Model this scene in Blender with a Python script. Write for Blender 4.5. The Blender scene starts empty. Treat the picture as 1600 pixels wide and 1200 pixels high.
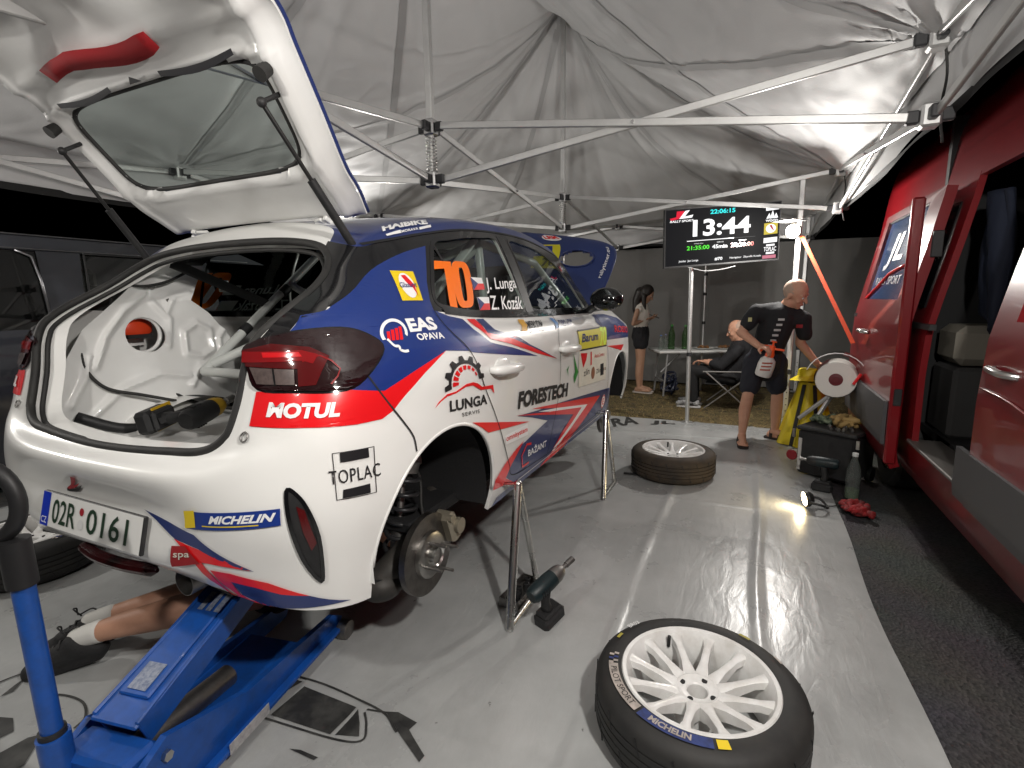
import bpy, bmesh, math, random
from mathutils import Vector, Matrix, noise
from mathutils.bvhtree import BVHTree
from mathutils.geometry import tessellate_polygon
random.seed(7)
R = math.radians
scene = bpy.context.scene
COL = scene.collection
# ------------------------------------------------------------------ camera, world, lamps, exposure
# Site frame: X runs along the service bay (the way the car points), Y to the left, Z up, metres.
def V(x, r, z): return Vector((x, -r, z))          # r = metres to the right of the car's centre line
cam_d = bpy.data.cameras.new('camera'); cam = bpy.data.objects.new('camera', cam_d); COL.objects.link(cam)
cam_d.sensor_width = 36.0; cam_d.lens = 36 * 791 / 1600; cam_d.clip_start = 0.02; cam_d.clip_end = 500
_yaw, _pit, _rol = 0.4335, 0.1665, -0.0124
_f = Vector((math.cos(_yaw), math.sin(_yaw), 0)); _rt = Vector((math.sin(_yaw), -math.cos(_yaw), 0)); _z = Vector((0, 0, 1))
_fw = _f * math.cos(_pit) - _z * math.sin(_pit); _up = _f * math.sin(_pit) + _z * math.cos(_pit)
_r2 = _rt * math.cos(_rol) + _up * math.sin(_rol); _u2 = -_rt * math.sin(_rol) + _up * math.cos(_rol)
_m = Matrix((_r2, _u2, -_fw)).transposed().to_4x4(); _m.translation = V(-0.724, 1.756, 1.335)
cam.matrix_world = _m
scene.camera = cam
world = bpy.data.worlds.new('World'); scene.world = world; world.use_nodes = True
wn = world.node_tree; bg = wn.nodes['Background']
sky = wn.nodes.new('ShaderNodeTexSky'); sky.sky_type = 'NISHITA'; sky.sun_disc = False
sky.sun_elevation = R(-8); sky.sun_rotation = R(150); wn.links.new(sky.outputs[0], bg.inputs[0]); bg.inputs[1].default_value = 0.02
scene.view_settings.view_transform = 'Standard'; scene.view_settings.look = 'None'
scene.view_settings.exposure = -0.25; scene.view_settings.gamma = 1.0
scene.cycles.use_denoising = True; scene.cycles.max_bounces = 8; scene.cycles.diffuse_bounces = 5
scene.cycles.glossy_bounces = 4; scene.cycles.transmission_bounces = 8; scene.cycles.transparent_max_bounces = 12
scene.cycles.caustics_reflective = False; scene.cycles.caustics_refractive = False
scene.cycles.sample_clamp_indirect = 6.0
# flood lamps: (x, r, z, watts, tilt up; None = open bulb); the lamps' housings are built with them further down
FLOODS = [(4.63, 2.085, 1.905, 120.0, None), (-0.40, 2.36, 2.0, 165.0, -.2), (4.62, -2.5, 1.95, 110.0, None), (-1.5, .75, 2.30, 85.0, -.25), (-.40, -2.5, 1.95, 75.0, None)]  # last lamp, near left, is added to brighten the parked car's side

# ------------------------------------------------------------------ helpers
MATS = {}
def mat(name, col=(.8, .8, .8), rough=.5, metal=0., coat=0., spec=.5, trans=0., ior=1.45, emit=None, es=0., noise_=None, bump=None, alpha=1., sheen=0.):
    if name in MATS: return MATS[name]
    m = bpy.data.materials.new(name); m.use_nodes = True; nt = m.node_tree; b = nt.nodes['Principled BSDF']
    b.inputs['Base Color'].default_value = (*col, 1); b.inputs['Roughness'].default_value = rough; b.inputs['Metallic'].default_value = metal
    b.inputs['Coat Weight'].default_value = coat; b.inputs['Coat Roughness'].default_value = .04
    b.inputs['Specular IOR Level'].default_value = spec; b.inputs['IOR'].default_value = ior
    b.inputs['Transmission Weight'].default_value = trans; b.inputs['Alpha'].default_value = alpha
    b.inputs['Sheen Weight'].default_value = sheen
    if emit: b.inputs['Emission Color'].default_value = (*emit, 1); b.inputs['Emission Strength'].default_value = es
    if noise_ or bump: tc = nt.nodes.new('ShaderNodeTexCoord')
    if noise_:                                       # (scale, amount, second colour, rough variation)
        sc, am, c2, rv = noise_
        n = nt.nodes.new('ShaderNodeTexNoise'); n.inputs['Scale'].default_value = sc; n.inputs['Detail'].default_value = 6; n.inputs['Roughness'].default_value = .65
        nt.links.new(tc.outputs['Object'], n.inputs['Vector'])
        mr = nt.nodes.new('ShaderNodeMapRange'); mr.inputs[1].default_value = .4; mr.inputs[2].default_value = .68; mr.inputs[4].default_value = am
        nt.links.new(n.outputs['Fac'], mr.inputs[0])
        mx = nt.nodes.new('ShaderNodeMix'); mx.data_type = 'RGBA'; mx.inputs[6].default_value = (*col, 1); mx.inputs[7].default_value = (*c2, 1)
        nt.links.new(mr.outputs[0], mx.inputs[0]); nt.links.new(mx.outputs[2], b.inputs['Base Color'])
        if rv:
            m2 = nt.nodes.new('ShaderNodeMapRange'); m2.inputs[3].default_value = rough; m2.inputs[4].default_value = rough + rv
            nt.links.new(n.outputs['Fac'], m2.inputs[0]); nt.links.new(m2.outputs[0], b.inputs['Roughness'])
    if bump:                                         # (scale, strength, distance)
        n2 = nt.nodes.new('ShaderNodeTexNoise'); n2.inputs['Scale'].default_value = bump[0]; n2.inputs['Detail'].default_value = 5
        nt.links.new(tc.outputs['Object'], n2.inputs['Vector'])
        bp = nt.nodes.new('ShaderNodeBump'); bp.inputs['Strength'].default_value = bump[1]; bp.inputs['Distance'].default_value = bump[2]
        nt.links.new(n2.outputs['Fac'], bp.inputs['Height']); nt.links.new(bp.outputs[0], b.inputs['Normal'])
    MATS[name] = m; return m
WHITE = mat('white car paint', (.78, .78, .76), .28, 0, .7, noise_=(3, .25, (.74, .735, .71), .06))
NAVY = mat('navy vinyl wrap', (.016, .03, .13), .3, 0, .5)
BLUE = mat('royal blue wrap', (.010, .030, .165), .3, 0, .5)
RED = mat('red wrap', (.72, .008, .012), .3, 0, .4)
BLACKG = mat('gloss black trim', (.006, .006, .007), .12, 0, .5)
BLACKP = mat('black plastic', (.012, .012, .013), .5, noise_=(20, .5, (.03, .03, .03), .1))
RUBBER = mat('black rubber', (.014, .014, .014), .62, noise_=(12, .6, (.035, .033, .03), .1))
CHROME = mat('polished steel', (.62, .62, .6), .22, 1., noise_=(8, .5, (.45, .44, .42), .12))
ALU = mat('aluminium profile', (.66, .66, .65), .38, .85, noise_=(6, .5, (.5, .5, .5), .1))
STEEL = mat('bare dull steel', (.3, .29, .28), .38, 1., noise_=(14, .7, (.16, .15, .14), .2))
WPRINT = mat('white print', (.8, .8, .8), .45)
BPRINT = mat('black print', (.01, .01, .012), .45)
ORANGE = mat('orange print', (.9, .17, .005), .45)
YELLOW = mat('yellow print', (.75, .55, .01), .45)
GREENP = mat('green print', (.02, .22, .03), .45)
def glassmat(name, tint=(.85, .9, .88), ior=1.5, rough=.02, milk=0.):
    if name in MATS: return MATS[name]
    m = bpy.data.materials.new(name); m.use_nodes = True; nt = m.node_tree; nt.nodes.clear()
    o = nt.nodes.new('ShaderNodeOutputMaterial'); mx = nt.nodes.new('ShaderNodeMixShader'); tr = nt.nodes.new('ShaderNodeBsdfTransparent')
    gl = nt.nodes.new('ShaderNodeBsdfGlossy'); lw = nt.nodes.new('ShaderNodeLayerWeight'); pw_ = nt.nodes.new('ShaderNodeMath'); pw_.operation = 'POWER'; pw_.inputs[1].default_value = 5; nt.links.new(lw.outputs['Facing'], pw_.inputs[0]); lw.inputs[0].default_value = .5
    fr = nt.nodes.new('ShaderNodeMapRange'); nt.links.new(pw_.outputs[0], fr.inputs[0]); fr.inputs[3].default_value = ((ior - 1) / (ior + 1)) ** 2; fr.inputs[4].default_value = .9
    tr.inputs[0].default_value = (*tint, 1); gl.inputs['Roughness'].default_value = rough
    nt.links.new(fr.outputs[0], mx.inputs[0]); nt.links.new(tr.outputs[0], mx.inputs[1]); nt.links.new(gl.outputs[0], mx.inputs[2]); nt.links.new(mx.outputs[0], o.inputs[0])
    if milk:
        df = nt.nodes.new('ShaderNodeBsdfDiffuse'); df.inputs[0].default_value = (*[.6 * t for t in tint], 1); m2 = nt.nodes.new('ShaderNodeMixShader'); m2.inputs[0].default_value = milk
        nt.links.new(mx.outputs[0], m2.inputs[1]); nt.links.new(df.outputs[0], m2.inputs[2]); nt.links.new(m2.outputs[0], o.inputs[0])
    MATS[name] = m; return m
GLASS = glassmat('car window glass', (.60, .65, .63), ior=1.45)

def link(o, parent=None):
    COL.objects.link(o)
    if parent: o.parent = parent
    return o
def thing(name, label, cat, loc=(0, 0, 0), rot=(0, 0, 0), group=None):
    o = bpy.data.objects.new(name, None); COL.objects.link(o); o.empty_display_size = .1
    o.location = loc; o.rotation_euler = rot; o['label'] = label; o['category'] = cat
    if group: o['group'] = group
    return o
def tag(o, label, cat, group=None):
    o['label'] = label; o['category'] = cat
    if group: o['group'] = group
    return o
def frame(axis):
    a = Vector(axis).normalized(); t = Vector((0, 0, 1)) if abs(a.z) < .95 else Vector((1, 0, 0))
    u = a.cross(t).normalized(); return a, u, a.cross(u).normalized()
class MB:
    """collects shapes; build() links them as one mesh"""
    def __init__(s): s.v = []; s.f = []; s.m = []; s.mi = 0
    def add(s, vs, fs):
        k = len(s.v); s.v += [tuple(v) for v in vs]; s.f += [tuple(i + k for i in f) for f in fs]; s.m += [s.mi] * len(fs); return s
    def box(s, c, d, M=None, bev=0.):
        x, y, z = [q / 2 for q in d]; c = Vector(c)
        if bev <= 0:
            vs = [Vector((a, b, e)) for a in (-x, x) for b in (-y, y) for e in (-z, z)]
            fs = [(0, 1, 3, 2), (4, 6, 7, 5), (0, 4, 5, 1), (2, 3, 7, 6), (0, 2, 6, 4), (1, 5, 7, 3)]
        else:
            bev = min(bev, x * .98, y * .98, z * .98); vs = []; idx = {}
            for a in (-1, 1):
                for b in (-1, 1):
                    for e in (-1, 1):
                        for k in range(3):
                            q = [a * x, b * y, e * z]
                            for j in range(3):
                                if j != k: q[j] -= (a, b, e)[j] * bev
                            idx[(a, b, e, k)] = len(vs); vs.append(Vector(q))
            g = lambda a, b, e, k: idx[(a, b, e, k)]
            fs = []
            for sg in (-1, 1):
                fs.append([g(sg, b, e, 0) for b, e in ((-1, -1), (1, -1), (1, 1), (-1, 1))][::sg])
                fs.append([g(a, sg, e, 1) for a, e in ((-1, -1), (-1, 1), (1, 1), (1, -1))][::sg])
                fs.append([g(a, b, sg, 2) for a, b in ((-1, -1), (1, -1), (1, 1), (-1, 1))][::sg])
            for a in (-1, 1):
                for b in (-1, 1):
                    fs.append([g(a, b, -1, 0), g(a, b, 1, 0), g(a, b, 1, 1), g(a, b, -1, 1)][::-a * b])
                    fs.append([g(a, -1, b, 0), g(a, 1, b, 0), g(a, 1, b, 2), g(a, -1, b, 2)][::a * b])
                    fs.append([g(-1, a, b, 1), g(1, a, b, 1), g(1, a, b, 2), g(-1, a, b, 2)][::-a * b])
            for a in (-1, 1):
                for b in (-1, 1):
                    for e in (-1, 1): fs.append([g(a, b, e, 0), g(a, b, e, 1), g(a, b, e, 2)][::a * b * e])
        vs = [(M @ v if M else v) + c for v in vs]
        return s.add(vs, fs)
    def bar(s, p0, p1, w, h, up=(0, 0, 1), bev=0.):
        p0, p1 = Vector(p0), Vector(p1); d = (p1 - p0); L = d.length; a = d.normalized(); u = Vector(up)
        if abs(a.dot(u)) > .98: u = Vector((1, 0, 0))
        y = u.cross(a).normalized(); z = a.cross(y)
        return s.box((p0 + p1) / 2, (L, w, h), Matrix((a, y, z)).transposed(), bev)
    def cyl(s, p0, p1, r0, r1=None, n=20, caps=True):
        r1 = r0 if r1 is None else r1; p0, p1 = Vector(p0), Vector(p1); a, u, w = frame(p1 - p0); vs = []
        for p, r in ((p0, r0), (p1, r1)):
            for i in range(n): t = 2 * math.pi * i / n; vs.append(p + (u * math.cos(t) + w * math.sin(t)) * r)
        fs = [(i, n + i, n + (i + 1) % n, (i + 1) % n) for i in range(n)]
        if caps: fs += [tuple(range(n)), tuple(range(2 * n - 1, n - 1, -1))]
        return s.add(vs, fs)
    def tube(s, pts, r, n=10, closed=False, caps=True):
        pts = [Vector(p) for p in pts]; N = len(pts); rr = r if isinstance(r, (list, tuple)) else [r] * N; vs = []; pu = None
        for i, p in enumerate(pts):
            t = (pts[(i + 1) % N] - pts[i - 1]) if closed else (pts[min(i + 1, N - 1)] - pts[max(i - 1, 0)])
            t = t.normalized() if t.length > 1e-9 else Vector((0, 0, 1))
            if pu is None: _, u, _ = frame(t)
            else:
                u = pu - t * pu.dot(t)
                if u.length < 1e-6: _, u, _ = frame(t)
                u.normalize()
            w = t.cross(u); pu = u
            for k in range(n): q = 2 * math.pi * k / n; vs.append(p + (u * math.cos(q) + w * math.sin(q)) * rr[i])
        fs = []
        for i in range(N if closed else N - 1):
            j = (i + 1) % N
            for k in range(n): fs.append((i * n + k, i * n + (k + 1) % n, j * n + (k + 1) % n, j * n + k))
        if caps and not closed: fs += [tuple(range(n - 1, -1, -1)), tuple((N - 1) * n + k for k in range(n))]
        return s.add(vs, fs)
    def lathe(s, prof, o=(0, 0, 0), axis=(0, 0, 1), n=48, a0=0, a1=2 * math.pi):
        """prof: list of (radius, height along axis)"""
        o = Vector(o); a, u, w = frame(axis); full = abs(a1 - a0 - 2 * math.pi) < 1e-6; m = n if full else n + 1; vs = []; P = len(prof)
        for i in range(m):
            t = a0 + (a1 - a0) * i / n
            for r, h in prof: vs.append(o + a * h + (u * math.cos(t) + w * math.sin(t)) * r)
        fs = []
        for i in range(n):
            j = (i + 1) % m
            for k in range(P - 1): fs.append((i * P + k, j * P + k, j * P + k + 1, i * P + k + 1))
        return s.add(vs, fs)
    def ball(s, c, r, n=16, M=None):
        c = Vector(c); rr = r if isinstance(r, (list, tuple)) else (r, r, r); vs = []; h = n // 2
        for i in range(h + 1):
            p = math.pi * i / h
            for j in range(n):
                t = 2 * math.pi * j / n; v = Vector((rr[0] * math.sin(p) * math.cos(t), rr[1] * math.sin(p) * math.sin(t), rr[2] * math.cos(p)))
                vs.append((M @ v if M else v) + c)
        return s.add(vs, [(i * n + j, (i + 1) * n + j, (i + 1) * n + (j + 1) % n, i * n + (j + 1) % n) for i in range(h) for j in range(n)])
    def caps(s, p0, p1, r0, r1, n=14):
        """tapered limb with round ends"""
        p0, p1 = Vector(p0), Vector(p1); s.cyl(p0, p1, r0, r1, n); s.ball(p0, r0, n); return s.ball(p1, r1, n)
    def prism(s, poly, t0, t1, to3):
        """poly: 2D outline; to3(a, b, t) -> point; capped prism between t0 and t1"""
        n = len(poly); vs = [to3(a, b, t0) for a, b in poly] + [to3(a, b, t1) for a, b in poly]
        tris = tessellate_polygon([[Vector((a, b, 0)) for a, b in poly]])
        fs = [(i, (i + 1) % n, n + (i + 1) % n, n + i) for i in range(n)]
        fs += [tuple(t) for t in tris] + [tuple(n + q for q in t[::-1]) for t in tris]
        return s.add(vs, fs)
    def grid(s, nu, nv, fn):
        vs = [fn(i / nu, j / nv) for i in range(nu + 1) for j in range(nv + 1)]
        return s.add(vs, [(i * (nv + 1) + j, (i + 1) * (nv + 1) + j, (i + 1) * (nv + 1) + j + 1, i * (nv + 1) + j + 1) for i in range(nu) for j in range(nv)])
    def mesh(s, name, fix=True):
        me = bpy.data.meshes.new(name); me.from_pydata([tuple(v) for v in s.v], [], s.f)
        if any(s.m): me.polygons.foreach_set('material_index', s.m)
        if fix:
            b = bmesh.new(); b.from_mesh(me); bmesh.ops.recalc_face_normals(b, faces=b.faces); b.to_mesh(me); b.free()
        me.update(); return me
    def build(s, name, m, parent=None, smooth=35, fix=True):
        me = s.mesh(name, fix); o = bpy.data.objects.new(name, me); link(o, parent)
        for q in (m if isinstance(m, (list, tuple)) else [m]): me.materials.append(q)
        if smooth: shade(me, smooth)
        return o
def shade(me, ang=35):
    me.polygons.foreach_set('use_smooth', [True] * len(me.polygons))
    if ang < 180:
        try: me.set_sharp_from_angle(angle=R(ang))
        except Exception: pass
def cr(P, n, closed=False):
    """Catmull-Rom through points, n steps per span"""
    P = [Vector(p) for p in P]; out = []; N = len(P)
    for i in range(N if closed else N - 1):
        a, b = P[i], P[(i + 1) % N]
        p = P[i - 1] if (closed or i > 0) else a * 2 - b
        q = P[(i + 2) % N] if (closed or i + 2 < N) else b * 2 - a
        for k in range(n):
            t = k / n
            out.append(.5 * ((2 * a) + (b - p) * t + (2 * p - 5 * a + 4 * b - q) * t * t + (3 * a - p - 3 * b + q) * t ** 3))
    if not closed: out.append(P[-1].copy())
    return out
def evaluated(o, name):
    dg = bpy.context.evaluated_depsgraph_get(); dg.update()
    me = bpy.data.meshes.new_from_object(o.evaluated_get(dg)); me.name = name; return me
_fonts = {}
def glyphs(txt, bold=0., shear=0., space=1., name='text'):
    """2D mesh of a line of lettering, normalised: x 0..w, cap height 1"""
    key = (txt, bold, shear, space)
    if key in _fonts: return _fonts[key]
    c = bpy.data.curves.new(name, 'FONT'); c.body = txt; c.size = 1.; c.offset = bold; c.shear = shear; c.space_character = space; c.resolution_u = 3
    o = bpy.data.objects.new(name, c); COL.objects.link(o)
    me = evaluated(o, name); bpy.data.objects.remove(o); bpy.data.curves.remove(c)
    vs = [v.co.copy() for v in me.vertices]; fs = [tuple(p.vertices) for p in me.polygons]; bpy.data.meshes.remove(me)
    x0 = min(v.x for v in vs); x1 = max(v.x for v in vs); y0 = min(v.y for v in vs); y1 = max(v.y for v in vs)
    _fonts[key] = (vs, fs, x0, x1, y0, y1); return _fonts[key]
def text_on(mb, txt, o, du, dv, bold=0., shear=0., space=1.):
    """lay lettering into the parallelogram o, o+du, o+dv (its bounding box fills it)"""
    vs, fs, x0, x1, y0, y1 = glyphs(txt, bold, shear, space); o = Vector(o); du = Vector(du); dv = Vector(dv)
    mb.add([o + du * ((v.x - x0) / (x1 - x0)) + dv * ((v.y - y0) / (y1 - y0)) for v in vs], fs); return mb
def finer(vs, fs, L, it=5):
    """split a 2D triangle/ngon soup until edges are shorter than L"""
    b = bmesh.new(); bv = [b.verts.new(v) for v in vs]
    for f in fs:
        try: b.faces.new([bv[i] for i in f])
        except ValueError: pass
    bmesh.ops.remove_doubles(b, verts=b.verts, dist=1e-5)
    bmesh.ops.triangulate(b, faces=b.faces)
    for _ in range(it):
        e = [e for e in b.edges if e.calc_length() > L]
        if not e: break
        bmesh.ops.subdivide_edges(b, edges=e, cuts=1); bmesh.ops.triangulate(b, faces=[f for f in b.faces if len(f.verts) > 3])
    b.verts.index_update(); out = [v.co.copy() for v in b.verts], [tuple(v.index for v in f.verts) for f in b.faces]; b.free(); return out
def polyfill(poly):
    P = [Vector((a, b, 0)) for a, b in poly]; return P, [tuple(t) for t in tessellate_polygon([P])]
# ------------------------------------------------------------------ the rally car: body shell
LIFT = .287
# rows from sill to roof centre, columns from rear centre round the corner to the A pillar: (x, r, z) above the road at ride height
XL = [None] * 6 + [.5, .75, 1.05, 1.45, 1.85, 2.3, 2.72]
ROWS = [
 [(.105, 0, .275), (.11, .3, .265), (.125, .5, .245), (.165, .64, .215), (.235, .738, .195), (.335, .795, .185), (.5, .825, .185), (.75, .835, .19), (1.05, .828, .19), (1.45, .825, .19), (1.85, .825, .19), (2.3, .825, .19), (2.72, .83, .19)],
 [(.045, 0, .345), (.05, .28, .345), (.082, .5, .345), (.14, .645, .335), (.215, .75, .325), (.315, .81, .32), (.5, .85, .315), (.75, .862, .31), (1.05, .857, .30), (1.45, .848, .30), (1.85, .846, .30), (2.3, .85, .30), (2.72, .856, .30)],
 [(.074, 0, .475), (.074, .28, .475), (.066, .5, .48), (.11, .655, .48), (.195, .768, .48), (.31, .832, .48), (.5, .868, .48), (.75, .882, .48), (1.05, .875, .48), (1.45, .862, .48), (1.85, .86, .48), (2.3, .864, .48), (2.72, .872, .48)],
 [(.03, 0, .585), (.037, .3, .588), (.07, .5, .6), (.125, .65, .63), (.20, .765, .62), (.31, .828, .61), (.5, .866, .61), (.75, .884, .61), (1.05, .88, .61), (1.45, .867, .61), (1.85, .865, .61), (2.3, .868, .61), (2.72, .873, .61)],
 [(.10, 0, .635), (.105, .3, .64), (.125, .5, .655), (.155, .64, .705), (.205, .755, .71), (.31, .82, .71), (.5, .86, .71), (.75, .88, .71), (1.05, .88, .71), (1.45, .872, .71), (1.85, .872, .71), (2.3, .872, .71), (2.72, .868, .71)],
 [(.16, 0, .78), (.165, .3, .78), (.175, .5, .79), (.19, .64, .81), (.235, .74, .82), (.325, .805, .82), (.5, .85, .82), (.75, .876, .82), (1.05, .88, .82), (1.45, .876, .82), (1.85, .876, .82), (2.3, .87, .815), (2.72, .855, .81)],
 [(.20, 0, .93), (.20, .3, .93), (.21, .5, .935), (.23, .62, .945), (.28, .70, .95), (.37, .76, .945), (.53, .812, .94), (.76, .842, .935), (1.05, .852, .925), (1.45, .852, .918), (1.85, .852, .914), (2.3, .845, .91), (2.72, .825, .905)],
 [(.27, 0, 1.02), (.27, .3, 1.02), (.28, .48, 1.02), (.30, .585, 1.025), (.35, .66, 1.03), (.435, .718, 1.035), (.57, .765, 1.025), (.78, .79, 1.007), (1.05, .80, .984), (1.45, .803, .969), (1.85, .802, .963), (2.3, .795, .958), (2.72, .782, .952)],
 [(.47, 0, 1.15), (.47, .28, 1.15), (.47, .43, 1.145), (.475, .525, 1.14), (.50, .59, 1.135), (.555, .64, 1.135), (.66, .685, 1.145), (.86, .705, 1.158), (1.09, .715, 1.168), (1.45, .722, 1.175), (1.83, .722, 1.175), (2.20, .718, 1.16), (2.59, .715, 1.115)],
 [(.62, 0, 1.275), (.62, .25, 1.27), (.615, .40, 1.26), (.61, .475, 1.245), (.61, .54, 1.232), (.635, .585, 1.225), (.735, .605, 1.252), (.95, .615, 1.297), (1.22, .62, 1.342), (1.52, .622, 1.366), (1.84, .622, 1.372), (2.10, .625, 1.355), (2.34, .65, 1.312)],
 [(.68, 0, 1.325), (.68, .24, 1.318), (.675, .36, 1.308), (.67, .43, 1.297), (.675, .475, 1.287), (.71, .51, 1.285), (.80, .535, 1.312), (.99, .545, 1.355), (1.24, .55, 1.393), (1.53, .552, 1.416), (1.83, .552, 1.424), (2.06, .553, 1.412), (2.24, .565, 1.382)],
 [(.72, 0, 1.345), (.72, .16, 1.342), (.72, .22, 1.338), (.73, .255, 1.335), (.75, .275, 1.335), (.79, .29, 1.34), (.87, .30, 1.355), (1.03, .305, 1.388), (1.26, .31, 1.42), (1.54, .31, 1.442), (1.82, .31, 1.45), (2.04, .31, 1.443), (2.2, .315, 1.425)],
 [(.73, 0, 1.35), (.735, 0, 1.351), (.74, 0, 1.352), (.755, 0, 1.355), (.78, 0, 1.36), (.82, 0, 1.366), (.9, 0, 1.378), (1.05, 0, 1.402), (1.27, 0, 1.431), (1.54, 0, 1.451), (1.82, 0, 1.459), (2.03, 0, 1.452), (2.19, 0, 1.437)],
]
NU, NW = 7, 6
def loft(rows):
    rr = [cr([V(*p) for p in row], NU) for row in rows]
    nc = len(rr[0]); cols = [cr([r[c] for r in rr], NW) for c in range(nc)]
    return cols                                            # cols[c][r]
def body_mesh():
    cols = loft(ROWS); b = bmesh.new(); nr = len(cols[0])
    for sgn in (1, -1):
        vv = [[b.verts.new((p.x, p.y * sgn, p.z)) for p in c] for c in cols]
        for c in range(len(cols) - 1):
            for r in range(nr - 1):
                q = [vv[c][r], vv[c + 1][r], vv[c + 1][r + 1], vv[c][r + 1]]
                f = b.faces.new(q if sgn > 0 else q[::-1])
                row = r / NW; cc = c / NU
                # painted panels: 0 white, 1 navy roof, 2 gloss black pillars and window surrounds
                f.material_index = 1 if row >= 9 and cc >= 3 else (2 if 7 <= row < 9 and cc >= (2.8 if sgn > 0 else 4.4) else 0)
    # front wings and nose
    FR = []
    for k, row in enumerate(ROWS[:8]):
        z = row[12][2]
        zt = [z] * 6 if k < 6 else ([.905, .90, .88, .84, .80, .78] if k == 6 else [.952, .955, .935, .885, .835, .815])
        tw = [.0, .0, -.002, -.008, 0, 0] if k < 6 else ([0, 0, -.01, -.03, -.03, 0] if k == 6 else [0, .0, -.03, -.08, -.06, 0])
        base = [(2.72, row[12][1]), (3.05, row[12][1] + .003), (3.4, row[12][1] + .002), (3.7, row[12][1] - .06), (3.92, .46), (3.98 - .04 * abs(k - 2.5), 0)]
        FR.append([(x, r + t, zz) for (x, r), zz, t in zip(base, zt, tw)])
    cols = loft(FR); nr = len(cols[0])
    for sgn in (1, -1):
        vv = [[b.verts.new((p.x, p.y * sgn, p.z)) for p in c] for c in cols]
        for c in range(len(cols) - 1):
            for r in range(nr - 1):
                q = [vv[c][r], vv[c + 1][r], vv[c + 1][r + 1], vv[c][r + 1]]
                f = b.faces.new(q if sgn > 0 else q[::-1]); f.material_index = 0
    bmesh.ops.remove_doubles(b, verts=b.verts, dist=.0012)
    bmesh.ops.dissolve_degenerate(b, edges=b.edges, dist=1e-5)
    bmesh.ops.recalc_face_normals(b, faces=b.faces)
    me = bpy.data.meshes.new('body_shell'); b.to_mesh(me); b.free(); return me
SHELL = body_mesh()
_b = bmesh.new(); _b.from_mesh(SHELL); BVH = BVHTree.FromBMesh(_b); _b.free()
# projection frames on the body: S right flank (x, z), B tail (r, z), C rear right corner (s, z) with s = (x + r) / sqrt 2, T roof (x, r)
Q2 = math.sqrt(.5)
def ray_of(mode, a, b, side=1):
    if mode == 'S': o, d = V(a, 2, b), V(0, -1, 0)
    elif mode == 'B': o, d = V(-1.5, a, b), V(1, 0, 0)
    elif mode == 'C': o, d = V(a * Q2 - 2 * Q2, a * Q2 + 2 * Q2, b), V(Q2, -Q2, 0)
    else: o, d = V(a, b, 3), V(0, 0, -1)
    if side < 0: o = Vector((o.x, -o.y, o.z)); d = Vector((d.x, -d.y, d.z))
    return o, d
def on_body(mode, a, b, off=.002, side=1):
    o, d = ray_of(mode, a, b, side); h, n, _, _ = BVH.ray_cast(o, d)
    if h is None or (mode == 'B' and h.x > .75) or (mode == 'S' and abs(h.y) < .4) or (mode == 'C' and h.x > .9):
        ref = V(.12, a, b) if mode == 'B' else (V(a, .83 * side, b) if mode == 'S' else o + d * 1.7)
        h, n, _, _ = BVH.find_nearest(ref)
    if n.dot(d) > 0: n = -n
    return h + n * off
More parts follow.
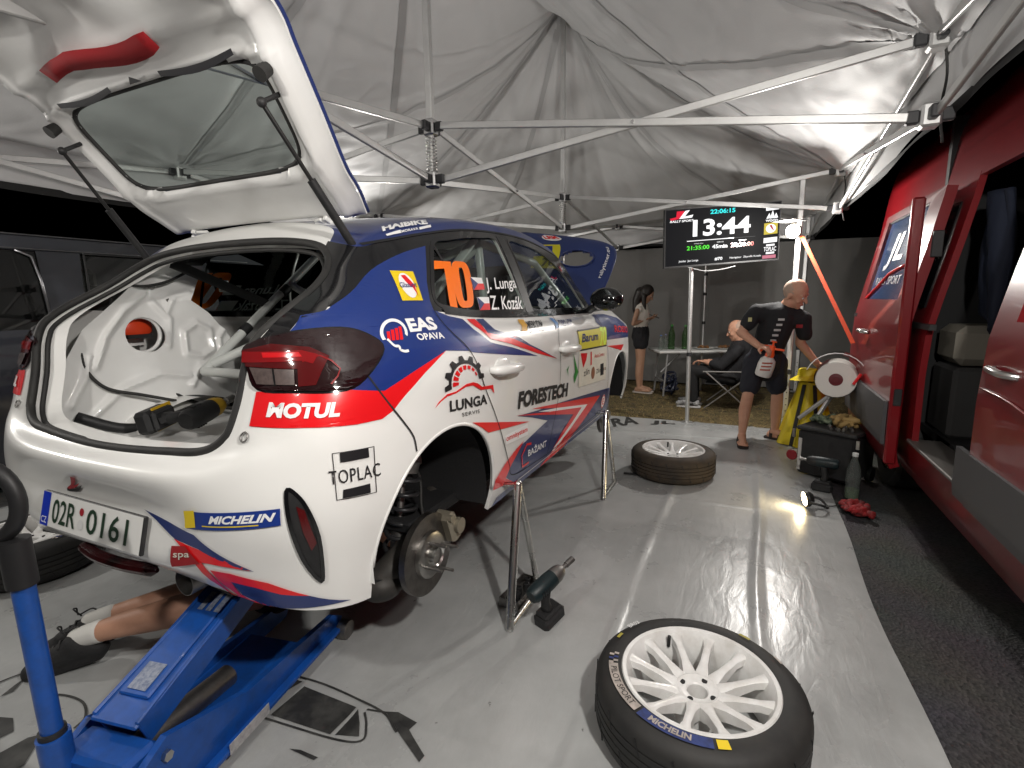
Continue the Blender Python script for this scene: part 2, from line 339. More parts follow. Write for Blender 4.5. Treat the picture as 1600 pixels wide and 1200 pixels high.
DEC = {
 'quarter_blue': ('S', [(0.247, 0.958), (0.304, 1.009), (0.355, 1.021), (0.386, 1.036), (0.491, 1.086), (0.625, 1.160), (0.757, 1.208), (0.909, 1.246), (0.792, 1.111), (0.751, 1.045), (0.743, 1.013), (0.811, 0.991), (0.893, 0.977), (0.915, 0.938), (1.004, 0.885), (1.042, 0.876), (1.185, 0.849), (1.464, 0.784), (1.057, 0.834), (0.862, 0.860), (0.831, 0.869), (0.698, 0.882), (0.538, 0.839), (0.403, 0.796), (0.336, 0.807), (0.305, 0.815), (0.367, 0.847), (0.441, 0.909), (0.420, 0.945), (0.369, 0.968), (0.299, 0.969)]),
 'stripe_red': ('S', [(0.926, 0.975), (0.986, 0.973), (1.004, 0.921), (1.215, 0.882), (1.344, 0.845), (1.547, 0.791), (1.742, 0.740), (1.464, 0.796), (1.167, 0.866), (1.012, 0.897), (0.937, 0.951)]),
 'stripe_navy': ('S', [(0.996, 0.972), (1.055, 0.971), (1.074, 0.928), (1.272, 0.885), (1.380, 0.844), (1.742, 0.740), (1.547, 0.791), (1.344, 0.845), (1.215, 0.882), (1.004, 0.921)]),
 'band_red': ('C', [(0.552, 0.815), (0.676, 0.818), (0.780, 0.813), (0.875, 0.796), (0.982, 0.839), (1.100, 0.882), (1.010, 0.825), (0.933, 0.768), (0.898, 0.736), (0.864, 0.720), (0.795, 0.720), (0.671, 0.728), (0.530, 0.728)]),
 't_MOTUL': ('C', [(0.575, 0.753), (0.750, 0.748), (0.581, 0.791)]),
 'toplac_frame': ('C', [(0.726, 0.656), (0.834, 0.650), (0.833, 0.521), (0.729, 0.530)]),
 'toplac_a': ('C', [(0.744, 0.654), (0.819, 0.650), (0.819, 0.624), (0.744, 0.628)]),
 'toplac_b': ('C', [(0.746, 0.554), (0.817, 0.551), (0.817, 0.525), (0.744, 0.531)]),
 't_TOPLAC': ('C', [(0.714, 0.574), (0.848, 0.564), (0.713, 0.611)]),
 't_LUNGA': ('S', [(0.675, 0.681), (0.931, 0.659), (0.677, 0.719)]),
 't_SERVIS': ('S', [(0.745, 0.651), (0.867, 0.639), (0.745, 0.664)]),
 'gear': ('S', [(0.776, 0.759), (0.895, 0.741), (0.787, 0.825)]),
 'swoosh': ('S', [(0.597, 0.709), (0.619, 0.726), (0.664, 0.743), (0.716, 0.744), (0.781, 0.759), (0.829, 0.758), (0.861, 0.749), (0.895, 0.731), (0.985, 0.724), (0.994, 0.687), (0.968, 0.712), (0.885, 0.721), (0.828, 0.747), (0.780, 0.750), (0.719, 0.738), (0.667, 0.736), (0.632, 0.725)]),
 't_EAS': ('S', [(0.565, 0.949), (0.699, 0.950), (0.571, 0.990)]),
 't_OPAVA': ('S', [(0.584, 0.923), (0.712, 0.920), (0.582, 0.944)]),
 'phone': ('S', [(0.507, 0.960), (0.549, 0.958), (0.530, 0.993)]),
 'glas': ('S', [(0.647, 1.142), (0.748, 1.143), (0.711, 1.045), (0.610, 1.045)]),
 'glas_oval': ('S', [(0.678, 1.094), (0.723, 1.095), (0.716, 1.136)]),
 't_Glas': ('S', [(0.636, 1.085), (0.717, 1.088), (0.645, 1.102)]),
 'bird': ('S', [(0.675, 1.126), (0.695, 1.128), (0.704, 1.109), (0.710, 1.095), (0.697, 1.058), (0.695, 1.086), (0.684, 1.094), (0.678, 1.107)]),
 'n7': ('S', [(0.796, 1.011), (0.907, 1.013), (0.900, 1.192)]),
 'n0': ('S', [(0.909, 1.016), (1.045, 1.018), (1.006, 1.198)]),
 'flag1': ('S', [(1.098, 1.137), (1.195, 1.137), (1.182, 1.088), (1.087, 1.085)]),
 'flag2': ('S', [(1.090, 1.057), (1.194, 1.057), (1.160, 1.005), (1.070, 1.005)]),
 't_name1': ('S', [(1.188, 1.071), (1.502, 1.084), (1.220, 1.138)]),
 't_name2': ('S', [(1.171, 1.003), (1.498, 1.000), (1.204, 1.063)]),
 'win_rear': ('S', [(0.965, 1.272), (1.046, 1.291), (1.196, 1.315), (1.368, 1.332), (1.505, 1.338), (1.514, 1.235), (1.520, 1.105), (1.530, 0.993), (1.296, 0.991), (1.113, 0.992), (0.982, 0.996), (0.837, 1.015), (0.772, 1.032), (0.778, 1.067), (0.831, 1.135)]),
 'win_front': ('S', [(1.692, 1.342), (1.830, 1.342), (2.001, 1.328), (2.213, 1.284), (2.384, 1.200), (2.494, 1.084), (2.565, 0.971), (2.071, 0.976), (1.606, 0.988), (1.627, 1.085), (1.654, 1.228)]),
 'low_navy': ('S', [(2.908, 0.398), (2.924, 0.190), (2.171, 0.190), (1.637, 0.190), (1.303, 0.190), (1.052, 0.190), (1.088, 0.219), (1.250, 0.229), (1.139, 0.301), (1.169, 0.347), (1.239, 0.396), (1.346, 0.399), (1.642, 0.432), (1.413, 0.500), (1.235, 0.545), (1.496, 0.516), (1.786, 0.495)]),
 'chev_red': ('S', [(1.409, 0.541), (2.640, 0.386), (2.317, 0.287), (1.982, 0.199), (1.603, 0.190), (1.677, 0.210), (1.990, 0.276), (2.350, 0.379), (1.780, 0.471)]),
 'chev_white': ('S', [(1.496, 0.510), (1.780, 0.471), (2.350, 0.379), (1.990, 0.276), (1.718, 0.205), (1.800, 0.251), (2.063, 0.325), (2.230, 0.384), (1.682, 0.471)]),
 'chev_red2': ('S', [(1.213, 0.552), (1.587, 0.487), (2.230, 0.384), (2.063, 0.325), (1.764, 0.242), (1.889, 0.309), (2.073, 0.373), (1.589, 0.474)]),
 'tail_red': ('S', [(1.239, 0.396), (1.328, 0.410), (1.186, 0.333), (1.142, 0.291), (1.242, 0.241), (1.020, 0.281), (1.032, 0.321), (1.118, 0.363)]),
 'arch_red': ('S', [(0.812, 0.615), (1.390, 0.485), (0.938, 0.546), (0.884, 0.579)]),
 'omni_box': ('S', [(1.111, 0.449), (1.374, 0.426), (1.358, 0.482), (1.099, 0.491)]),
 't_omni': ('S', [(1.117, 0.456), (1.364, 0.438), (1.107, 0.487)]),
 't_bazant': ('S', [(1.395, 0.313), (1.657, 0.294), (1.377, 0.356)]),
 'c_logo': ('S', [(1.424, 0.369), (1.365, 0.382), (1.309, 0.342), (1.334, 0.282), (1.414, 0.278)]),
 't_FORESTECH': ('S', [(1.234, 0.575), (1.943, 0.505), (1.238, 0.653)]),
 'e_badge': ('S', [(2.718, 0.333), (2.802, 0.317), (2.692, 0.397)]),
 'green_a': ('S', [(2.003, 0.743), (2.088, 0.652), (2.122, 0.619), (2.059, 0.560), (2.039, 0.604), (2.063, 0.631)]),
 'green_b': ('S', [(1.943, 0.683), (1.908, 0.662), (1.940, 0.618), (1.926, 0.656)]),
 'barum': ('S', [(2.096, 0.861), (2.828, 0.846), (2.770, 0.718), (2.124, 0.746)]),
 't_barum': ('S', [(2.159, 0.788), (2.559, 0.774), (2.161, 0.839)]),
 't_70y': ('S', [(2.585, 0.729), (2.759, 0.723), (2.647, 0.853)]),
 'sheet': ('S', [(2.113, 0.741), (2.774, 0.712), (2.739, 0.486), (2.138, 0.524)]),
 'shield': ('S', [(2.141, 0.727), (2.282, 0.715), (2.267, 0.675), (2.211, 0.631)]),
 't_zlin': ('S', [(2.232, 0.576), (2.352, 0.576), (2.227, 0.617)]),
 'blk': ('S', [(2.598, 0.607), (2.678, 0.606), (2.682, 0.526), (2.603, 0.528)]),
 'bar_r': ('S', [(2.354, 0.714), (2.384, 0.713), (2.395, 0.628), (2.366, 0.627)]),
 't_merlon': ('S', [(1.382, 0.914), (1.573, 0.913), (1.441, 0.942)]),
 'mer_y': ('S', [(1.376, 0.954), (1.439, 0.951), (1.379, 0.903), (1.314, 0.904)]),
 't_sklady': ('S', [(1.805, 0.901), (2.030, 0.898), (1.853, 0.930)]),
 'blue_chk': ('S', [(1.778, 0.947), (1.824, 0.942), (1.805, 0.896), (1.751, 0.892)]),
 'fend_blue': ('S', [(2.638, 0.935), (2.900, 0.931), (3.226, 0.896), (3.466, 0.835), (3.581, 0.759), (3.557, 0.723), (2.803, 0.755), (2.794, 0.827), (2.588, 0.890)]),
 't_rosso': ('S', [(3.042, 0.794), (3.522, 0.758), (3.050, 0.845)]),
 'fend_red': ('S', [(2.791, 0.713), (3.290, 0.682), (3.197, 0.645)]),
 'door_cut_rear': ('S', [(0.743, 1.013), (0.754, 0.948), (0.835, 0.869), (0.910, 0.738), (0.985, 0.626), (1.066, 0.503), (1.133, 0.395), (1.171, 0.337)]),
 'door_split': ('S', [(1.869, 0.974), (1.832, 0.935), (1.756, 0.840), (1.787, 0.736), (1.805, 0.596), (1.761, 0.465), (1.698, 0.304), (1.681, 0.220)]),
 'door_front': ('S', [(2.655, 0.934), (2.734, 0.853), (2.792, 0.715), (2.813, 0.576), (2.813, 0.414), (2.757, 0.259)]),
 'bumper_cut': ('C', [(0.832, 0.843), (0.874, 0.776), (0.928, 0.694), (0.957, 0.643), (0.965, 0.596)]),
 't_HAIBIKE': ('T', [(0.758, 0.578), (1.023, 0.592), (0.784, 0.548)]),
 'hb_a': ('T', [(0.757, 0.589), (0.842, 0.590), (0.832, 0.599), (0.756, 0.595)]),
 'hb_b': ('T', [(0.950, 0.596), (1.031, 0.595), (1.024, 0.602), (0.944, 0.603)]),
 't_MORAVA': ('T', [(0.835, 0.599), (0.936, 0.602), (0.842, 0.592)]),
 'michelin': ('B', [(0.433, 0.507), (0.701, 0.528), (0.700, 0.483), (0.425, 0.455)]),
 'mich_y': ('B', [(0.433, 0.507), (0.476, 0.515), (0.470, 0.465), (0.425, 0.455)]),
 't_MICHELIN': ('B', [(0.520, 0.483), (0.687, 0.496), (0.526, 0.506)]),
 'mich_line': ('B', [(0.496, 0.475), (0.653, 0.488), (0.653, 0.485), (0.496, 0.472)]),
 'jl_r': ('B', [(-0.086, 0.534), (-0.057, 0.534), (-0.120, 0.491), (-0.063, 0.513), (-0.103, 0.490), (-0.159, 0.470), (-0.168, 0.477), (-0.133, 0.494)]),
 'jl_b': ('B', [(-0.170, 0.474), (-0.107, 0.484), (-0.060, 0.504), (-0.100, 0.474), (-0.167, 0.466)]),
 'rear_navy': ('B', [(0.231, 0.471), (0.455, 0.441), (0.604, 0.342), (0.578, 0.348), (0.536, 0.369), (0.462, 0.402), (0.415, 0.410), (0.376, 0.414)]),
 'rear_red': ('B', [(0.371, 0.415), (0.466, 0.400), (0.562, 0.367), (0.596, 0.344), (0.545, 0.353), (0.488, 0.360), (0.464, 0.361), (0.481, 0.315), (0.497, 0.253), (0.572, 0.231), (0.623, 0.219), (0.567, 0.232), (0.497, 0.245), (0.459, 0.298), (0.443, 0.348), (0.434, 0.376)]),
 'rear_red2': ('B', [(0.482, 0.339), (0.538, 0.333), (0.628, 0.303), (0.711, 0.253), (0.649, 0.264), (0.590, 0.287), (0.528, 0.303), (0.530, 0.260), (0.563, 0.233), (0.615, 0.221), (0.584, 0.228), (0.524, 0.241), (0.494, 0.287)]),
 'rear_navy2': ('B', [(0.528, 0.303), (0.590, 0.287), (0.649, 0.264), (0.711, 0.253), (0.776, 0.209), (0.747, 0.212), (0.683, 0.215), (0.622, 0.219), (0.586, 0.228), (0.538, 0.254)]),
 'sparco': ('B', [(0.367, 0.395), (0.420, 0.404), (0.461, 0.359), (0.353, 0.332)]),
 't_spa': ('B', [(0.373, 0.359), (0.433, 0.370), (0.376, 0.378)]),
 'vent': ('C', [(0.611, 0.571), (0.629, 0.566), (0.655, 0.524), (0.678, 0.437), (0.680, 0.309), (0.668, 0.305), (0.643, 0.353), (0.627, 0.406), (0.611, 0.495)]),
 'vent_r': ('C', [(0.631, 0.531), (0.650, 0.518), (0.672, 0.421), (0.658, 0.400), (0.642, 0.458)]),
 'pillar_trim': ('C', [(0.562, 0.944), (0.604, 0.990), (0.645, 1.030), (0.668, 1.060), (0.750, 1.060), (0.742, 1.030), (0.733, 1.018), (0.671, 1.003), (0.628, 0.952), (0.589, 0.943)]),
 'lamp': ('C', [(0.525, 0.916), (0.554, 0.940), (0.621, 0.958), (0.705, 0.969), (0.788, 0.968), (0.848, 0.945), (0.881, 0.909), (0.832, 0.847), (0.772, 0.816), (0.649, 0.819), (0.558, 0.824), (0.537, 0.872)]),
 'lamp_red': ('C', [(0.529, 0.915), (0.670, 0.917), (0.709, 0.905), (0.696, 0.883), (0.672, 0.891), (0.526, 0.888)]),
 'lamp_glow': ('C', [(0.579, 0.913), (0.664, 0.912), (0.672, 0.901), (0.582, 0.901)]),
 'lamp_clear': ('C', [(0.546, 0.876), (0.652, 0.870), (0.652, 0.832), (0.562, 0.834)]),
 'lamp_line': ('C', [(0.672, 0.891), (0.713, 0.902), (0.759, 0.866), (0.727, 0.824), (0.662, 0.827)]),
}
car = thing('rally_car', 'white, blue and red rally hatchback number 70 on stands with its tailgate raised', 'rally car', (0, 0, LIFT))
OPEN = [(0, .625), (.313, .637), (.45, .65), (.515, .69), (.537, .766), (.548, .86), (.566, .94), (.592, .99), (.603, 1.04), (.598, 1.09), (.563, 1.155), (.516, 1.20), (.435, 1.238), (.25, 1.262), (0, 1.268)]
OPENF = OPEN + [(-a, b) for a, b in OPEN[-2:0:-1]]
def ell(cx, cz, rx, rz, a0=0, a1=360, n=40): return [(cx + rx * math.cos(R(a0 + (a1 - a0) * i / n)), cz + rz * math.sin(R(a0 + (a1 - a0) * i / n))) for i in range(n + (0 if abs(a1 - a0) == 360 else 1))]
ARCH_R = [(.34, -.1)] + ell(.683, .285, .343, .345, 180, 0, 36) + [(1.026, -.1)]
ARCH_F = [(2.87, -.1)] + ell(3.215, .285, .345, .35, 180, 0, 36) + [(3.56, -.1)]
def smoothpoly(P, n=4): return [(p.x, p.y) for p in cr([(a, b, 0) for a, b in P], n, True)]
WIN_R = smoothpoly([(.972, 1.266), (1.08, 1.291), (1.22, 1.314), (1.37, 1.329), (1.50, 1.334), (1.512, 1.24), (1.52, 1.11), (1.526, 1.0), (1.30, .996), (1.12, .997), (.985, 1.002), (.85, 1.018), (.79, 1.036), (.80, 1.075), (.86, 1.15)], 4)
WIN_F = smoothpoly([(1.655, 1.338), (1.83, 1.338), (2.0, 1.324), (2.20, 1.275), (2.37, 1.195), (2.48, 1.09), (2.565, .985), (2.4, .982), (2.07, .985), (1.62, .994), (1.625, 1.1), (1.638, 1.23)], 4)
def make_body():
    o = bpy.data.objects.new('body', SHELL.copy()); COL.objects.link(o)
    for m in (WHITE, NAVY, BLACKG): o.data.materials.append(m)
    sm = o.modifiers.new('thick', 'SOLIDIFY'); sm.thickness = .016; sm.offset = -1
    cut = []
    def cutter(poly, t0, t1, to3):
        c = MB().prism(poly, t0, t1, to3).build('cutter', [WHITE], smooth=0); cut.append(c)
        m = o.modifiers.new('cut', 'BOOLEAN'); m.operation = 'DIFFERENCE'; m.solver = 'EXACT'; m.object = c
    cutter(smoothpoly(OPENF, 4), -.3, .78, lambda a, b, t: V(t, a, b))
    for sg in (1, -1):
        for P in (ARCH_R, ARCH_F): cutter(P, .40 * sg, 1.2 * sg, lambda a, b, t: V(a, t, b))
        for P in (WIN_R, WIN_F): cutter(P, .42 * sg, 1.2 * sg, lambda a, b, t: V(a, t, b))
    me = evaluated(o, 'body')
    for c in cut: bpy.data.objects.remove(c)
    bpy.data.objects.remove(o)
    o = bpy.data.objects.new('body', me); link(o, car); shade(me, 40); return o
body = make_body()
def decal(name, m, mode, vs, fs, off=.0022, side=1, L=.028, parent=None):
    vs, fs = finer(vs, fs, L)
    o = MB().add([on_body(mode, v.x, v.y, off, side) for v in vs], fs).build(name, m, parent or car, smooth=180, fix=False)
    return o
def dpoly(name, m, key, off=.0022, side=1, L=.028, pts=None, mode=None, parent=None):
    mo, P = DEC[key] if key else (mode, pts)
    return decal(name, m, mo, *polyfill(P), off, side, L, parent)
def dtext(name, m, key, txt, bold=.02, shear=0., off=.0042, side=1, space=1., L=.03, parent=None):
    mo, (o, e, t) = DEC[key]; o, e, t = [Vector((*q, 0)) for q in (o, e, t)]
    if side < 0: o, e = e, o; t = t - e + o
    mb = text_on(MB(), txt, o, e - o, t - o, bold, shear, space)
    return decal(name, m, mo, [Vector(v) for v in mb.v], mb.f, off, side, L, parent)
def dring(name, m, mode, P, w, off=.003, side=1, parent=None):
    """flat band of width w along a closed outline"""
    n = len(P); vs = []; fs = []
    for i in range(n):
        a, b, c = Vector(P[i - 1]), Vector(P[i]), Vector(P[(i + 1) % n]); t = (c - a).normalized(); q = Vector((t.y, -t.x))
        vs += [b - q * w / 2, b + q * w / 2]
    for i in range(n): j = (i + 1) % n; fs.append((2 * i, 2 * j, 2 * j + 1, 2 * i + 1))
    return decal(name, m, mode, [v.to_3d() for v in vs], fs, off, side, .03, parent)
def dline(name, m, mode, P, w, off=.0032, side=1, sub=4, parent=None):
    Q = [Vector((p.x, p.y)) for p in cr([(a, b, 0) for a, b in P], sub)]; vs = []; fs = []
    for i, b in enumerate(Q):
        t = (Q[min(i + 1, len(Q) - 1)] - Q[max(i - 1, 0)]).normalized(); q = Vector((t.y, -t.x)); vs += [b - q * w / 2, b + q * w / 2]
    for i in range(len(Q) - 1): fs.append((2 * i, 2 * i + 2, 2 * i + 3, 2 * i + 1))
    return decal(name, m, mode, [v.to_3d() for v in vs], fs, off, side, .03, parent)
def unit(key, pts):
    """points in the unit box of a 3-corner frame"""
    mo, (o, e, t) = DEC[key]; o, e, t = Vector(o), Vector(e), Vector(t)
    return mo, [tuple(o + (e - o) * a + (t - o) * b) for a, b in pts]
GAP = mat('panel gap', (.012, .012, .013), .7)
DKRED = mat('dark red lens', (.075, .004, .005), .1, 0, .5)
LENS = mat('smoked lamp lens', (.014, .004, .005), .06, 0, .6)
LRED = mat('red lamp strip', (.55, .008, .012), .15, 0, .6)
LCLR = mat('clear lamp insert', (.10, .075, .07), .2, 0, .5, noise_=(60, .6, (.04, .03, .03), .1)); LMID = mat('mid red lens', (.20, .005, .007), .12, 0, .5)
for side in (1, -1):
    # side glass with its lettering
    wins = []
    for P in (WIN_R, WIN_F):
        w = decal('side_window', GLASS, 'S', *polyfill(P), -.006, side, .05); wins.append(w)
        dring('window_seal', BLACKG, 'S', P, .016, .001, side, w)
    dline('window_divider', BLACKG, 'S', [(.965, 1.27), (.972, 1.13), (.985, 1.0)], .014, -.003, side, 3, wins[0])
    m_, P7 = unit('n7', [(0, 1), (1, 1), (1, .86), (.98, 0), (.52, 0), (.54, .84), (0, .82)]); dpoly('race_number', ORANGE, None, .0, side, .05, P7, m_, wins[0])
    Z = [(.5 + .5 * math.copysign(abs(math.cos(t)) ** .5, math.cos(t)), .5 + .5 * math.copysign(abs(math.sin(t)) ** .62, math.sin(t))) for t in [2 * math.pi * i / 40 for i in range(40)]]
    m_, Po = unit('n0', Z); _, Pi = unit('n0', [(.5 + (a - .5) * .27, .5 + (b - .5) * .72) for a, b in Z])
    decal('race_number', ORANGE, m_, [Vector((*p, 0)) for p in Po + Pi], [(i, (i + 1) % 40, 40 + (i + 1) % 40, 40 + i) for i in range(40)], .0, side, .05, wins[0])
    for k, nm in ((1, 'J. Lunga'), (2, 'Z. Kozák')):
        _, F = DEC['flag%d' % k]; a, b, c, d = [Vector(q) for q in F]; l = (a + d) / 2; r_ = (b + c) / 2; mid = (l + r_) / 2
        g = dpoly('flag_sticker', WPRINT, 'flag%d' % k, .0, side, .06, parent=wins[0])
        dpoly('flag_sticker', RED, None, .001, side, .06, [tuple(l), tuple(r_), tuple(c), tuple(d)], 'S', wins[0])
        dpoly('flag_sticker', BLUE, None, .002, side, .06, [tuple(a), tuple(mid), tuple(d)], 'S', wins[0])
        dtext('crew_name', WPRINT, 't_name%d' % k, nm, .012, 0, .0, side, parent=wins[0])
    # livery
    _qb = DEC['quarter_blue'][1]; dpoly('livery_panel', BLUE, None, .0022, side, pts=[(p.x, p.y) for p in cr([(a, b, 0) for a, b in _qb[1:8]], 4)] + _qb[8:23] + [(p.x, p.y) for p in cr([(a, b, 0) for a, b in _qb[23:] + _qb[:1]], 3)] + [], mode='S')
    dpoly('livery_stripe', RED, 'stripe_red', .0026, side); dpoly('livery_stripe', NAVY, 'stripe_navy', .0026, side)
    dpoly('livery_stripe', RED, 'band_red', .003, side)
    dpoly('livery_panel', NAVY, 'low_navy', .0022, side)
    dpoly('livery_stripe', RED, 'chev_red', .0034, side); dpoly('livery_stripe', WPRINT, 'chev_white', .0034, side); dpoly('livery_stripe', RED, 'chev_red2', .0038, side)
    dpoly('livery_stripe', RED, 'tail_red', .0034, side); dpoly('livery_stripe', RED, 'arch_red', .0034, side)
    dpoly('livery_panel', BLUE, 'fend_blue', .0024, side); dpoly('livery_stripe', RED, 'fend_red', .003, side)
    dtext('sponsor_lettering', WPRINT, 't_MOTUL', 'MOTUL', .05, .12, .006, side)
    dtext('sponsor_lettering', BPRINT, 't_FORESTECH', 'FORESTECH', .05, .1, .0042, side)
    # tail lamp
    t = dpoly('tail_lamp', LENS, None, .010, side, pts=smoothpoly(DEC['lamp'][1], 4), mode='C')
    # lamp rim closes the gap to the wing
    P = DEC['lamp'][1]; dring('lamp_edge', BLACKG, 'C', smoothpoly(P, 4), .012, .0045, side, t)
    mb = MB(); n = len(P); Pf = [(p.x, p.y) for p in cr([(a, b, 0) for a, b in P], 6, True)]; n = len(Pf)
    mb.add([on_body('C', a, b, -.002, side) for a, b in Pf] + [on_body('C', a, b, .010, side) for a, b in Pf], [(i, (i + 1) % n, n + (i + 1) % n, n + i) for i in range(n)]); mb.build('lamp_side', LENS, t)
    dpoly('red_lens', DKRED, None, .0125, side, .03, [(.527, .918), (.60, .935), (.69, .925), (.735, .9), (.715, .862), (.70, .83), (.66, .828), (.66, .872), (.535, .878)], 'C', t)
    dpoly('light_bar', LMID, 'lamp_red', .0142, side, parent=t); dpoly('light_bar', LRED, 'lamp_glow', .0152, side, parent=t); dpoly('clear_lens', LCLR, 'lamp_clear', .0142, side, parent=t)
    dline('lens_divider', BLACKG, 'C', [(.604, .873), (.607, .832)], .004, .0152, side, 2, t)
    dline('lens_edge', LMID, 'C', [(.672, .889), (.713, .902), (.759, .866), (.735, .83)], .004, .0135, side, 2, t)
    # rear bumper outlet with reflector
    _vp = smoothpoly(DEC['vent'][1], 4); v_ = dpoly('bumper_outlet', BLACKP, None, .004, side, pts=_vp, mode='C'); dring('outlet_rim', BLACKG, 'C', _vp, .010, .006, side, v_)
    dpoly('reflector', DKRED, 'vent_r', .007, side, parent=v_)
    # shut lines
    for k in ('door_cut_rear', 'door_split', 'door_front', 'bumper_cut'):
        mo, P = DEC[k]; dline('panel_gap', GAP, mo, P, .0045, .0042, side)
    dline('panel_gap', GAP, 'S', [(1.171, .337), (1.2, .29), (1.3, .265), (1.5, .25), (1.681, .24)], .004, .0042, side)
    dline('panel_gap', GAP, 'S', [(1.69, .24), (2.1, .245), (2.5, .255), (2.75, .27)], .004, .0042, side)
    dline('sill_highlight', mat('silver sill highlight', (.6, .6, .6), .3), 'S', [(1.06, .232), (1.5, .222), (2.1, .222), (2.8, .23)], .005, .0045, side)  # highlight along the sill, painted on as a thin silver line
    dline('roof_gap', GAP, 'S', [(.64, 1.232), (.75, 1.256), (.95, 1.297), (1.22, 1.341), (1.52, 1.364), (1.84, 1.369), (2.1, 1.352), (2.33, 1.31)], .008, .002, side)
    # black door frame uprights
    dline('door_frame', BLACKP, 'S', [(1.575, 1.345), (1.57, 1.15), (1.573, .985)], .085, .0015, side, 4)
    dline('belt_moulding', BLACKG, 'S', [(.80, 1.008), (1.05, .986), (1.45, .972), (1.85, .966), (2.3, .961), (2.66, .956)], .02, .004, side, 6)
    # handles
    for k, x0, x1, zc in (('handle_rear', .97, 1.215, .782), ('handle_front', 1.765, 2.03, .787)):
        def hp(t, off): return on_body('S', x0 + (x1 - x0) * t, zc - .012 * t, off, side)
        mb = MB(); mb.tube([hp(0, -.002), hp(.04, .022), hp(.15, .034), hp(.5, .040), hp(.85, .034), hp(.96, .02), hp(1, -.002)], [.012, .017, .02, .021, .02, .017, .012], 12)
        h = mb.build('door_handle', WHITE, car, 180)
        c = on_body('S', (x0 + x1) / 2 - .02, zc, .0005, side)
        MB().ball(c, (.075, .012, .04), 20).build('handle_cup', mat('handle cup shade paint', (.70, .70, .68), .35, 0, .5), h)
    # door mirror
    mx = on_body('S', 2.52, 1.0, 0, side); sy = mx.y
    mr = MB(); mr.ball((2.50, -side * .935, 1.04), (.075, .115, .075), 20, Matrix.Rotation(-side * .25, 3, 'Z')); mir = mr.build('door_mirror', BLACKG, car)
    MB().bar((2.6, -side * .78, .955), (2.51, -side * .87, 1.005), .06, .03, bev=.008).build('mirror_arm', BLACKP, mir)
    MB().cyl((2.433, -side * .93, 1.04), (2.428, -side * .93, 1.04), .062, n=24).build('mirror_glass', mat('mirror glass', (.35, .38, .4), .04, 1), mir)
    # arch lip and liner
    for P, cx in ((ARCH_R, .683), (ARCH_F, 3.215)):
        Q = P[1:-1]; MB().tube([on_body('S', a, max(b, .2), -.004, side) for a, b in Q], .007, 8).build('wheel_arch_lip', WHITE, car, 180)
        lm = MB(); N = 28
        def lin(u, v, cx=cx):
            a = R(-12 + 100 * u) if cx < 1 else R(-12 + 200 * u); rr = .352; return V(cx + rr * math.cos(a), side * (.42 + .40 * v), .285 + rr * math.sin(a))
        lm.grid(N, 4, lin); lm.build('wheel_arch_liner', mat('felt arch liner', (.012, .012, .013), .9, bump=(120, .4, .002)), car)
        if cx < 1:
            MB().grid(N, 4, lambda u, v: V(cx + .352 * math.cos(R(88 + 100 * u)), side * (.42 + .40 * v), .285 + .352 * math.sin(R(88 + 100 * u)))).build('inner_wheel_arch', WHITE, car)
            MB().box(V(.86, side * .50, .445), (.34, .02, .20), bev=.004).build('chassis_rail', mat('underseal white', (.62, .62, .6), .6, noise_=(9, .6, (.4, .39, .36), .1)), car)
dpoly('pillar_trim', BLACKG, 'pillar_trim', .0019)
# one-sided stickers of the photographed flank
dtext('sponsor_lettering', BPRINT, 't_LUNGA', 'LUNGA', .03); dtext('sponsor_lettering', BPRINT, 't_SERVIS', 'SERVIS', 0, space=1.15)
_, g0 = DEC['gear'][0], [Vector(p) for p in DEC['gear'][1]]
gc = Vector((.782, .765)); gu = Vector((.105, -.008)); gv = Vector((.005, .075))
def gp(a, r): return tuple(gc + gu * (math.cos(R(a)) * r) + gv * (math.sin(R(a)) * r))
arc = [gp(a, .86) for a in range(5, 196, 10)]; out = []
for k, a in enumerate(range(195, 4, -5)):
    out.append(gp(a, 1.22 if (k // 3) % 2 == 0 else 1.0))
dpoly('sponsor_emblem', BPRINT, None, .0042, 1, .03, arc + out, 'S')
for k, a in enumerate(range(190, 20, -22)):
    dpoly('sponsor_emblem', RED, None, .0042, 1, .03, [gp(a, .78), gp(a - 15, .78), gp(a - 15, .45 + .035 * k), gp(a, .45 + .035 * k)], 'S')
dpoly('sponsor_emblem', RED, 'swoosh', .0045)
dtext('sponsor_lettering', BPRINT, 't_TOPLAC', 'TOPLAC', 0., 0, .0048, space=1.1)
dring('sponsor_emblem', BPRINT, 'C', DEC['toplac_frame'][1], .0025, .0040); dpoly('sponsor_emblem', BPRINT, 'toplac_a', .004); dpoly('sponsor_emblem', BPRINT, 'toplac_b', .004)
dtext('sponsor_lettering', WPRINT, 't_EAS', 'EAS', .045); dtext('sponsor_lettering', WPRINT, 't_OPAVA', 'OPAVA', .03)
pc_, pu_, pv_ = Vector((.505, .952)), Vector((.050, 0)), Vector((.016, .040))
def pp(a, r): return tuple(pc_ + pu_ * (math.cos(R(a)) * r) + pv_ * (math.sin(R(a)) * r))
dpoly('sponsor_emblem', WPRINT, None, .0042, 1, .03, [pp(a, 1.0) for a in range(-20, 216, 12)] + [pp(a, .78) for a in range(215, -21, -12)], 'S')
for k in range(4): dpoly('sponsor_emblem', RED, None, .0042, 1, .03, [tuple(pc_ + pu_ * (-.55 + .3 * k) + pv_ * -.55), tuple(pc_ + pu_ * (-.32 + .3 * k) + pv_ * -.55), tuple(pc_ + pu_ * (-.32 + .3 * k) + pv_ * (.1 + .1 * k)), tuple(pc_ + pu_ * (-.55 + .3 * k) + pv_ * (.1 + .1 * k))], 'S')
dline('sponsor_emblem', WPRINT, 'S', [(.47, .935), (.485, .915), (.50, .912), (.50, .902), (.515, .896), (.53, .897)], .008, .0042)
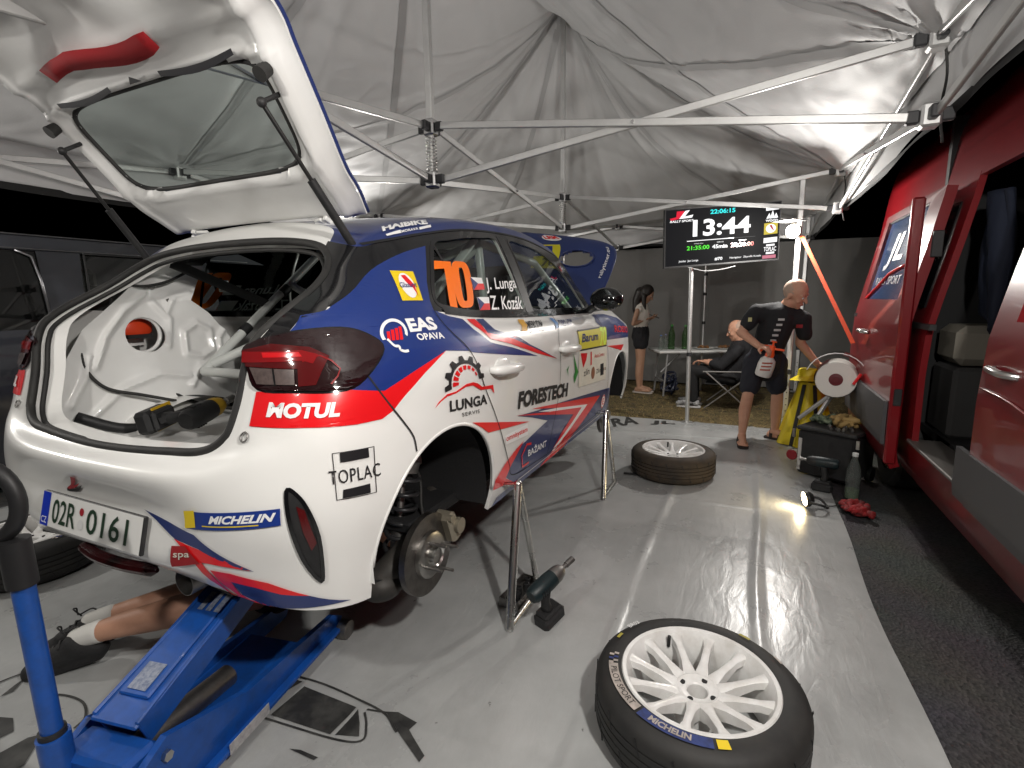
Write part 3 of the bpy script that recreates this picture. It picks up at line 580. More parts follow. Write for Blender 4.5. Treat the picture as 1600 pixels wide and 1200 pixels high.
dpoly('sponsor_sticker', YELLOW, 'glas', .004)
go, ga, gb = [Vector(p) for p in DEC['glas_oval'][1]]; ga = Vector((.033, .0)); gb = Vector((.012, .041)); go = Vector((.679, 1.094))
dpoly('sponsor_sticker', WPRINT, None, .005, 1, .03, [tuple(go + ga * math.cos(R(a)) + gb * math.sin(R(a))) for a in range(0, 360, 12)], 'S')
dpoly('sponsor_sticker', RED, 'bird', .0058); dtext('sponsor_lettering', BLUE, 't_Glas', 'Glasurit', .01, 0, .0066)
dpoly('sponsor_sticker', WPRINT, 'omni_box', .0044); dtext('sponsor_lettering', RED, 't_omni', 'omnisystem', .02, .1, .0054)
dtext('sponsor_lettering', WPRINT, 't_bazant', 'BAŽANT', .015, .15, .0044); dline('sponsor_emblem', RED, 'S', DEC['c_logo'][1], .012, .0044, sub=1)
bo = Vector((2.735, .325)); dpoly('class_badge', WPRINT, None, .0042, 1, .03, [tuple(bo + Vector((.05 * math.cos(R(a)), .05 * math.sin(R(a))))) for a in range(0, 360, 15)], 'S')
dring('class_badge', RED, 'S', [tuple(bo + Vector((.044 * math.cos(R(a)), .044 * math.sin(R(a))))) for a in range(0, 360, 15)], .008, .005)
DEC['t_E'] = ('S', [(2.715, .302), (2.755, .302), (2.715, .348)]); dtext('class_badge', RED, 't_E', 'E', .03, 0, .005)
dpoly('sponsor_emblem', GREENP, 'green_a', .0042); dpoly('sponsor_emblem', GREENP, 'green_b', .0042)
PLY = mat('rally plate yellow', (.62, .55, .02), .5); OFFW = mat('off white sticker', (.66, .64, .55), .5); LIME = mat('lime print', (.62, .85, .05), .5)
dpoly('rally_plate', PLY, 'barum', .0042); dring('rally_plate', BPRINT, 'S', DEC['barum'][1], .01, .005)
dtext('rally_plate_lettering', BLUE, 't_barum', 'Barum', .03, .2, .0056); dtext('rally_plate_lettering', LIME, 't_70y', '70', .03, 0, .0056)
dpoly('sponsor_sticker', OFFW, 'sheet', .004); dpoly('sponsor_emblem', RED, 'shield', .005); dpoly('sponsor_emblem', BPRINT, 'blk', .005); dpoly('sponsor_emblem', RED, 'bar_r', .005)
dtext('sponsor_lettering', BPRINT, 't_zlin', 'zlín', 0, 0, .005)
oc = Vector((2.43, .571)); dpoly('sponsor_emblem', mat('brown print', (.25, .10, .05), .5), None, .005, 1, .03, [tuple(oc + Vector((.04 * math.cos(R(a)), .04 * math.sin(R(a))))) for a in range(0, 360, 20)], 'S')
DEC['t_alu'] = ('S', [(2.45, .665), (2.70, .655), (2.45, .69)]); dtext('sponsor_lettering', RED, 't_alu', 'AutoCentra', 0, .1, .005)
DEC['t_zh'] = ('S', [(2.50, .556), (2.735, .552), (2.50, .584)]); dtext('sponsor_lettering', BPRINT, 't_zh', 'Zlínhora', 0, 0, .0054)
dtext('sponsor_lettering', BPRINT, 't_merlon', 'MERLON', .03, 0, .0042); dpoly('sponsor_sticker', mat('amber print', (.6, .33, .05), .5), 'mer_y', .0042)
DEC['t_gleit'] = ('S', [(1.375, .895), (1.60, .893), (1.372, .905)]); dtext('sponsor_lettering', BPRINT, 't_gleit', 'GLEIT · KAGIR', 0, 0, .0042)
dtext('sponsor_lettering', NAVY, 't_sklady', 'DSKLADY', .02, 0, .0042); dpoly('sponsor_emblem', mat('pale blue print', (.12, .25, .5), .5), 'blue_chk', .0042)
dtext('sponsor_lettering', RED, 't_rosso', 'ROSSO', .03, .15, .0044)
for k, tx, b_ in (('t_HAIBIKE', 'HAIBIKE', .05), ('t_MORAVA', 'MORAVA', .02)): dtext('sponsor_lettering', WPRINT, k, tx, b_, .1, .004)
dpoly('sponsor_emblem', WPRINT, 'hb_a', .004); dpoly('sponsor_emblem', WPRINT, 'hb_b', .004)
# tail stickers
MBLUE = mat('tyre maker blue', (.01, .035, .22), .4)
dpoly('sponsor_sticker', MBLUE, 'michelin', .004); dpoly('sponsor_sticker', YELLOW, 'mich_y', .0048); dpoly('sponsor_sticker', YELLOW, 'mich_line', .0048)
dtext('sponsor_lettering', WPRINT, 't_MICHELIN', 'MICHELIN', .04, .18, .0052)
dpoly('team_emblem', mat('dark red print', (.35, .01, .02), .5), 'jl_r', .004); dpoly('team_emblem', BPRINT, 'jl_b', .0045)
for k, m_ in (('rear_navy', NAVY), ('rear_red', RED), ('rear_red2', RED), ('rear_navy2', NAVY)): dpoly('livery_stripe', m_, k, .003)
sp = dpoly('tow_strap_tag', mat('dark red webbing', (.30, .012, .016), .7), 'sparco', .006); dtext('sponsor_lettering', OFFW, 't_spa', 'spa', .01, 0, .0085, parent=sp)
# number plate
PLATEW = mat('number plate white', (.72, .72, .70), .35, 0, .3)
def plate_pt(a, b, o=0.):                     # a 0..1 left to right, b 0..1 up
    n = Vector((-.97, 0, .24)); return V(.031 + .027 * b, -.262 + .524 * a, .354 + .106 * b) + n * o
mb = MB(); mb.bar((plate_pt(.5, 0)), (plate_pt(.5, 1)), .534, .012, up=(-1, 0, 0), bev=.003); plate = mb.build('number_plate', BLACKP, car)
def on_plate(name, m, poly, o): return MB().add([plate_pt(a, b, o) for a, b in poly], [tuple(t) for t in polyfill(poly)[1]]).build(name, m, plate, 0)
on_plate('plate_face', PLATEW, [(.0, .02), (1, .02), (1, .98), (0, .98)], .0068)
on_plate('country_band', mat('plate blue', (.005, .03, .40), .4), [(.0, .02), (.085, .02), (.085, .98), (0, .98)], .0078)
def plate_text(txt, a0, a1, b0, b1, m, bold=.0):
    mb = MB(); vs, fs, x0, x1, y0, y1 = glyphs(txt, bold)
    mb.add([plate_pt(a0 + (a1 - a0) * (v.x - x0) / (x1 - x0), b0 + (b1 - b0) * (v.y - y0) / (y1 - y0), .0088) for v in vs], fs); return mb.build('plate_lettering', m, plate, 0)
PGRN = mat('plate green black', (.012, .035, .018), .45)
plate_text('02R', .125, .375, .16, .84, PGRN, .01); plate_text('0161', .49, .885, .16, .84, PGRN, .01); plate_text('CZ', .012, .072, .1, .28, WPRINT)
on_plate('plate_seal', mat('plate sticker red', (.3, .01, .02), .5), [(.43 + .022 * math.cos(t), .68 + .11 * math.sin(t)) for t in [k * math.pi / 6 for k in range(12)]], .0084)
on_plate('plate_seal', mat('plate sticker grey', (.62, .62, .62), .4), [(.43 + .028 * math.cos(t), .33 + .14 * math.sin(t)) for t in [k * math.pi / 8 for k in range(16)]], .0084)
# seal round the tailgate opening
SP = smoothpoly(OPENF, 6)
MB().tube([on_body('B', a * .985, b if b > .7 else b + .004, -.004) for a, b in SP], .013, 10, True).build('tailgate_seal', RUBBER, car, 180)
MB().tube([on_body('B', a * .955, .945 + (b - .945) * .972, -.03) for a, b in SP], .008, 8, True).build('inner_seal', RUBBER, car, 180)
# flange between seal and cabin: short tunnel of white sheet metal
N_ = len(SP); fl = MB(); A = [on_body('B', a, b, -.012) for a, b in SP]; B = [on_body('B', a * .94, .945 + (b - .945) * .965, -.012) + Vector((.07, 0, 0)) for a, b in SP]
fl.add(A + B, [(i, (i + 1) % N_, N_ + (i + 1) % N_, N_ + i) for i in range(N_)]).build('opening_flange', WHITE, car)
# boot interior
RIDGE = [[(.75, .82), (.76, .92), (.82, .955), (.88, .92), (.88, .83), (.82, .80), (.75, .82)], [(.91, .78), (.92, .88), (.955, .93)], [(.74, .68), (.80, .76), (.87, .76), (.93, .68)], [(.36, .60), (.48, .70), (.62, .745), (.74, .72)], [(.40, .80), (.45, .92), (.53, 1.02), (.63, 1.09)], [(.70, 1.0), (.74, 1.08), (.80, 1.1)], [(.30, .66), (.36, .76), (.38, .84)], [(.50, .56), (.66, .60), (.80, .58)], [(.68, .86), (.71, .98), (.66, 1.05)]]
def seg_d(px_, pz_, a, b):
    dx, dz = b[0] - a[0], b[1] - a[1]; t = max(0, min(1, ((px_ - a[0]) * dx + (pz_ - a[1]) * dz) / (dx * dx + dz * dz))); return math.hypot(px_ - a[0] - t * dx, pz_ - a[1] - t * dz)
def emboss(p, side):
    h = 0.
    for P in RIDGE:
        d = min(seg_d(p.x, p.z, a, b) for a, b in zip(P, P[1:])); h = max(h, math.exp(-(d / .014) ** 2))
    return p + V(0, -side * (.014 * h + .004 * noise.noise(p * 9)), 0)
def lerp_tab(z, P):
    for (a, ra), (b, rb) in zip(P, P[1:]):
        if z <= b: return ra + (rb - ra) * max(0, (z - a) / (b - a))
    return P[-1][1]
TUBA = {}
for s_ in (1, -1):                              # half turn of the tub that lies above the axle
    _, u_, w_ = frame(V(0, s_, 0)); z0_ = math.atan2(w_.z, u_.z); TUBA[s_] = (z0_ - math.pi / 2, z0_ + math.pi / 2)
INW = mat('white inner sheet metal', (.72, .72, .71), .38, 0, .35, noise_=(5, .35, (.62, .61, .58), .08), bump=(7, .25, .006))
FRID = [[(.30, -.36), (.52, -.36), (.52, -.12), (.30, -.12)], [(.58, -.36), (.82, -.36), (.82, -.06)], [(.32, .02), (.54, .02), (.54, .30), (.34, .30)], [(.62, .06), (.62, .34), (.86, .34)], [(.22, -.45), (.9, -.46)]]
def floor_pt(u, v):
    x, r = .16 + 1.0 * u, -.56 + 1.12 * v; h = max(math.exp(-(min(seg_d(x, r, a, b) for a, b in zip(P, P[1:])) / .016) ** 2) for P in FRID)
    return V(x, r, .53 + .011 * h + .05 * max(0, .12 - u) + .10 * max(0, abs(r) - .46))
MB().grid(90, 90, floor_pt).build('boot_floor', INW, car)
for side in (-1, 1):
    def pan(u, v, side=side):
        z = .50 + .72 * v; xa = lerp_tab(z, [(.5, .24), (.8, .28), (.95, .37), (1.1, .54), (1.22, .66)]); xb = lerp_tab(z, [(.5, .98), (.88, .98), (1.0, .88), (1.06, .80), (1.22, .90)]); x = xa + (xb - xa) * u; r = .60 + .05 * math.sin(math.pi * u) - .09 * (1 - v) * math.exp(-((x - .70) / .28) ** 2) * 1.6
        r = min(r, -on_body('S', x, z).y - .035); return V(x, side * r, z)
    q = MB().grid(100, 90, lambda u, v: emboss(pan(u, v), side))
    hx, hz, hr = .60, .915, .075
    q.f = [f for f in q.f if sum((q.v[i][0] - hx) ** 2 + (q.v[i][2] - hz) ** 2 for i in f) / 4 > hr ** 2]; q.m = [0] * len(q.f)
    for i, p in enumerate(q.v):                      # draw the cut edge onto the circle
        dd = math.hypot(p[0] - hx, p[2] - hz)
        if .5 * hr < dd < hr + .017: q.v[i] = (hx + (p[0] - hx) * hr / dd, p[1], hz + (p[2] - hz) * hr / dd)
    pn = q.build('inner_quarter_panel', INW, car)
    MB().tube([V(hx + .077 * math.cos(R(a)), side * .622, hz + .077 * math.sin(R(a))) for a in range(0, 360, 12)], .009, 8, True).build('hole_rim', INW, pn, 180)
    for x_, z_ in ((.46, .62), (.52, .585), (.86, .60), (.90, .72), (.72, 1.06), (.66, 1.12)): MB().cyl(V(x_, side * .60, z_), V(x_, side * .632, z_), .009, n=12).build('panel_bolt', STEEL, pn)
MB().grid(10, 10, lambda u, v: V(.48 + .2 * u, -.75 - .02 * v, .86 + .14 * v)).build('quarter_backing', INW, car)
MB().ball(V(.62, -.70, .945), (.075, .03, .055), 16).build('orange_cover', mat('orange red plastic', (.75, .06, .015), .4), car)
MB().box(V(.62, -.675, .905), (.10, .02, .018)).build('dark_bracket', BLACKP, car)
CAGE = mat('pale grey roll cage', (.58, .60, .58), .35, 0, .3)
def cage(a, b, r=.021): MB().cyl(V(*a), V(*b), r, n=16).build('roll_cage_tube', CAGE, car)
for s in (-1, 1):
    cage((.76, s * .47, .74), (1.55, s * .50, 1.33)); cage((1.60, s * .60, .30), (1.60, s * .50, 1.33)); cage((1.6, s * .50, 1.33), (2.3, s * .52, 1.27)); cage((2.3, s * .52, 1.27), (2.75, s * .66, .9))
    cage((1.62, s * .62, .65), (2.7, s * .66, .62))
cage((1.6, -.5, 1.33), (1.6, .5, 1.33)); cage((.80, -.46, .77), (1.56, .47, 1.31)); cage((1.58, -.57, .5), (1.58, .5, 1.3), .019); cage((.76, -.47, .74), (.76, .47, .74)); cage((1.58, .57, .5), (1.3, -.49, 1.14), .019)
for a in (.3, .62): MB().cyl(V(.76 + .79 * a - .02, -.485 + .015 * a, .74 + .59 * a - .015), V(.76 + .79 * a + .02, -.485 + .015 * a, .74 + .59 * a + .015), .025, n=14).build('cage_clamp', BLACKP, car)
MB().tube(cr([V(.50, -.62, 1.10), V(.52, -.645, .98), V(.54, -.645, .84), V(.60, -.60, .73), V(.72, -.48, .60), V(.86, -.2, .56), V(.95, .1, .55), V(1.0, .4, .56)], 8), .008, 8).build('cable_loom', RUBBER, car, 180)
MB().tube(cr([V(.36, -.60, .86), V(.37, -.59, .78), V(.42, -.57, .71), V(.52, -.52, .67), V(.62, -.47, .63)], 6), .007, 8).build('cable_loom', RUBBER, car, 180)
MB().tube(cr([V(.52, -.60, 1.14), V(.60, -.58, 1.12), V(.70, -.57, 1.14), V(.78, -.56, 1.18)], 6), .006, 8).build('cable_loom', RUBBER, car, 180)
mb = MB(); mb.bar(V(.70, -.52, 1.22), V(1.18, -.48, 1.02), .004, .045); mb.build('tie_down_strap', mat('black webbing', (.012, .012, .012), .85), car)
MB().box(V(.93, -.515, 1.125), (.05, .012, .055), bev=.004).build('strap_buckle', CHROME, car)
MB().tube(cr([V(.30, -.57, .62), V(.40, -.50, .56), V(.5, -.44, .545)], 5), .02, 10).build('tow_strap_roll', BLACKP, car, 180)
SEATM = mat('dark seat shell', (.012, .012, .014), .7)
for s in (-1, 1):
    mb = MB(); mb.grid(10, 12, lambda u, v: V(1.72 + .28 * v + .05 * math.sin(math.pi * u) * (1 - v), s * .36 - .25 + .5 * u, 1.22 - .72 * v) if v < .8 else V(1.944 + .6 * (v - .8) * 3, s * .36 - .25 + .5 * u, .644 - .05 * math.sin(math.pi * u)))
    mb.box(V(1.75, s * .36 - .24, 1.0), (.14, .04, .34), bev=.01); mb.box(V(1.75, s * .36 + .24, 1.0), (.14, .04, .34), bev=.01); mb.build('bucket_seat', SEATM, car)
DARK = mat('dark cabin trim', (.008, .008, .009), .8)
MB().box(V(2.62, 0, .80), (.36, 1.36, .26), bev=.06).build('dashboard', DARK, car)
MB().box(V(1.95, 0, .27), (1.8, 1.5, .03)).build('cabin_floor', DARK, car)
MB().box(V(1.2, 0, .45), (.04, 1.1, .36)).build('rear_bulkhead', DARK, car)
for s in (-1, 1): MB().box(V(2.1, s * .72, .62), (1.2, .03, .6), bev=.01).build('door_card', DARK, car)
# windscreen, scuttle, bonnet, engine bay
ac = [Vector(p) for p in [V(2.70, .775, .955), V(2.59, .712, 1.115), V(2.34, .648, 1.312), V(2.24, .565, 1.382), V(2.19, 0, 1.437)]]
A_ = cr([V(2.735, .77, .955), V(2.60, .71, 1.12), V(2.36, .64, 1.315), V(2.26, .56, 1.385)], 6); C_ = cr([V(3.0, 0, .985), V(2.78, 0, 1.14), V(2.45, 0, 1.34), V(2.21, 0, 1.437)], 6); nA = len(A_) - 1
def wsh(u, v):
    k = min(int(round(v * nA)), nA); a, c = A_[k], C_[k]; t = 2 * u - 1; w = 1 - t * t
    p = Vector((a.x + (c.x - a.x) * w, a.y * -t if t < 0 else a.y * -t, a.z + (c.z - a.z) * w)); return Vector((p.x, abs(a.y) * t, p.z))
MB().grid(24, nA, wsh).build('windscreen', GLASS, car, 180)
MB().box(V(2.93, 0, .955), (.16, 1.4, .05), bev=.02).build('scuttle_panel', BLACKP, car)
MB().box(V(3.35, 0, .62), (.9, 1.3, .3), bev=.04).build('engine', DARK, car)
BR_ = thing('bonnet', '', '', (0, 0, 0)); del BR_['label']; del BR_['category']; BR_.parent = car
bonnet_root = BR_
def bon(a, b, o=0.):                        # a -1..1 across, b 0..1 hinge to nose
    w = .70 + .135 * math.sin(min(b, .8) / .8 * math.pi / 2) - .02 * b
    if b > .62: w *= math.sqrt(max(0, 1 - ((b - .62) / .385) ** 3.0))
    x = 3.02 + .26 * b + .10 * b * b; z = .965 + .60 * b; crown = -.07 * (1 - a * a) - .015 * math.cos(5 * a) * (1 - b)
    n = Vector((-.86, 0, .5)); return V(x, w * a, z) + n * (-crown + o - .012 * (abs(a) ** 6))
hc = (.63, .62)
mb = MB(); mb.grid(56, 48, lambda u, v: bon(2 * u - 1, v))
def hole(p): return ((p[0] - hc[0]) / .16) ** 2 + ((p[1] - hc[1]) / .105) ** 2 < 1
keep = []
for f in mb.f:
    i, j = divmod(f[0], 49); a, b = 2 * (i + .5) / 56 - 1, (j + .5) / 48
    if not (hole((a, b)) or hole((-a, b))): keep.append(f)
mb.f = keep; mb.m = [0] * len(keep)
bo_ = mb.build('bonnet_skin', mat('navy bonnet wrap', (.014, .03, .13), .42, 0, .3), BR_, 180, fix=False)
md = bo_.modifiers.new('t', 'SOLIDIFY'); md.thickness = .018
for sg in (1, -1): MB().tube([bon(sg * hc[0] + .165 * math.cos(R(t)), hc[1] + .11 * math.sin(R(t)), .004) for t in range(0, 360, 10)], .006, 8, True).build('vent_rim', NAVY, BR_, 180)
def bon_poly(name, m, pts, o): 
    vs, fs = finer(*polyfill(pts), .06); return MB().add([bon(v.x, v.y, o) for v in vs], fs).build(name, m, BR_, 180, fix=False)
def bon_text(txt, o, du, dv, m, bold=.0):
    mb = text_on(MB(), txt, (*o, 0), (*du, 0), (*dv, 0), bold); MB().add([bon(v[0], v[1], .006) for v in mb.v], mb.f).build('sponsor_lettering', m, BR_, 0, fix=False)
bon_text('rallytimer.eu', (.94, .38), (.01, .40), (-.045, 0), WPRINT, .01)
bon_poly('sponsor_emblem', WPRINT, [(.42 + .12 * math.cos(R(t)), .90 + .045 * math.sin(R(t))) for t in range(0, 360, 20)], .003); bon_text('LRM', (.33, .88), (.18, 0), (0, .05), RED, .04)
bon_poly('rally_plate', PLY, [(.20, .48), (.46, .48), (.46, .80), (.20, .80)], .003); bon_poly('rally_plate', MBLUE, [(.20, .64), (.38, .64), (.38, .78), (.20, .78)], .0045); bon_text('Barum', (.21, .67), (.16, 0), (0, .07), WPRINT, .02); bon_text('70', (.30, .50), (.14, 0), (0, .11), BPRINT, .03)
MB().cyl(V(3.3, .35, .75), V(3.36, .35, 1.40), .006, n=8).build('bonnet_stay', STEEL, car)
# underside, rear valance, exhaust
MB().box(V(1.9, 0, .215), (2.4, 1.36, .05), bev=.01).build('underbody', DARK, car)
MB().box(V(.62, 0, .30), (.9, .76, .14), bev=.05).build('rear_underbody', DARK, car)
mb = MB(); mb.grid(24, 6, lambda u, v: V(.115 + .20 * v + .5 * max(0, abs(2 * u - 1) - .7), .74 * (2 * u - 1), .275 - .05 * v - .065 * abs(2 * u - 1) ** 2)); mb.build('rear_valance', BLACKP, car)
mb = MB(); mb.tube(cr([V(.10, -.20, .262), V(.085, -.08, .256), V(.085, .06, .256), V(.10, .2, .26)], 6), [.006] + [.02] * 17 + [.006], 10); mb.build('fog_lamp', mat('maroon lens', (.035, .004, .005), .2), car)
mb = MB(); mb.lathe([(.04, 0), (.042, 0), (.042, .14), (.036, .14), (.036, .01)], V(.13, .27, .222), V(1, 0, 0), 24); mb.build('exhaust_tip', STEEL, car)
# rear axle ends
for s in (1, -1):
    hub = thing('rear_hub', '', '', (0, 0, 0)); del hub['label']; del hub['category']; hub.parent = car
    cx, cz = .70, .138
    MB().lathe([(.085, .012), (.148, .012), (.148, -.012), (.085, -.012)], V(cx, s * .745, cz), V(0, s, 0), 48).build('brake_disc', mat('worn disc steel', (.20, .19, .18), .32, 1, noise_=(30, .6, (.10, .095, .09), .15)), hub, 30)
    MB().lathe([(.0, .045), (.02, .045), (.034, .046), (.036, .03), (.07, .03), (.083, .026), (.086, .012), (.086, -.02)], V(cx, s * .745, cz), V(0, s, 0), 40).build('hub', mat('hub metal', (.42, .41, .39), .3, 1), hub, 30)
    MB().lathe([(.028, .048), (.034, .054), (.036, .046)], V(cx, s * .745, cz), V(0, s, 0), 24).build('hub_cap_ring', CHROME, hub)
    for k in range(4): a = R(20 + 90 * k); MB().cyl(V(cx + .058 * math.cos(a), s * .765, cz + .058 * math.sin(a)), V(cx + .058 * math.cos(a), s * .845, cz + .058 * math.sin(a)), .0058, n=10).build('wheel_stud', STEEL, hub)
    mb = MB(); mb.box(V(cx + .128, s * .755, cz + .055), (.055, .085, .13), Matrix.Rotation(s * 0, 3, 'Z') @ Matrix.Rotation(-.35, 3, 'Y'), .014); mb.cyl(V(cx + .14, s * .79, cz + .06), V(cx + .14, s * .812, cz + .06), .03, n=18); mb.cyl(V(cx + .10, s * .78, cz + .1), V(cx + .10, s * .80, cz + .1), .014, n=12); mb.build('brake_caliper', mat('caliper bronze grey', (.30, .27, .21), .45, .6), hub)
    MB().tube([V(.70 + .013 * t + .052 * math.cos(t * 2 * math.pi), s * (.605) + .052 * math.sin(t * 2 * math.pi), .05 + .052 * t) for t in [i / 20 for i in range(0, 141)]], .0085, 8).build('coil_spring', mat('black spring', (.03, .03, .032), .35, .3), hub, 180)
    mb = MB(); mb.cyl(V(.70, s * .60, .0), V(.74, s * .60, .22), .030); mb.cyl(V(.74, s * .60, .22), V(.80, s * .59, .48), .014); mb.cyl(V(.785, s * .60, .40), V(.795, s * .6, .44), .05, .056); mb.cyl(V(.70, s * .60, .04), V(.70, s * .60, .055), .062); mb.build('damper', STEEL, hub)
    mb = MB(); mb.tube(cr([V(1.16, s * .52, .24), V(.95, s * .58, .18), V(.69, s * .66, .13), V(.56, s * .60, .04)], 6), [.045] * 6 + [.05] * 6 + [.055] * 7, 12); mb.ball(V(.60, s * .62, .05), (.09, .08, .06)); mb.build('trailing_arm', mat('dirty black steel', (.03, .029, .027), .5, .3, noise_=(10, .6, (.09, .08, .07), .1)), hub)
    MB().tube(cr([V(.80, s * .62, .44), V(.84, s * .63, .36), V(.80, s * .66, .27), V(.76, s * .70, .22)], 6), .006, 8).build('brake_hose', RUBBER, hub, 180)
    MB().cyl(V(.80, s * .60, .50), V(.80, s * .605, .36), .016, n=10).build('sensor_loom', BLACKP, hub)
    MB().lathe([(.08, .012), (.15, .012), (.15, -.012), (.08, -.012), (.08, .012)], V(3.215, s * .74, .12), V(0, s, 0), 36).build('front_brake_disc', mat('worn disc steel'), hub, 30)
    MB().lathe([(0, .05), (.035, .05), (.04, .03), (.08, .03), (.085, 0)], V(3.215, s * .745, .12), V(0, s, 0), 24).build('front_hub', mat('hub metal'), hub, 30)
    MB().cyl(V(3.215, s * .6, .05), V(3.2, s * .58, .5), .03).build('front_strut', STEEL, hub)
MB().cyl(V(.80, -.6, .18), V(.80, .6, .18), .05, n=16).build('rear_axle_beam', MATS['dirty black steel'], car)
# tailgate, raised; built in car coordinates
TGP = [(.738, .505, 1.316), (.655, .538, 1.38), (.572, .556, 1.44), (.46, .582, 1.572), (.35, .606, 1.70), (.295, .622, 1.755), (.18, .636, 1.812), (.05, .632, 1.845), (-.075, .595, 1.855)]
TG = cr([(x, w, z) for x, w, z in TGP], 8); nT = len(TG) - 1
tg = thing('tailgate', '', '', (0, 0, 0)); del tg['label']; del tg['category']; tg.parent = car
def tgp(u, v, o=0.):                           # u -1..1 across, v 0..1 hinge to latch, o metres towards the outer skin
    k = v * nT; i = min(int(k), nT - 1); t = k - i; p = TG[i].lerp(TG[i + 1], t); d = (TG[i + 1] - TG[i]); n = Vector((d.z, 0, -d.x)).normalized()
    if n.x < 0 and n.z < 0: n = -n
    if n.z < 0: n = -n
    crown = .035 * (1 - u * u) * (.4 + .6 * v)
    q = Vector((p.x, -p.y * u, p.z)); return q + n * (o + crown)
GV0, GV1 = 2.15 / 8, 4.1 / 8; gvc, gvh = (GV0 + GV1) / 2, (GV1 - GV0) / 2
def gl(u, v): return (abs(u) / .80) ** 5 + (abs(v - gvc) / gvh) ** 5
NU_, NV_ = 72, 64
def skin(off, name, m):
    mb = MB(); mb.grid(NU_, NV_, lambda a, b: tgp(2 * a - 1, b, off(2 * a - 1, b))); kp = []
    for f in mb.f:
        i, j = divmod(f[0], NV_ + 1)
        if gl(2 * (i + .5) / NU_ - 1, (j + .5) / NV_) > (.97 if name == 'inner_panel' else 1.9): kp.append(f)
    mb.f = kp; mb.m = [0] * len(kp); return mb.build(name, m, tg, 180, fix=False)
def ss(a, b, x): t = max(0, min(1, (x - a) / (b - a))); return t * t * (3 - 2 * t)
def inner_off(u, v):
    e = max(ss(.90, .985, abs(u)), ss(.965, 1.0, v), ss(.05, .0, v) if v < .05 else 0)
    g = gl(u, v) ** .2
    rib = .010 * math.exp(-((g - 1.18) / .035) ** 2) + .012 * math.exp(-((abs(u) - .885) / .018) ** 2)
    low = 0.
    if v > GV1 + .02: low = -.012 * math.exp(-((v - .66) / .02) ** 2) + .02 * math.exp(-(((abs(u) - .42) / .16) ** 2 + ((v - .80) / .07) ** 2)) + .014 * math.exp(-((u / .12) ** 2 + ((v - .74) / .1) ** 2))
    return .045 * e - rib + low + (.016 if g < 1.07 else 0)
skin(inner_off, 'inner_panel', INW)
skin(lambda u, v: .06, 'outer_skin', NAVY)
# rim closing the two skins
rim = [(-1, k / 40) for k in range(41)] + [(-1 + 2 * k / 40, 1) for k in range(1, 41)] + [(1, 1 - k / 40) for k in range(1, 41)] + [(1 - 2 * k / 40, 0) for k in range(1, 40)]
nn = len(rim); MB().add([tgp(a, b, inner_off(a, b)) for a, b in rim] + [tgp(a, b, .06) for a, b in rim], [(i, (i + 1) % nn, nn + (i + 1) % nn, nn + i) for i in range(nn)]).build('tailgate_edge', WHITE, tg)
MB().tube([tgp(a * 1.003, b, .058) for a, b in rim[2:121]], .006, 8).build('outer_edge_strip', NAVY, tg, 180)
gr = [(.80 * math.copysign(abs(math.cos(t)) ** .4, math.cos(t)), gvc + gvh * math.copysign(abs(math.sin(t)) ** .4, math.sin(t))) for t in [2 * math.pi * k / 96 for k in range(96)]]
MB().tube([tgp(a, b, .02) for a, b in gr], .008, 8, True).build('glass_seal', RUBBER, tg, 180)
mb = MB(); mb.grid(24, 16, lambda a, b: tgp((2 * a - 1) * .82, gvc + (2 * b - 1) * gvh * 1.02, .035)); mb.build('rear_window', glassmat('tailgate glass', (.74, .82, .79), ior=1.45), tg, 180)
def tpoly(name, m, pts, o):
    vs, fs = finer(*polyfill(pts), .05); return MB().add([tgp(v.x, v.y, (inner_off(v.x, v.y) if name != 'bonding_strip' else -.008) + o) for v in vs], fs).build(name, m, tg, 180, fix=False)
def strip(u0, u1, v0, h): return [(u0 + (u1 - u0) * k / 10, v0 - .02 * math.cos(math.pi * (k / 10 - .5))) for k in range(11)] + [(u1 + (u0 - u1) * k / 10, v0 + h - .02 * math.cos(math.pi * (k / 10 - .5))) for k in range(11)]
BK = mat('black bonding strip', (.012, .012, .016), .5)
tpoly('bonding_strip', BK, strip(.17, .72, .525, .026), -.004); tpoly('bonding_strip', BK, strip(-.72, -.25, .525, .026), -.004); tpoly('bonding_strip', BK, [(-.08, .53), (.02, .53), (-.05, .565)], -.004)
tpoly('access_hole', BK, [(.05, .90), (.22, .90), (.2, .93), (.08, .925)], -.004); tpoly('access_hole', BK, [(.30, .905), (.36, .9), (.36, .925), (.31, .925)], -.004)
tpoly('access_hole', BK, [(-.60, .88), (-.35, .88), (-.35, .90), (-.60, .90)], -.004)
# pull strap
sv = [tgp(-.55 + .85 * k / 12, .66 + .015 * math.sin(k * .5) - .0 * k, -.012 - .006 * math.sin(math.pi * k / 12)) for k in range(13)]
mb = MB(); vs = []
for k, p in enumerate(sv): d = tgp(-.55 + .85 * k / 12, .70, -.016) - tgp(-.55 + .85 * k / 12, .66, -.016); d.normalize(); w = .030 if 3 < k < 12 else .024; vs += [p - d * w, p + d * w]
mb.add(vs, [(2 * k, 2 * k + 2, 2 * k + 3, 2 * k + 1) for k in range(12)]); ps = mb.build('pull_strap', mat('red webbing', (.30, .006, .010), .8), tg, 180); ps.modifiers.new('t', 'SOLIDIFY').thickness = .004
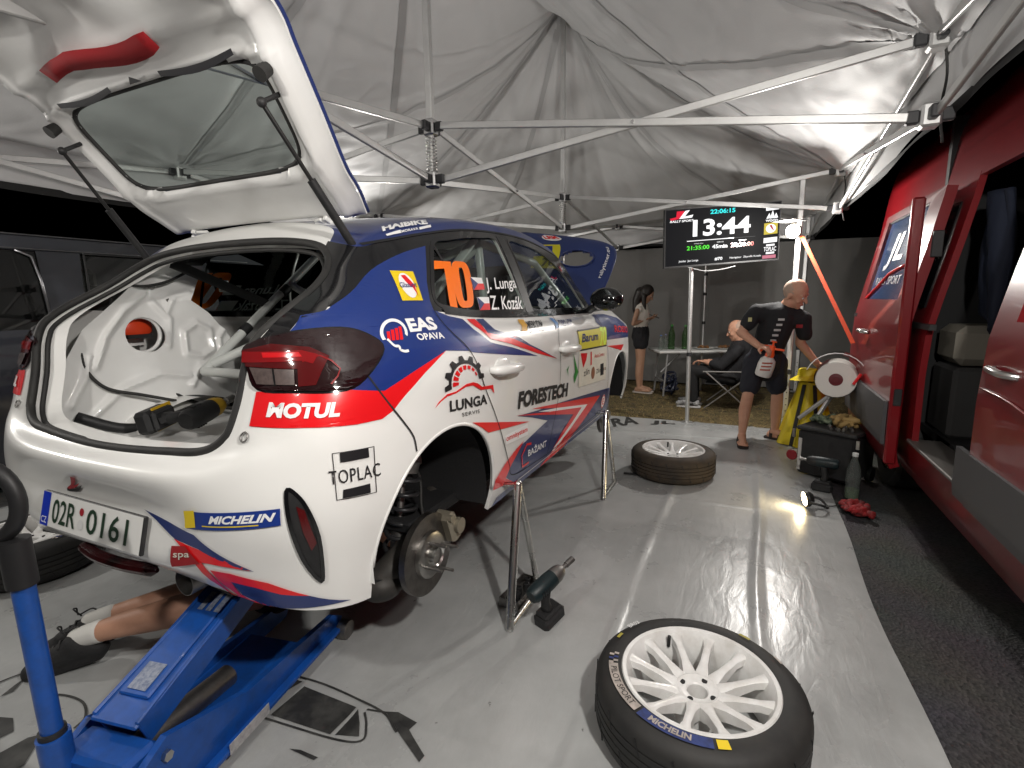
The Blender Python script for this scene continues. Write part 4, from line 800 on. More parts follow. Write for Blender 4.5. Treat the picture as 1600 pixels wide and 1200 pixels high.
# lamp sections on the tailgate, gas strut brackets, buffers, hinges
for s in (1, -1):
    MB().grid(10, 6, lambda a, b: tgp(s * (.70 + .29 * a), .86 + .10 * b, .078)).build('tailgate_lamp', DKRED, tg)
    MB().bar(tgp(s * 1.01, .80, .045), tgp(s * .96, .985, .045), .03, .05, bev=.008).build('tailgate_lamp', DKRED, tg)
    p0 = V(.355, s * .508, 1.59); p1 = V(.64, s * .556, 1.216); d = p1 - p0
    gs = MB().cyl(p0, p0 + d * .52, .0065, n=12).build('gas_strut', mat('strut rod', (.05, .05, .05), .3, .8), car)
    MB().cyl(p0 + d * .48, p1, .0135, n=14).build('strut_cylinder', BLACKP, gs); MB().ball(p0, .014).build('strut_joint', BLACKP, gs); MB().ball(p1, .017).build('strut_joint', BLACKP, gs)
    MB().cyl(tgp(s * .885, .475, inner_off(.885, .475)), tgp(s * .885, .475, -.05), .018, .021, 16).build('rubber_buffer', RUBBER, tg)
    MB().cyl(tgp(s * .86, .425, .0), V(.355, s * .508, 1.59), .007, n=12).build('strut_bracket', BLACKP, tg)
    hg = MB(); hg.bar(V(.74, s * .33, 1.325), tgp(s * .62, .04, -.004), .05, .012, bev=.003); hg.bar(V(.74, s * .37, 1.325), tgp(s * .70, .05, -.004), .02, .02, bev=.003); hg.cyl(V(.735, s * .30, 1.325), V(.735, s * .40, 1.325), .012, n=12); hg.build('tailgate_hinge', WHITE, tg)
MB().box(tgp(0, .93, -.01), (.10, .12, .03), bev=.008).build('tailgate_latch', STEEL, tg)
# pins by the tail lamps that hold the bumper
for s in (1, -1): MB().tube([on_body('B', s * .585 + .012 * math.cos(t), .70 + .012 * math.sin(t), .006) for t in [k * math.pi / 6 for k in range(12)]], .0025, 6, True).build('bumper_pin', STEEL, car, 180)
# ------------------------------------------------------------------ the setting
def struct(o): o['kind'] = 'structure'; return o
def nodes_mat(name):
    m = bpy.data.materials.new(name); m.use_nodes = True; return m, m.node_tree, m.node_tree.nodes['Principled BSDF']
def asphalt():
    m, nt, b = nodes_mat('asphalt'); L = nt.links.new; N = nt.nodes.new
    tc = N('ShaderNodeTexCoord'); v = N('ShaderNodeTexVoronoi'); v.inputs['Scale'].default_value = 90; n = N('ShaderNodeTexNoise'); n.inputs['Scale'].default_value = 2.5; n.inputs['Detail'].default_value = 8
    L(tc.outputs['Object'], v.inputs['Vector']); L(tc.outputs['Object'], n.inputs['Vector'])
    cr1 = N('ShaderNodeValToRGB'); cr1.color_ramp.elements[0].color = (.018, .018, .019, 1); cr1.color_ramp.elements[1].color = (.075, .073, .07, 1); L(v.outputs['Color'], cr1.inputs[0])
    mx = N('ShaderNodeMix'); mx.data_type = 'RGBA'; mx.blend_type = 'MULTIPLY'; mx.inputs[0].default_value = .7; L(cr1.outputs[0], mx.inputs[6]); L(n.outputs['Color'], mx.inputs[7]); L(mx.outputs[2], b.inputs['Base Color'])
    bp = N('ShaderNodeBump'); bp.inputs['Strength'].default_value = .8; bp.inputs['Distance'].default_value = .006; L(v.outputs['Distance'], bp.inputs['Height']); L(bp.outputs[0], b.inputs['Normal']); b.inputs['Roughness'].default_value = .75; return m
struct(MB().grid(1, 1, lambda u, v: Vector((-120 + 240 * u, -120 + 240 * v, -.012))).build('ground', asphalt(), smooth=0))
# groundsheet: light grey PVC sheet lying in folds
def tarp_z(x, r):
    z = .004
    for rr, w, h in ((1.345, .02, .012), (1.885, .016, .015)):
        q = r - rr - .012 * math.sin(x * 2.1 + rr); z += h * math.exp(-(q / w) ** 2) * (.75 + .25 * math.sin(9 * x + 3 * rr))
    for xx, w, h in ((2.53, .012, .004), (.35, .014, .004), (4.2, .02, .006)):
        q = x - xx - .05 * r; z += h * math.exp(-(q / w) ** 2)
    n1 = noise.noise(Vector((x * 1.3, r * 1.7, 2.))); n2 = noise.noise(Vector((x * 5., r * 3.2, 7.))); n3 = noise.noise(Vector((x * 15., r * 6., 3.)))
    k = .35 + .65 * max(0., min(1., (r - .6) / 1.2))
    return z + .003 + max(0, .0025 * n1 + k * (.0013 * n2 + .0004 * n3) + .003)
def tarp_mat():
    m, nt, b = nodes_mat('grey PVC sheet'); L = nt.links.new; N = nt.nodes.new
    tc = N('ShaderNodeTexCoord'); n = N('ShaderNodeTexNoise'); n.inputs['Scale'].default_value = 2.2; n.inputs['Detail'].default_value = 9; n.inputs['Roughness'].default_value = .6; L(tc.outputs['Object'], n.inputs['Vector'])
    r1 = N('ShaderNodeValToRGB'); r1.color_ramp.elements[0].position = .35; r1.color_ramp.elements[1].position = .7; r1.color_ramp.elements[0].color = (.31, .316, .314, 1); r1.color_ramp.elements[1].color = (.42, .427, .423, 1); L(n.outputs['Fac'], r1.inputs[0])
    n2 = N('ShaderNodeTexNoise'); n2.inputs['Scale'].default_value = 28; n2.inputs['Detail'].default_value = 4; L(tc.outputs['Object'], n2.inputs['Vector'])
    sp = N('ShaderNodeMapRange'); sp.inputs[1].default_value = .72; sp.inputs[2].default_value = .78; L(n2.outputs['Fac'], sp.inputs[0])
    mx = N('ShaderNodeMix'); mx.data_type = 'RGBA'; mx.inputs[7].default_value = (.09, .088, .08, 1); L(sp.outputs[0], mx.inputs[0]); L(r1.outputs[0], mx.inputs[6]); n4 = N('ShaderNodeTexNoise'); n4.inputs['Scale'].default_value = 1.1; n4.inputs['Detail'].default_value = 10; n4.inputs['Roughness'].default_value = .75; n4.inputs['Distortion'].default_value = .3; L(tc.outputs['Object'], n4.inputs['Vector'])
    st = N('ShaderNodeMapRange'); st.inputs[1].default_value = .50; st.inputs[2].default_value = .90; st.inputs[4].default_value = .55; L(n4.outputs['Fac'], st.inputs[0]); mx2 = N('ShaderNodeMix'); mx2.data_type = 'RGBA'; mx2.inputs[7].default_value = (.17, .168, .155, 1); L(st.outputs[0], mx2.inputs[0]); L(mx.outputs[2], mx2.inputs[6]); L(mx2.outputs[2], b.inputs['Base Color'])
    mr = N('ShaderNodeMapRange'); mr.inputs[3].default_value = .18; mr.inputs[4].default_value = .40; L(n.outputs['Fac'], mr.inputs[0]); L(mr.outputs[0], b.inputs['Roughness'])
    mp = N('ShaderNodeMapping'); mp.inputs['Scale'].default_value = (2.0, 7.0, 1); n3 = N('ShaderNodeTexNoise'); n3.inputs['Scale'].default_value = 2.4; n3.inputs['Detail'].default_value = 5; n3.inputs['Distortion'].default_value = .8; L(tc.outputs['Object'], mp.inputs[0]); L(mp.outputs[0], n3.inputs['Vector'])
    bp = N('ShaderNodeBump'); bp.inputs['Strength'].default_value = .12; bp.inputs['Distance'].default_value = .02; L(n3.outputs['Fac'], bp.inputs['Height']); L(bp.outputs[0], b.inputs['Normal']); b.inputs['Specular IOR Level'].default_value = .6; return m
TX0, TX1, TR0, TR1 = -2.4, 4.86, -3.1, 2.34
tarp = struct(MB().grid(330, 300, lambda u, v: V(TX0 + (TX1 - TX0) * u + .03 * math.sin(9 * v), TR0 + (TR1 - TR0) * v + (.012 * math.sin(2.3 * 7.26 * u + 1) + .008 * math.sin(31 * u)) * v ** 8, 0) + Vector((0, 0, tarp_z(TX0 + (TX1 - TX0) * u, TR0 + (TR1 - TR0) * v)))).build('groundsheet', tarp_mat(), smooth=180, fix=False))
# black print on the sheet
FPRINT = mat('faded black print', (.022, .022, .022), .5, noise_=(14, .8, (.07, .07, .066), .1))
def on_tarp(pts, name='printed_graphic'):
    vs, fs = finer(*polyfill(pts), .05); return MB().add([V(v.x, v.y, tarp_z(v.x, v.y) + .004) for v in vs], fs).build(name, FPRINT, tarp, 0, fix=False)
def tarp_line(P, w):
    Q = [Vector((p.x, p.y)) for p in cr([(a, b, 0) for a, b in P], 6)]; vs = []; n = len(Q)
    L_ = []; R_ = []
    for i, b in enumerate(Q): t = (Q[min(i + 1, n - 1)] - Q[max(i - 1, 0)]).normalized(); q = Vector((t.y, -t.x)) * w / 2; L_.append(b - q); R_.append(b + q)
    MB().add([V(v.x, v.y, tarp_z(v.x, v.y) + .004) for v in L_ + R_], [(i, i + 1, n + i + 1, n + i) for i in range(n - 1)]).build('printed_line', FPRINT, tarp, 0, fix=False)
for P in ([(.389, .279), (.402, .406), (.239, .368), (.235, .262)], [(.387, .431), (.387, .663), (.274, .659), (.253, .425)], [(.383, .674), (.345, .713), (.304, .747), (.279, .675)], [(.158, .262), (.173, .294), (.175, .342), (.163, .338)], [(.185, .584), (.196, .619), (.198, .686), (.186, .681)],
          [(.392, .70), (.41, .77), (.36, .86), (.307, .967), (.33, .97), (.385, .875), (.42, .88), (.43, .80), (.415, .76), (.40, .70)], [(-.121, -.39), (-.10, -.33), (-.125, -.262), (-.165, -.27), (-.17, -.36)], [(-.194, -.20), (-.119, -.19), (-.09, -.162), (-.129, -.125), (-.172, -.08), (-.22, -.09)], [(-.074, -.49), (-.022, -.515), (.015, -.528), (-.042, -.48)]):
    on_tarp(P)
for P, w in (([(.403, .10), (.403, .27), (.423, .467), (.419, .643), (.407, .76), (.364, .843)], .008), ([(.19, .1), (.202, .253), (.231, .383), (.265, .678), (.296, .764), (.345, .74), (.382, .702)], .007), ([(.235, .378), (.16, .386), (.036, .374), (-.08, .36)], .007), ([(-.06, -.59), (.02, -.56), (.08, -.5)], .008), ([(-.02, -.38), (.02, -.30), (.03, -.2), (.0, -.12), (-.04, -.10)], .008), ([(.12, 1.0), (.02, .8), (-.06, .62)], .008)): tarp_line(P, w)
for txt, o, du, dv in (('RA', (4.36, .56), (.22, .22), (.30, -.14)), ('JL', (4.60, .90), (.06, .26), (.16, -.08))):
    vs, fs, x0, x1, y0, y1 = glyphs(txt, .03, .2)
    q = [Vector(o) + Vector(du) * ((v.x - x0) / (x1 - x0)) + Vector(dv) * ((v.y - y0) / (y1 - y0)) for v in vs]
    MB().add([V(v.x, v.y, tarp_z(v.x, v.y) + .005) for v in q], fs).build('printed_lettering', FPRINT, tarp, 0, fix=False)
# dry grass beyond the sheet
def soil():
    return mat('dry grass soil', (.15, .11, .05), .95, noise_=(9, 1., (.035, .03, .016), 0), bump=(40, 1., .03))
struct(MB().grid(60, 60, lambda u, v: V(4.75 + 3.4 * u, -4 + 9 * v, -.006 + .015 * noise.noise(Vector((u * 30, v * 60, 0))))).build('grass_ground', soil(), smooth=180))
mb = MB()
for k in range(16000):
    x = 4.84 + 2.6 * random.random() ** 1.3; r = -1.2 + 4.6 * random.random(); a = random.random() * 6.283; l = .03 + .07 * random.random(); h = .004 + .03 * random.random() ** 2; w = .0018
    c, s = math.cos(a), math.sin(a); mb.add([V(x - w * s, r + w * c, .0), V(x + w * s, r - w * c, .0), V(x + l * c, r + l * s, h)], [(0, 1, 2)]); mb.m[-1] = k % 3
straw = mb.build('dry_grass', [mat('straw', (.42, .31, .13), .8), mat('straw dark', (.25, .17, .07), .8), mat('grass olive', (.16, .15, .05), .8)], smooth=0, fix=False); straw['kind'] = 'stuff'; straw['label'] = 'short dry straw coloured grass behind the grey sheet'; straw['category'] = 'grass'
# ------------------------------------------------------------------ tent
HUBX = (-2.9, -.37, 2.16, 4.69, 7.25); HR = (-2.6, -.12, 2.42); ZL, ZU = 2.09, 2.40; EV = 2.36
PEAK = 4.3
tent = thing('service_tent', 'large pale grey pop up tent with aluminium scissor frame over the car', 'tent', (0, 0, 0))
random.seed(31)
CREASE = {k: [(2 * math.pi * (i + .8 * random.random()) / 34, .022 + .05 * random.random() ** 2, random.choice((-1, -1, 1)) * (.018 + .035 * random.random()), .7 + 1.3 * random.random()) for i in range(34)] for k in (1, 2)}
def canopy_z(x, r):
    pts = [(-3.1, 0), (-.4, .85), (.9, .78), (2.16, 1), (3.42, .80), (4.69, 1.0), (6.0, .45), (7.35, 0)]
    for (a, ka), (b, kb) in zip(pts, pts[1:]):
        if x <= b: break
    t = max(0, min(1, (x - a) / (b - a))); k = ka + (kb - ka) * t - .06 * math.sin(math.pi * t)
    d = abs(r - HR[1]) / (HR[2] - HR[1] + .06); d = min(d, 1)
    h = max(0, k) * (1 - d); h -= .10 * math.sin(math.pi * d) * max(0, k)
    z = EV + (PEAK - EV) * max(0, h)
    for px_, pr, seed in ((2.16, -.12, 1), (4.69, -.12, 2)):     # taut creases running out from each peak
        dx, dr = x - px_, r - pr; q = math.hypot(dx, dr)
        if q < 3.4:
            for a_, w_, h_, l_ in CREASE[seed]:
                c_, s_ = math.cos(a_), math.sin(a_); al = dx * c_ + dr * s_
                ww = w_ * (.5 + .7 * al); pe = dr * c_ - dx * s_
                if al > .05 and abs(pe) < 2.6 * ww + .05: pe -= .05 * math.sin(al * 2.2 + a_ * 3); z += h_ * math.exp(-(pe / ww) ** 2) * math.exp(-al / l_) * min(1, al * 3)
    for nx in HUBX[2:4]:                              # puckers at the eave nodes
        for nr in (HR[0], HR[2]):
            dx, dr = x - nx, r - nr; q = math.hypot(dx, dr)
            if q < 1.4: z += .016 * math.exp(-q / .45) * math.sin(math.atan2(dr, dx) * 13) * min(1, q * 5)
    z += .016 * noise.noise(Vector((x * 1.6, r * 1.6, 1.))) + .004 * noise.noise(Vector((x * 6, r * 6, 4.))) + .010 * (abs(noise.noise(Vector((x * 2.6 + r * 2, r * 6 - x * 3, 9.)))) * -2 + .5)
    return z
FABRIC = mat('pale grey tent fabric', (.56, .56, .56), .5, 0, 0, spec=.4, noise_=(1.5, .5, (.49, .49, .49), .1), bump=(90, .2, .004))
mb = MB(); mb.grid(340, 200, lambda u, v: V(-3.1 + 10.45 * u, -2.66 + 5.14 * v, canopy_z(-3.1 + 10.45 * u, -2.66 + 5.14 * v))); mb.build('canopy', FABRIC, tent, 180, fix=False)
SEAM = mat('tent seam tape', (.42, .42, .42), .55)
for hx_ in (2.16, 4.69):
    for tx, tr_ in ((hx_ - 2.53, HR[0]), (hx_ - 2.53, HR[2]), (hx_ + 2.53, HR[0]), (hx_ + 2.53, HR[2]), (hx_, HR[0]), (hx_, HR[2])):
        d_ = Vector((tx - hx_, tr_ - HR[1])); n_ = Vector((-d_.y, d_.x)).normalized() * .03
        def sm_(u, v, d_=d_, n_=n_, hx_=hx_): p = Vector((hx_, HR[1])) + d_ * (.02 + .95 * u) + n_ * (2 * v - 1); return V(p.x, p.y, canopy_z(p.x, p.y) - .006)
        MB().grid(70, 2, sm_).build('seam', SEAM, tent, 180, fix=False)
def valance(name, p, q, z0, z1, m, out):
    p, q, out = Vector(p), Vector(q), Vector(out)
    MB().grid(90, 6, lambda u, v: V(*(p + (q - p) * u + out * (.012 * math.sin(u * 40 + 2 * math.sin(u * 13)) * v + .01 * noise.noise(Vector((u * 20, v, 0))))), z0 + (z1 - z0) * v + .012 * math.sin(u * 25) * v)).build(name, m, tent, 180, fix=False)
TRIM = mat('black tent edging', (.012, .012, .012), .8)
for nm, z0, z1, m_ in (('valance', EV + .03, 2.12, FABRIC), ('valance_edging', 2.125, 2.085, TRIM)):
    valance(nm, (-3.1, 2.49), (7.35, 2.49), z0, z1, m_, (0, 1)); valance(nm, (-3.1, -2.66), (7.35, -2.66), z0, z1, m_, (0, -1)); valance(nm, (7.35, -2.66), (7.35, 2.49), z0, z1, m_, (1, 0))
    valance(nm, (-3.1, -2.66), (-3.1, 2.49), z0, z1, m_, (-1, 0))
BRK = mat('dark bracket plastic', (.03, .03, .032), .5); CHB = mat('chromed bracket', (.6, .6, .6), .25, 1)
def node(x, r, corner=False):
    for z in (ZL, ZU):
        MB().box(V(x, r, z), (.075, .075, .10), bev=.01).build('frame_bracket', CHB if not corner else ALU, tent)
        for dx, dr in ((1, 0), (-1, 0), (0, 1), (0, -1)): MB().box(V(x + .062 * dx, r + .062 * dr, z), (.05 if dx else .034, .05 if dr else .034, .055), bev=.006).build('bracket_jaw', BRK, tent)
def scissor(a, b):
    a, b = Vector(a), Vector(b); d = (b - a).normalized() * .08; side = Vector((-d.y, d.x)).normalized() * .012
    for z0, z1, sg in ((ZU, ZL, 1), (ZL, ZU, -1)):
        p, q = a + d + side * sg, b - d + side * sg
        MB().bar(V(p.x, p.y, z0), V(q.x, q.y, z1), .018, .040, bev=.004).build('scissor_bar', ALU, tent)
        for t in (.0, 1.):
            pass
    m = (a + b) / 2; MB().cyl(V(m.x - side.x * 3, m.y - side.y * 3, (ZL + ZU) / 2), V(m.x + side.x * 3, m.y + side.y * 3, (ZL + ZU) / 2), .009, n=10).build('pivot_bolt', CHB, tent)
for i, x in enumerate(HUBX):
    for j, r in enumerate(HR):
        node(x, r, j != 1)
        if i < 4: scissor((x, r), (HUBX[i + 1], r))
        if j < 2: scissor((x, r), (x, HR[j + 1]))
for x in HUBX[2:4]:
    MB().box(V(x, HR[1], (ZU + PEAK) / 2), (.042, .042, PEAK - ZU - .06), bev=.004).build('peak_pole', ALU, tent)
    MB().tube([V(x + .032 * math.cos(t), HR[1] + .032 * math.sin(t), ZL + .055 + .2 * k / 160) for k in range(161) for t in [k * 2 * math.pi / 16]], .0045, 6).build('hub_spring', CHROME, tent, 180)
    MB().cyl(V(x, HR[1], ZL), V(x, HR[1], ZU), .017, n=12).build('hub_rod', ALU, tent)
def leg(x, r, top=2.42, w=.045):
    lg = MB().box(V(x, r, top / 2 + .01), (w, w, top - .02), bev=.005).build('tent_leg', ALU, tent)
    MB().box(V(x, r, .012), (.12, .12, .008)).build('foot_plate', ALU, lg)
    for k in range(6): MB().cyl(V(x - w / 2 - .001, r, .12 + .06 * k), V(x - w / 2 + .004, r, .12 + .06 * k), .006, n=8).build('height_hole', BRK, lg)
    MB().box(V(x, r, .62), (w + .012, w + .012, .05), bev=.004).build('leg_joint', BRK, lg)
leg(4.72, 2.14, 2.40); leg(-.37, 2.42); leg(-.37, -2.6); leg(4.69, -2.6); leg(7.25, 2.42); leg(7.25, -2.6); leg(-2.9, 2.42); leg(-2.9, -2.6)
for x, r in ((2.16, 2.42), (4.69, 2.42)): MB().tube(cr([V(x, r + .02, ZU), V(x + .03, r + .05, ZU - .14), V(x - .02, r + .03, ZU - .3), V(x + .02, r + .06, ZU - .42)], 5), .006, 6).build('tie_strap', RUBBER, tent, 180)
# back wall
WALL = mat('dark grey wall fabric', (.19, .186, .178), .7, noise_=(1.2, .6, (.15, .147, .14), .05), bump=(18, .3, .01))
wall = tag(MB().grid(140, 30, lambda u, v: V(7.42 + .03 * math.sin(u * 34) + .03 * noise.noise(Vector((u * 18, v * 2, 0))), -3.2 + 8.2 * u, .02 + 2.05 * v)).build('tent_wall', WALL, smooth=180, fix=False), 'dark grey fabric wall hanging behind the table and people', 'tent wall')
# flood lamps on the tent legs
HAL = mat('lit flood lamp bulb', (1, 1, 1), .3, emit=(1., .86, .66), es=60.); HOUS = mat('lamp housing', (.02, .02, .02), .5)
FL = ['lit halogen flood lamp on the tent leg beside the screen', 'flood lamp on the tent leg behind the camera on the right', 'flood lamp on the far left tent leg behind the car', 'flood lamp hung from the tent frame behind the camera', 'unseen flood lamp added on the near left tent leg']
for k, (x, r, z, w, tl) in enumerate(FLOODS):
    t = thing('flood_lamp', FL[k], 'flood lamp', V(x, r, z), group='flood lamps on the tent legs')
    d = (V(2.0, .2, 1.0) - V(x, r, z)); d.z = 0; d.normalize(); M = Matrix((d, Vector((-d.y, d.x, 0)), Vector((0, 0, 1)))).transposed()
    MB().box(-d * .045, (.03, .10, .09), M, .008).build('housing', HOUS, t)
    MB().lathe([(.0, .05), (.032, .045), (.054, .022), (.060, 0), (.054, -.02), (.03, -.03)], (0, 0, 0), d, 28).build('bulb', HAL, t, 180)
    MB().bar(-d * .045, -d * .10 + Vector((0, 0, -.02)), .03, .015).build('bracket', HOUS, t)
    if tl is None: MB().box(d * .06 + Vector((0, 0, .085)), (.22, .20, .006), M).build('added_light_shield', HOUS, t)  # plate added above the bulb to keep direct light off the canopy
    l = bpy.data.lights.new('flood_light', 'POINT' if tl is None else 'SPOT'); l.energy = w; l.color = (1., .965, .915); l.shadow_soft_size = .05; o = bpy.data.objects.new('flood_light', l); link(o, t); o.location = d * .11
    if tl is not None: l.spot_size = R(170); l.spot_blend = .5; o.rotation_euler = (d + Vector((0, 0, tl))).to_track_quat('-Z', 'Y').to_euler()
# ------------------------------------------------------------------ objects
def dup(root, loc, rot, label=None):
    r = root.copy(); COL.objects.link(r); r.location = loc; r.rotation_euler = rot
    if label: r['label'] = label
    for ch in list(root.children):
        c = ch.copy(); COL.objects.link(c); c.parent = r
        for g in ch.children: d = g.copy(); COL.objects.link(d); d.parent = c
    return r
TYRE = mat('tyre rubber', (.016, .016, .016), .58, noise_=(7, .7, (.035, .033, .03), .12)); RIMW = mat('white rim paint', (.75, .75, .74), .32, 0, .35, noise_=(11, .6, (.50, .48, .44), .15))
def make_wheel(label, dusty=False):
    t = thing('spare_wheel', label, 'wheel', group='wheels lying on the sheet')
    tm = TYRE if not dusty else mat('dusty worn tyre', (.05, .036, .024), .75, noise_=(9, .8, (.02, .018, .016), .1))
    W = .20; prof = [(.222, .012), (.228, .004), (.25, .002), (.28, .010), (.298, .026), (.304, .042)]
    for z in (.062, .088, .112, .138): prof += [(.306, z - .004), (.301, z - .003), (.301, z + .001), (.306, z + .002)]
    prof += [(.304, .16), (.298, .176), (.28, .192), (.25, .2), (.228, .197), (.222, .188)]
    ty = MB().lathe(prof, n=96).build('tyre', tm, t, 40)
    for k in range(36):
        a = 2 * math.pi * k / 36; zz = (.03, .115)[k % 2]; c = Vector((.3055 * math.cos(a), .3055 * math.sin(a), zz + .027)); M = Matrix.Rotation(a, 3, 'Z') @ Matrix.Rotation(.35, 3, 'X'); MB().box(c, (.003, .004, .05), M).build('tread_sipe', GAP, ty, 0)
    MB().lathe([(.213, .196), (.224, .199), (.228, .194), (.222, .18), (.20, .165), (.195, .10), (.20, .03), (.226, .006), (.228, .0), (.222, -.0), (.196, .03), (.190, .10), (.196, .16), (.213, .196)], n=80).build('rim', RIMW, t, 40)
    for k in range(12):
        a = 2 * math.pi * k / 12; c, s = math.cos(a), math.sin(a); tx = Vector((-s, c, 0)); rd = Vector((c, s, 0)); z = Vector((0, 0, 1)); vs = []
        for r_, w, zt, zb in ((.062, .021, .150, .10), (.11, .012, .163, .125), (.17, .0105, .176, .150), (.207, .019, .184, .160)):
            for q in (-1, 1): vs += [rd * r_ + tx * (w * q) + z * (zt - .004), rd * r_ + tx * (w * .62 * q) + z * zt, rd * r_ + tx * (w * 1.1 * q) + z * zb]
        fs = []
        for i in range(3):
            b = 6 * i; fs += [(b + 1, b + 4, b + 10, b + 7), (b, b + 1, b + 7, b + 6), (b + 4, b + 3, b + 9, b + 10), (b + 2, b, b + 6, b + 8), (b + 3, b + 5, b + 11, b + 9), (b + 5, b + 2, b + 8, b + 11)]
        MB().add(vs, fs).build('spoke', RIMW, t, 40)
    MB().lathe([(.030, .06), (.030, .138), (.034, .142), (.046, .142), (.060, .150), (.07, .148), (.075, .12), (.07, .06), (.03, .06)], n=48).build('hub_centre', RIMW, t, 40)
    for k in range(4): a = R(45 + 90 * k); MB().cyl((.049 * math.cos(a), .049 * math.sin(a), .1425), (.049 * math.cos(a), .049 * math.sin(a), .1465), .0085, n=16).build('bolt_hole', GAP, t)
    MB().lathe([(0, .02), (.15, .02), (.19, .025)], n=32).build('rim_back', mat('rim back dark', (.05, .05, .05), .6), t) if dusty else None
    MB().cyl((.19, .03, .15), (.185, .03, .19), .006, n=10).build('valve', BLACKP, t)
    return t
w1 = make_wheel('white spoked wheel with a black tyre lying in the right foreground'); w1.location = V(.745, 1.685, .012); w1.rotation_euler = (0, 0, R(25))
# print on its sidewall, read round the rim
def ring_text(t, txt, r0, h, a_mid, z, m, bold=.03, flip=1, wscale=1.):
    vs, fs, x0, x1, y0, y1 = glyphs(txt, bold); w = (x1 - x0) * h / (y1 - y0) * wscale; mb = MB()
    for v in vs:
        a = a_mid - flip * ((v.x - x0) / (x1 - x0) - .5) * w / r0; rr = r0 + flip * h * ((v.y - y0) / (y1 - y0) - .5); mb.v.append((rr * math.cos(a), rr * math.sin(a), z))
    mb.f = list(fs); mb.m = [0] * len(fs); return mb.build('sidewall_lettering', m, t, 0, fix=False)
def ring_patch(t, r0, r1, a0, a1, z, m):
    return MB().grid(24, 1, lambda u, v: Vector(((r0 + (r1 - r0) * v) * math.cos(a0 + (a1 - a0) * u), (r0 + (r1 - r0) * v) * math.sin(a0 + (a1 - a0) * u), z - .06 * max(0, (r0 + (r1 - r0) * v) - .265)))).build('sidewall_band', m, t, 0, fix=False)
FADEB = mat('faded blue print', (.03, .05, .18), .6, noise_=(30, .7, (.015, .016, .03), .1)); FADEW = mat('faded cream print', (.45, .40, .36), .6, noise_=(30, .6, (.12, .11, .10), .1))
A0 = R(118) - w1.rotation_euler.z
ring_patch(w1, .236, .268, A0 + R(30), A0 + R(75), .2025, FADEB); ring_patch(w1, .238, .266, A0 - R(14), A0 + R(28), .2025, FADEW); ring_patch(w1, .238, .266, A0 + R(77), A0 + R(84), .2025, YELLOW)
for k in range(3):
    for j in range(2): ring_patch(w1, .238 + .014 * j, .252 + .014 * j, A0 - R(26 - 4 * k - (2 if j else 0)), A0 - R(24 - 4 * k - (2 if j else 0)), .2026, FADEB if k % 2 else FADEW)
ring_text(w1, 'MICHELIN', .252, .020, A0 + R(50), .2042, FADEW, .04, -1); ring_text(w1, 'PILOT SPORT', .252, .018, A0 + R(7), .2042, GAP, .0, -1)
ring_text(w1, 'BR03', .272, .016, A0 - R(62), .2042, WPRINT, .0, 1); ring_text(w1, 'JL A', .236, .012, A0 - R(102), .2045, GAP, .02, 1)
ring_patch(w1, .262, .272, A0 - R(150), A0 - R(142), .2026, mat('faded yellow print', (.35, .30, .05), .6)); ring_patch(w1, .262, .272, A0 - R(48), A0 - R(42), .2026, MATS['faded yellow print']); ring_patch(w1, .268, .275, A0 - R(176), A0 - R(169), .2026, FADEW)
w2 = make_wheel('white spoked wheel with a brown dusty tyre lying before the bending man', True); w2.location = V(3.13, 1.306, .012); w2.rotation_euler = (0, 0, R(10))
w3 = dup(w1, V(.44, -1.50, .012), (0, 0, R(200)), 'dark wheel lying on the sheet at the left picture edge behind the jack handle')
tag(MB().box(V(2.977, 1.08, .02), (.022, .215, .012), Matrix.Rotation(.06, 3, 'Z'), .003).build('black_bar', BLACKP), 'short flat black bar lying on the sheet beside the dusty wheel', 'bar')
# axle stands
def stand(x, label):
    t = thing('axle_stand', label, 'axle stand', V(x, .955, 0), group='steel axle stands')
    A, F, B = Vector((.03, .04, .56)), Vector((-.155, 0, .02)), Vector((.155, 0, .02)); C_ = Vector((.0, .34, .02))
    for n_, p, q, r_ in (('front_tube', F, A, .0175), ('rear_tube', B, A + Vector((.012, 0, -.01)), .0135), ('base_tube', F, B, .0135)): MB().cyl(p, q, r_, n=18).build(n_, CHROME, t)
    MB().ball(F, .0185).build('tube_end', CHROME, t); MB().ball(A, .019).build('tube_end', CHROME, t); MB().ball(B, .0145).build('tube_end', CHROME, t)
    MB().cyl(A, A + Vector((0, .09, -.015)), .012, n=14).build('lifting_pin', CHROME, t); return t
stand(1.11, 'polished steel triangle stand under the sill behind the bare rear hub'); stand(2.59, 'polished steel triangle stand under the front of the sill by the front wheel arch')
# socket tray by the near stand
tr = thing('socket_tray', 'small steel tray of sockets between the feet of the near stand', 'tray', V(1.19, .90, .012), (0, 0, R(-5)))
for c, d in (((0, 0, .003), (.22, .09, .006)), ((0, .045, .022), (.22, .004, .04)), ((0, -.045, .022), (.22, .004, .04)), ((.11, 0, .022), (.004, .09, .04)), ((-.11, 0, .022), (.004, .09, .04))): MB().box(c, d).build('tray_side', STEEL, tr)
for k in range(5): MB().lathe([(.009, 0), (.014, 0), (.015, .035), (.010, .036), (.009, .02)], (-.085 + .042 * k, .008 * (-1) ** k, .007), n=14).build('socket', BLACKP, tr)
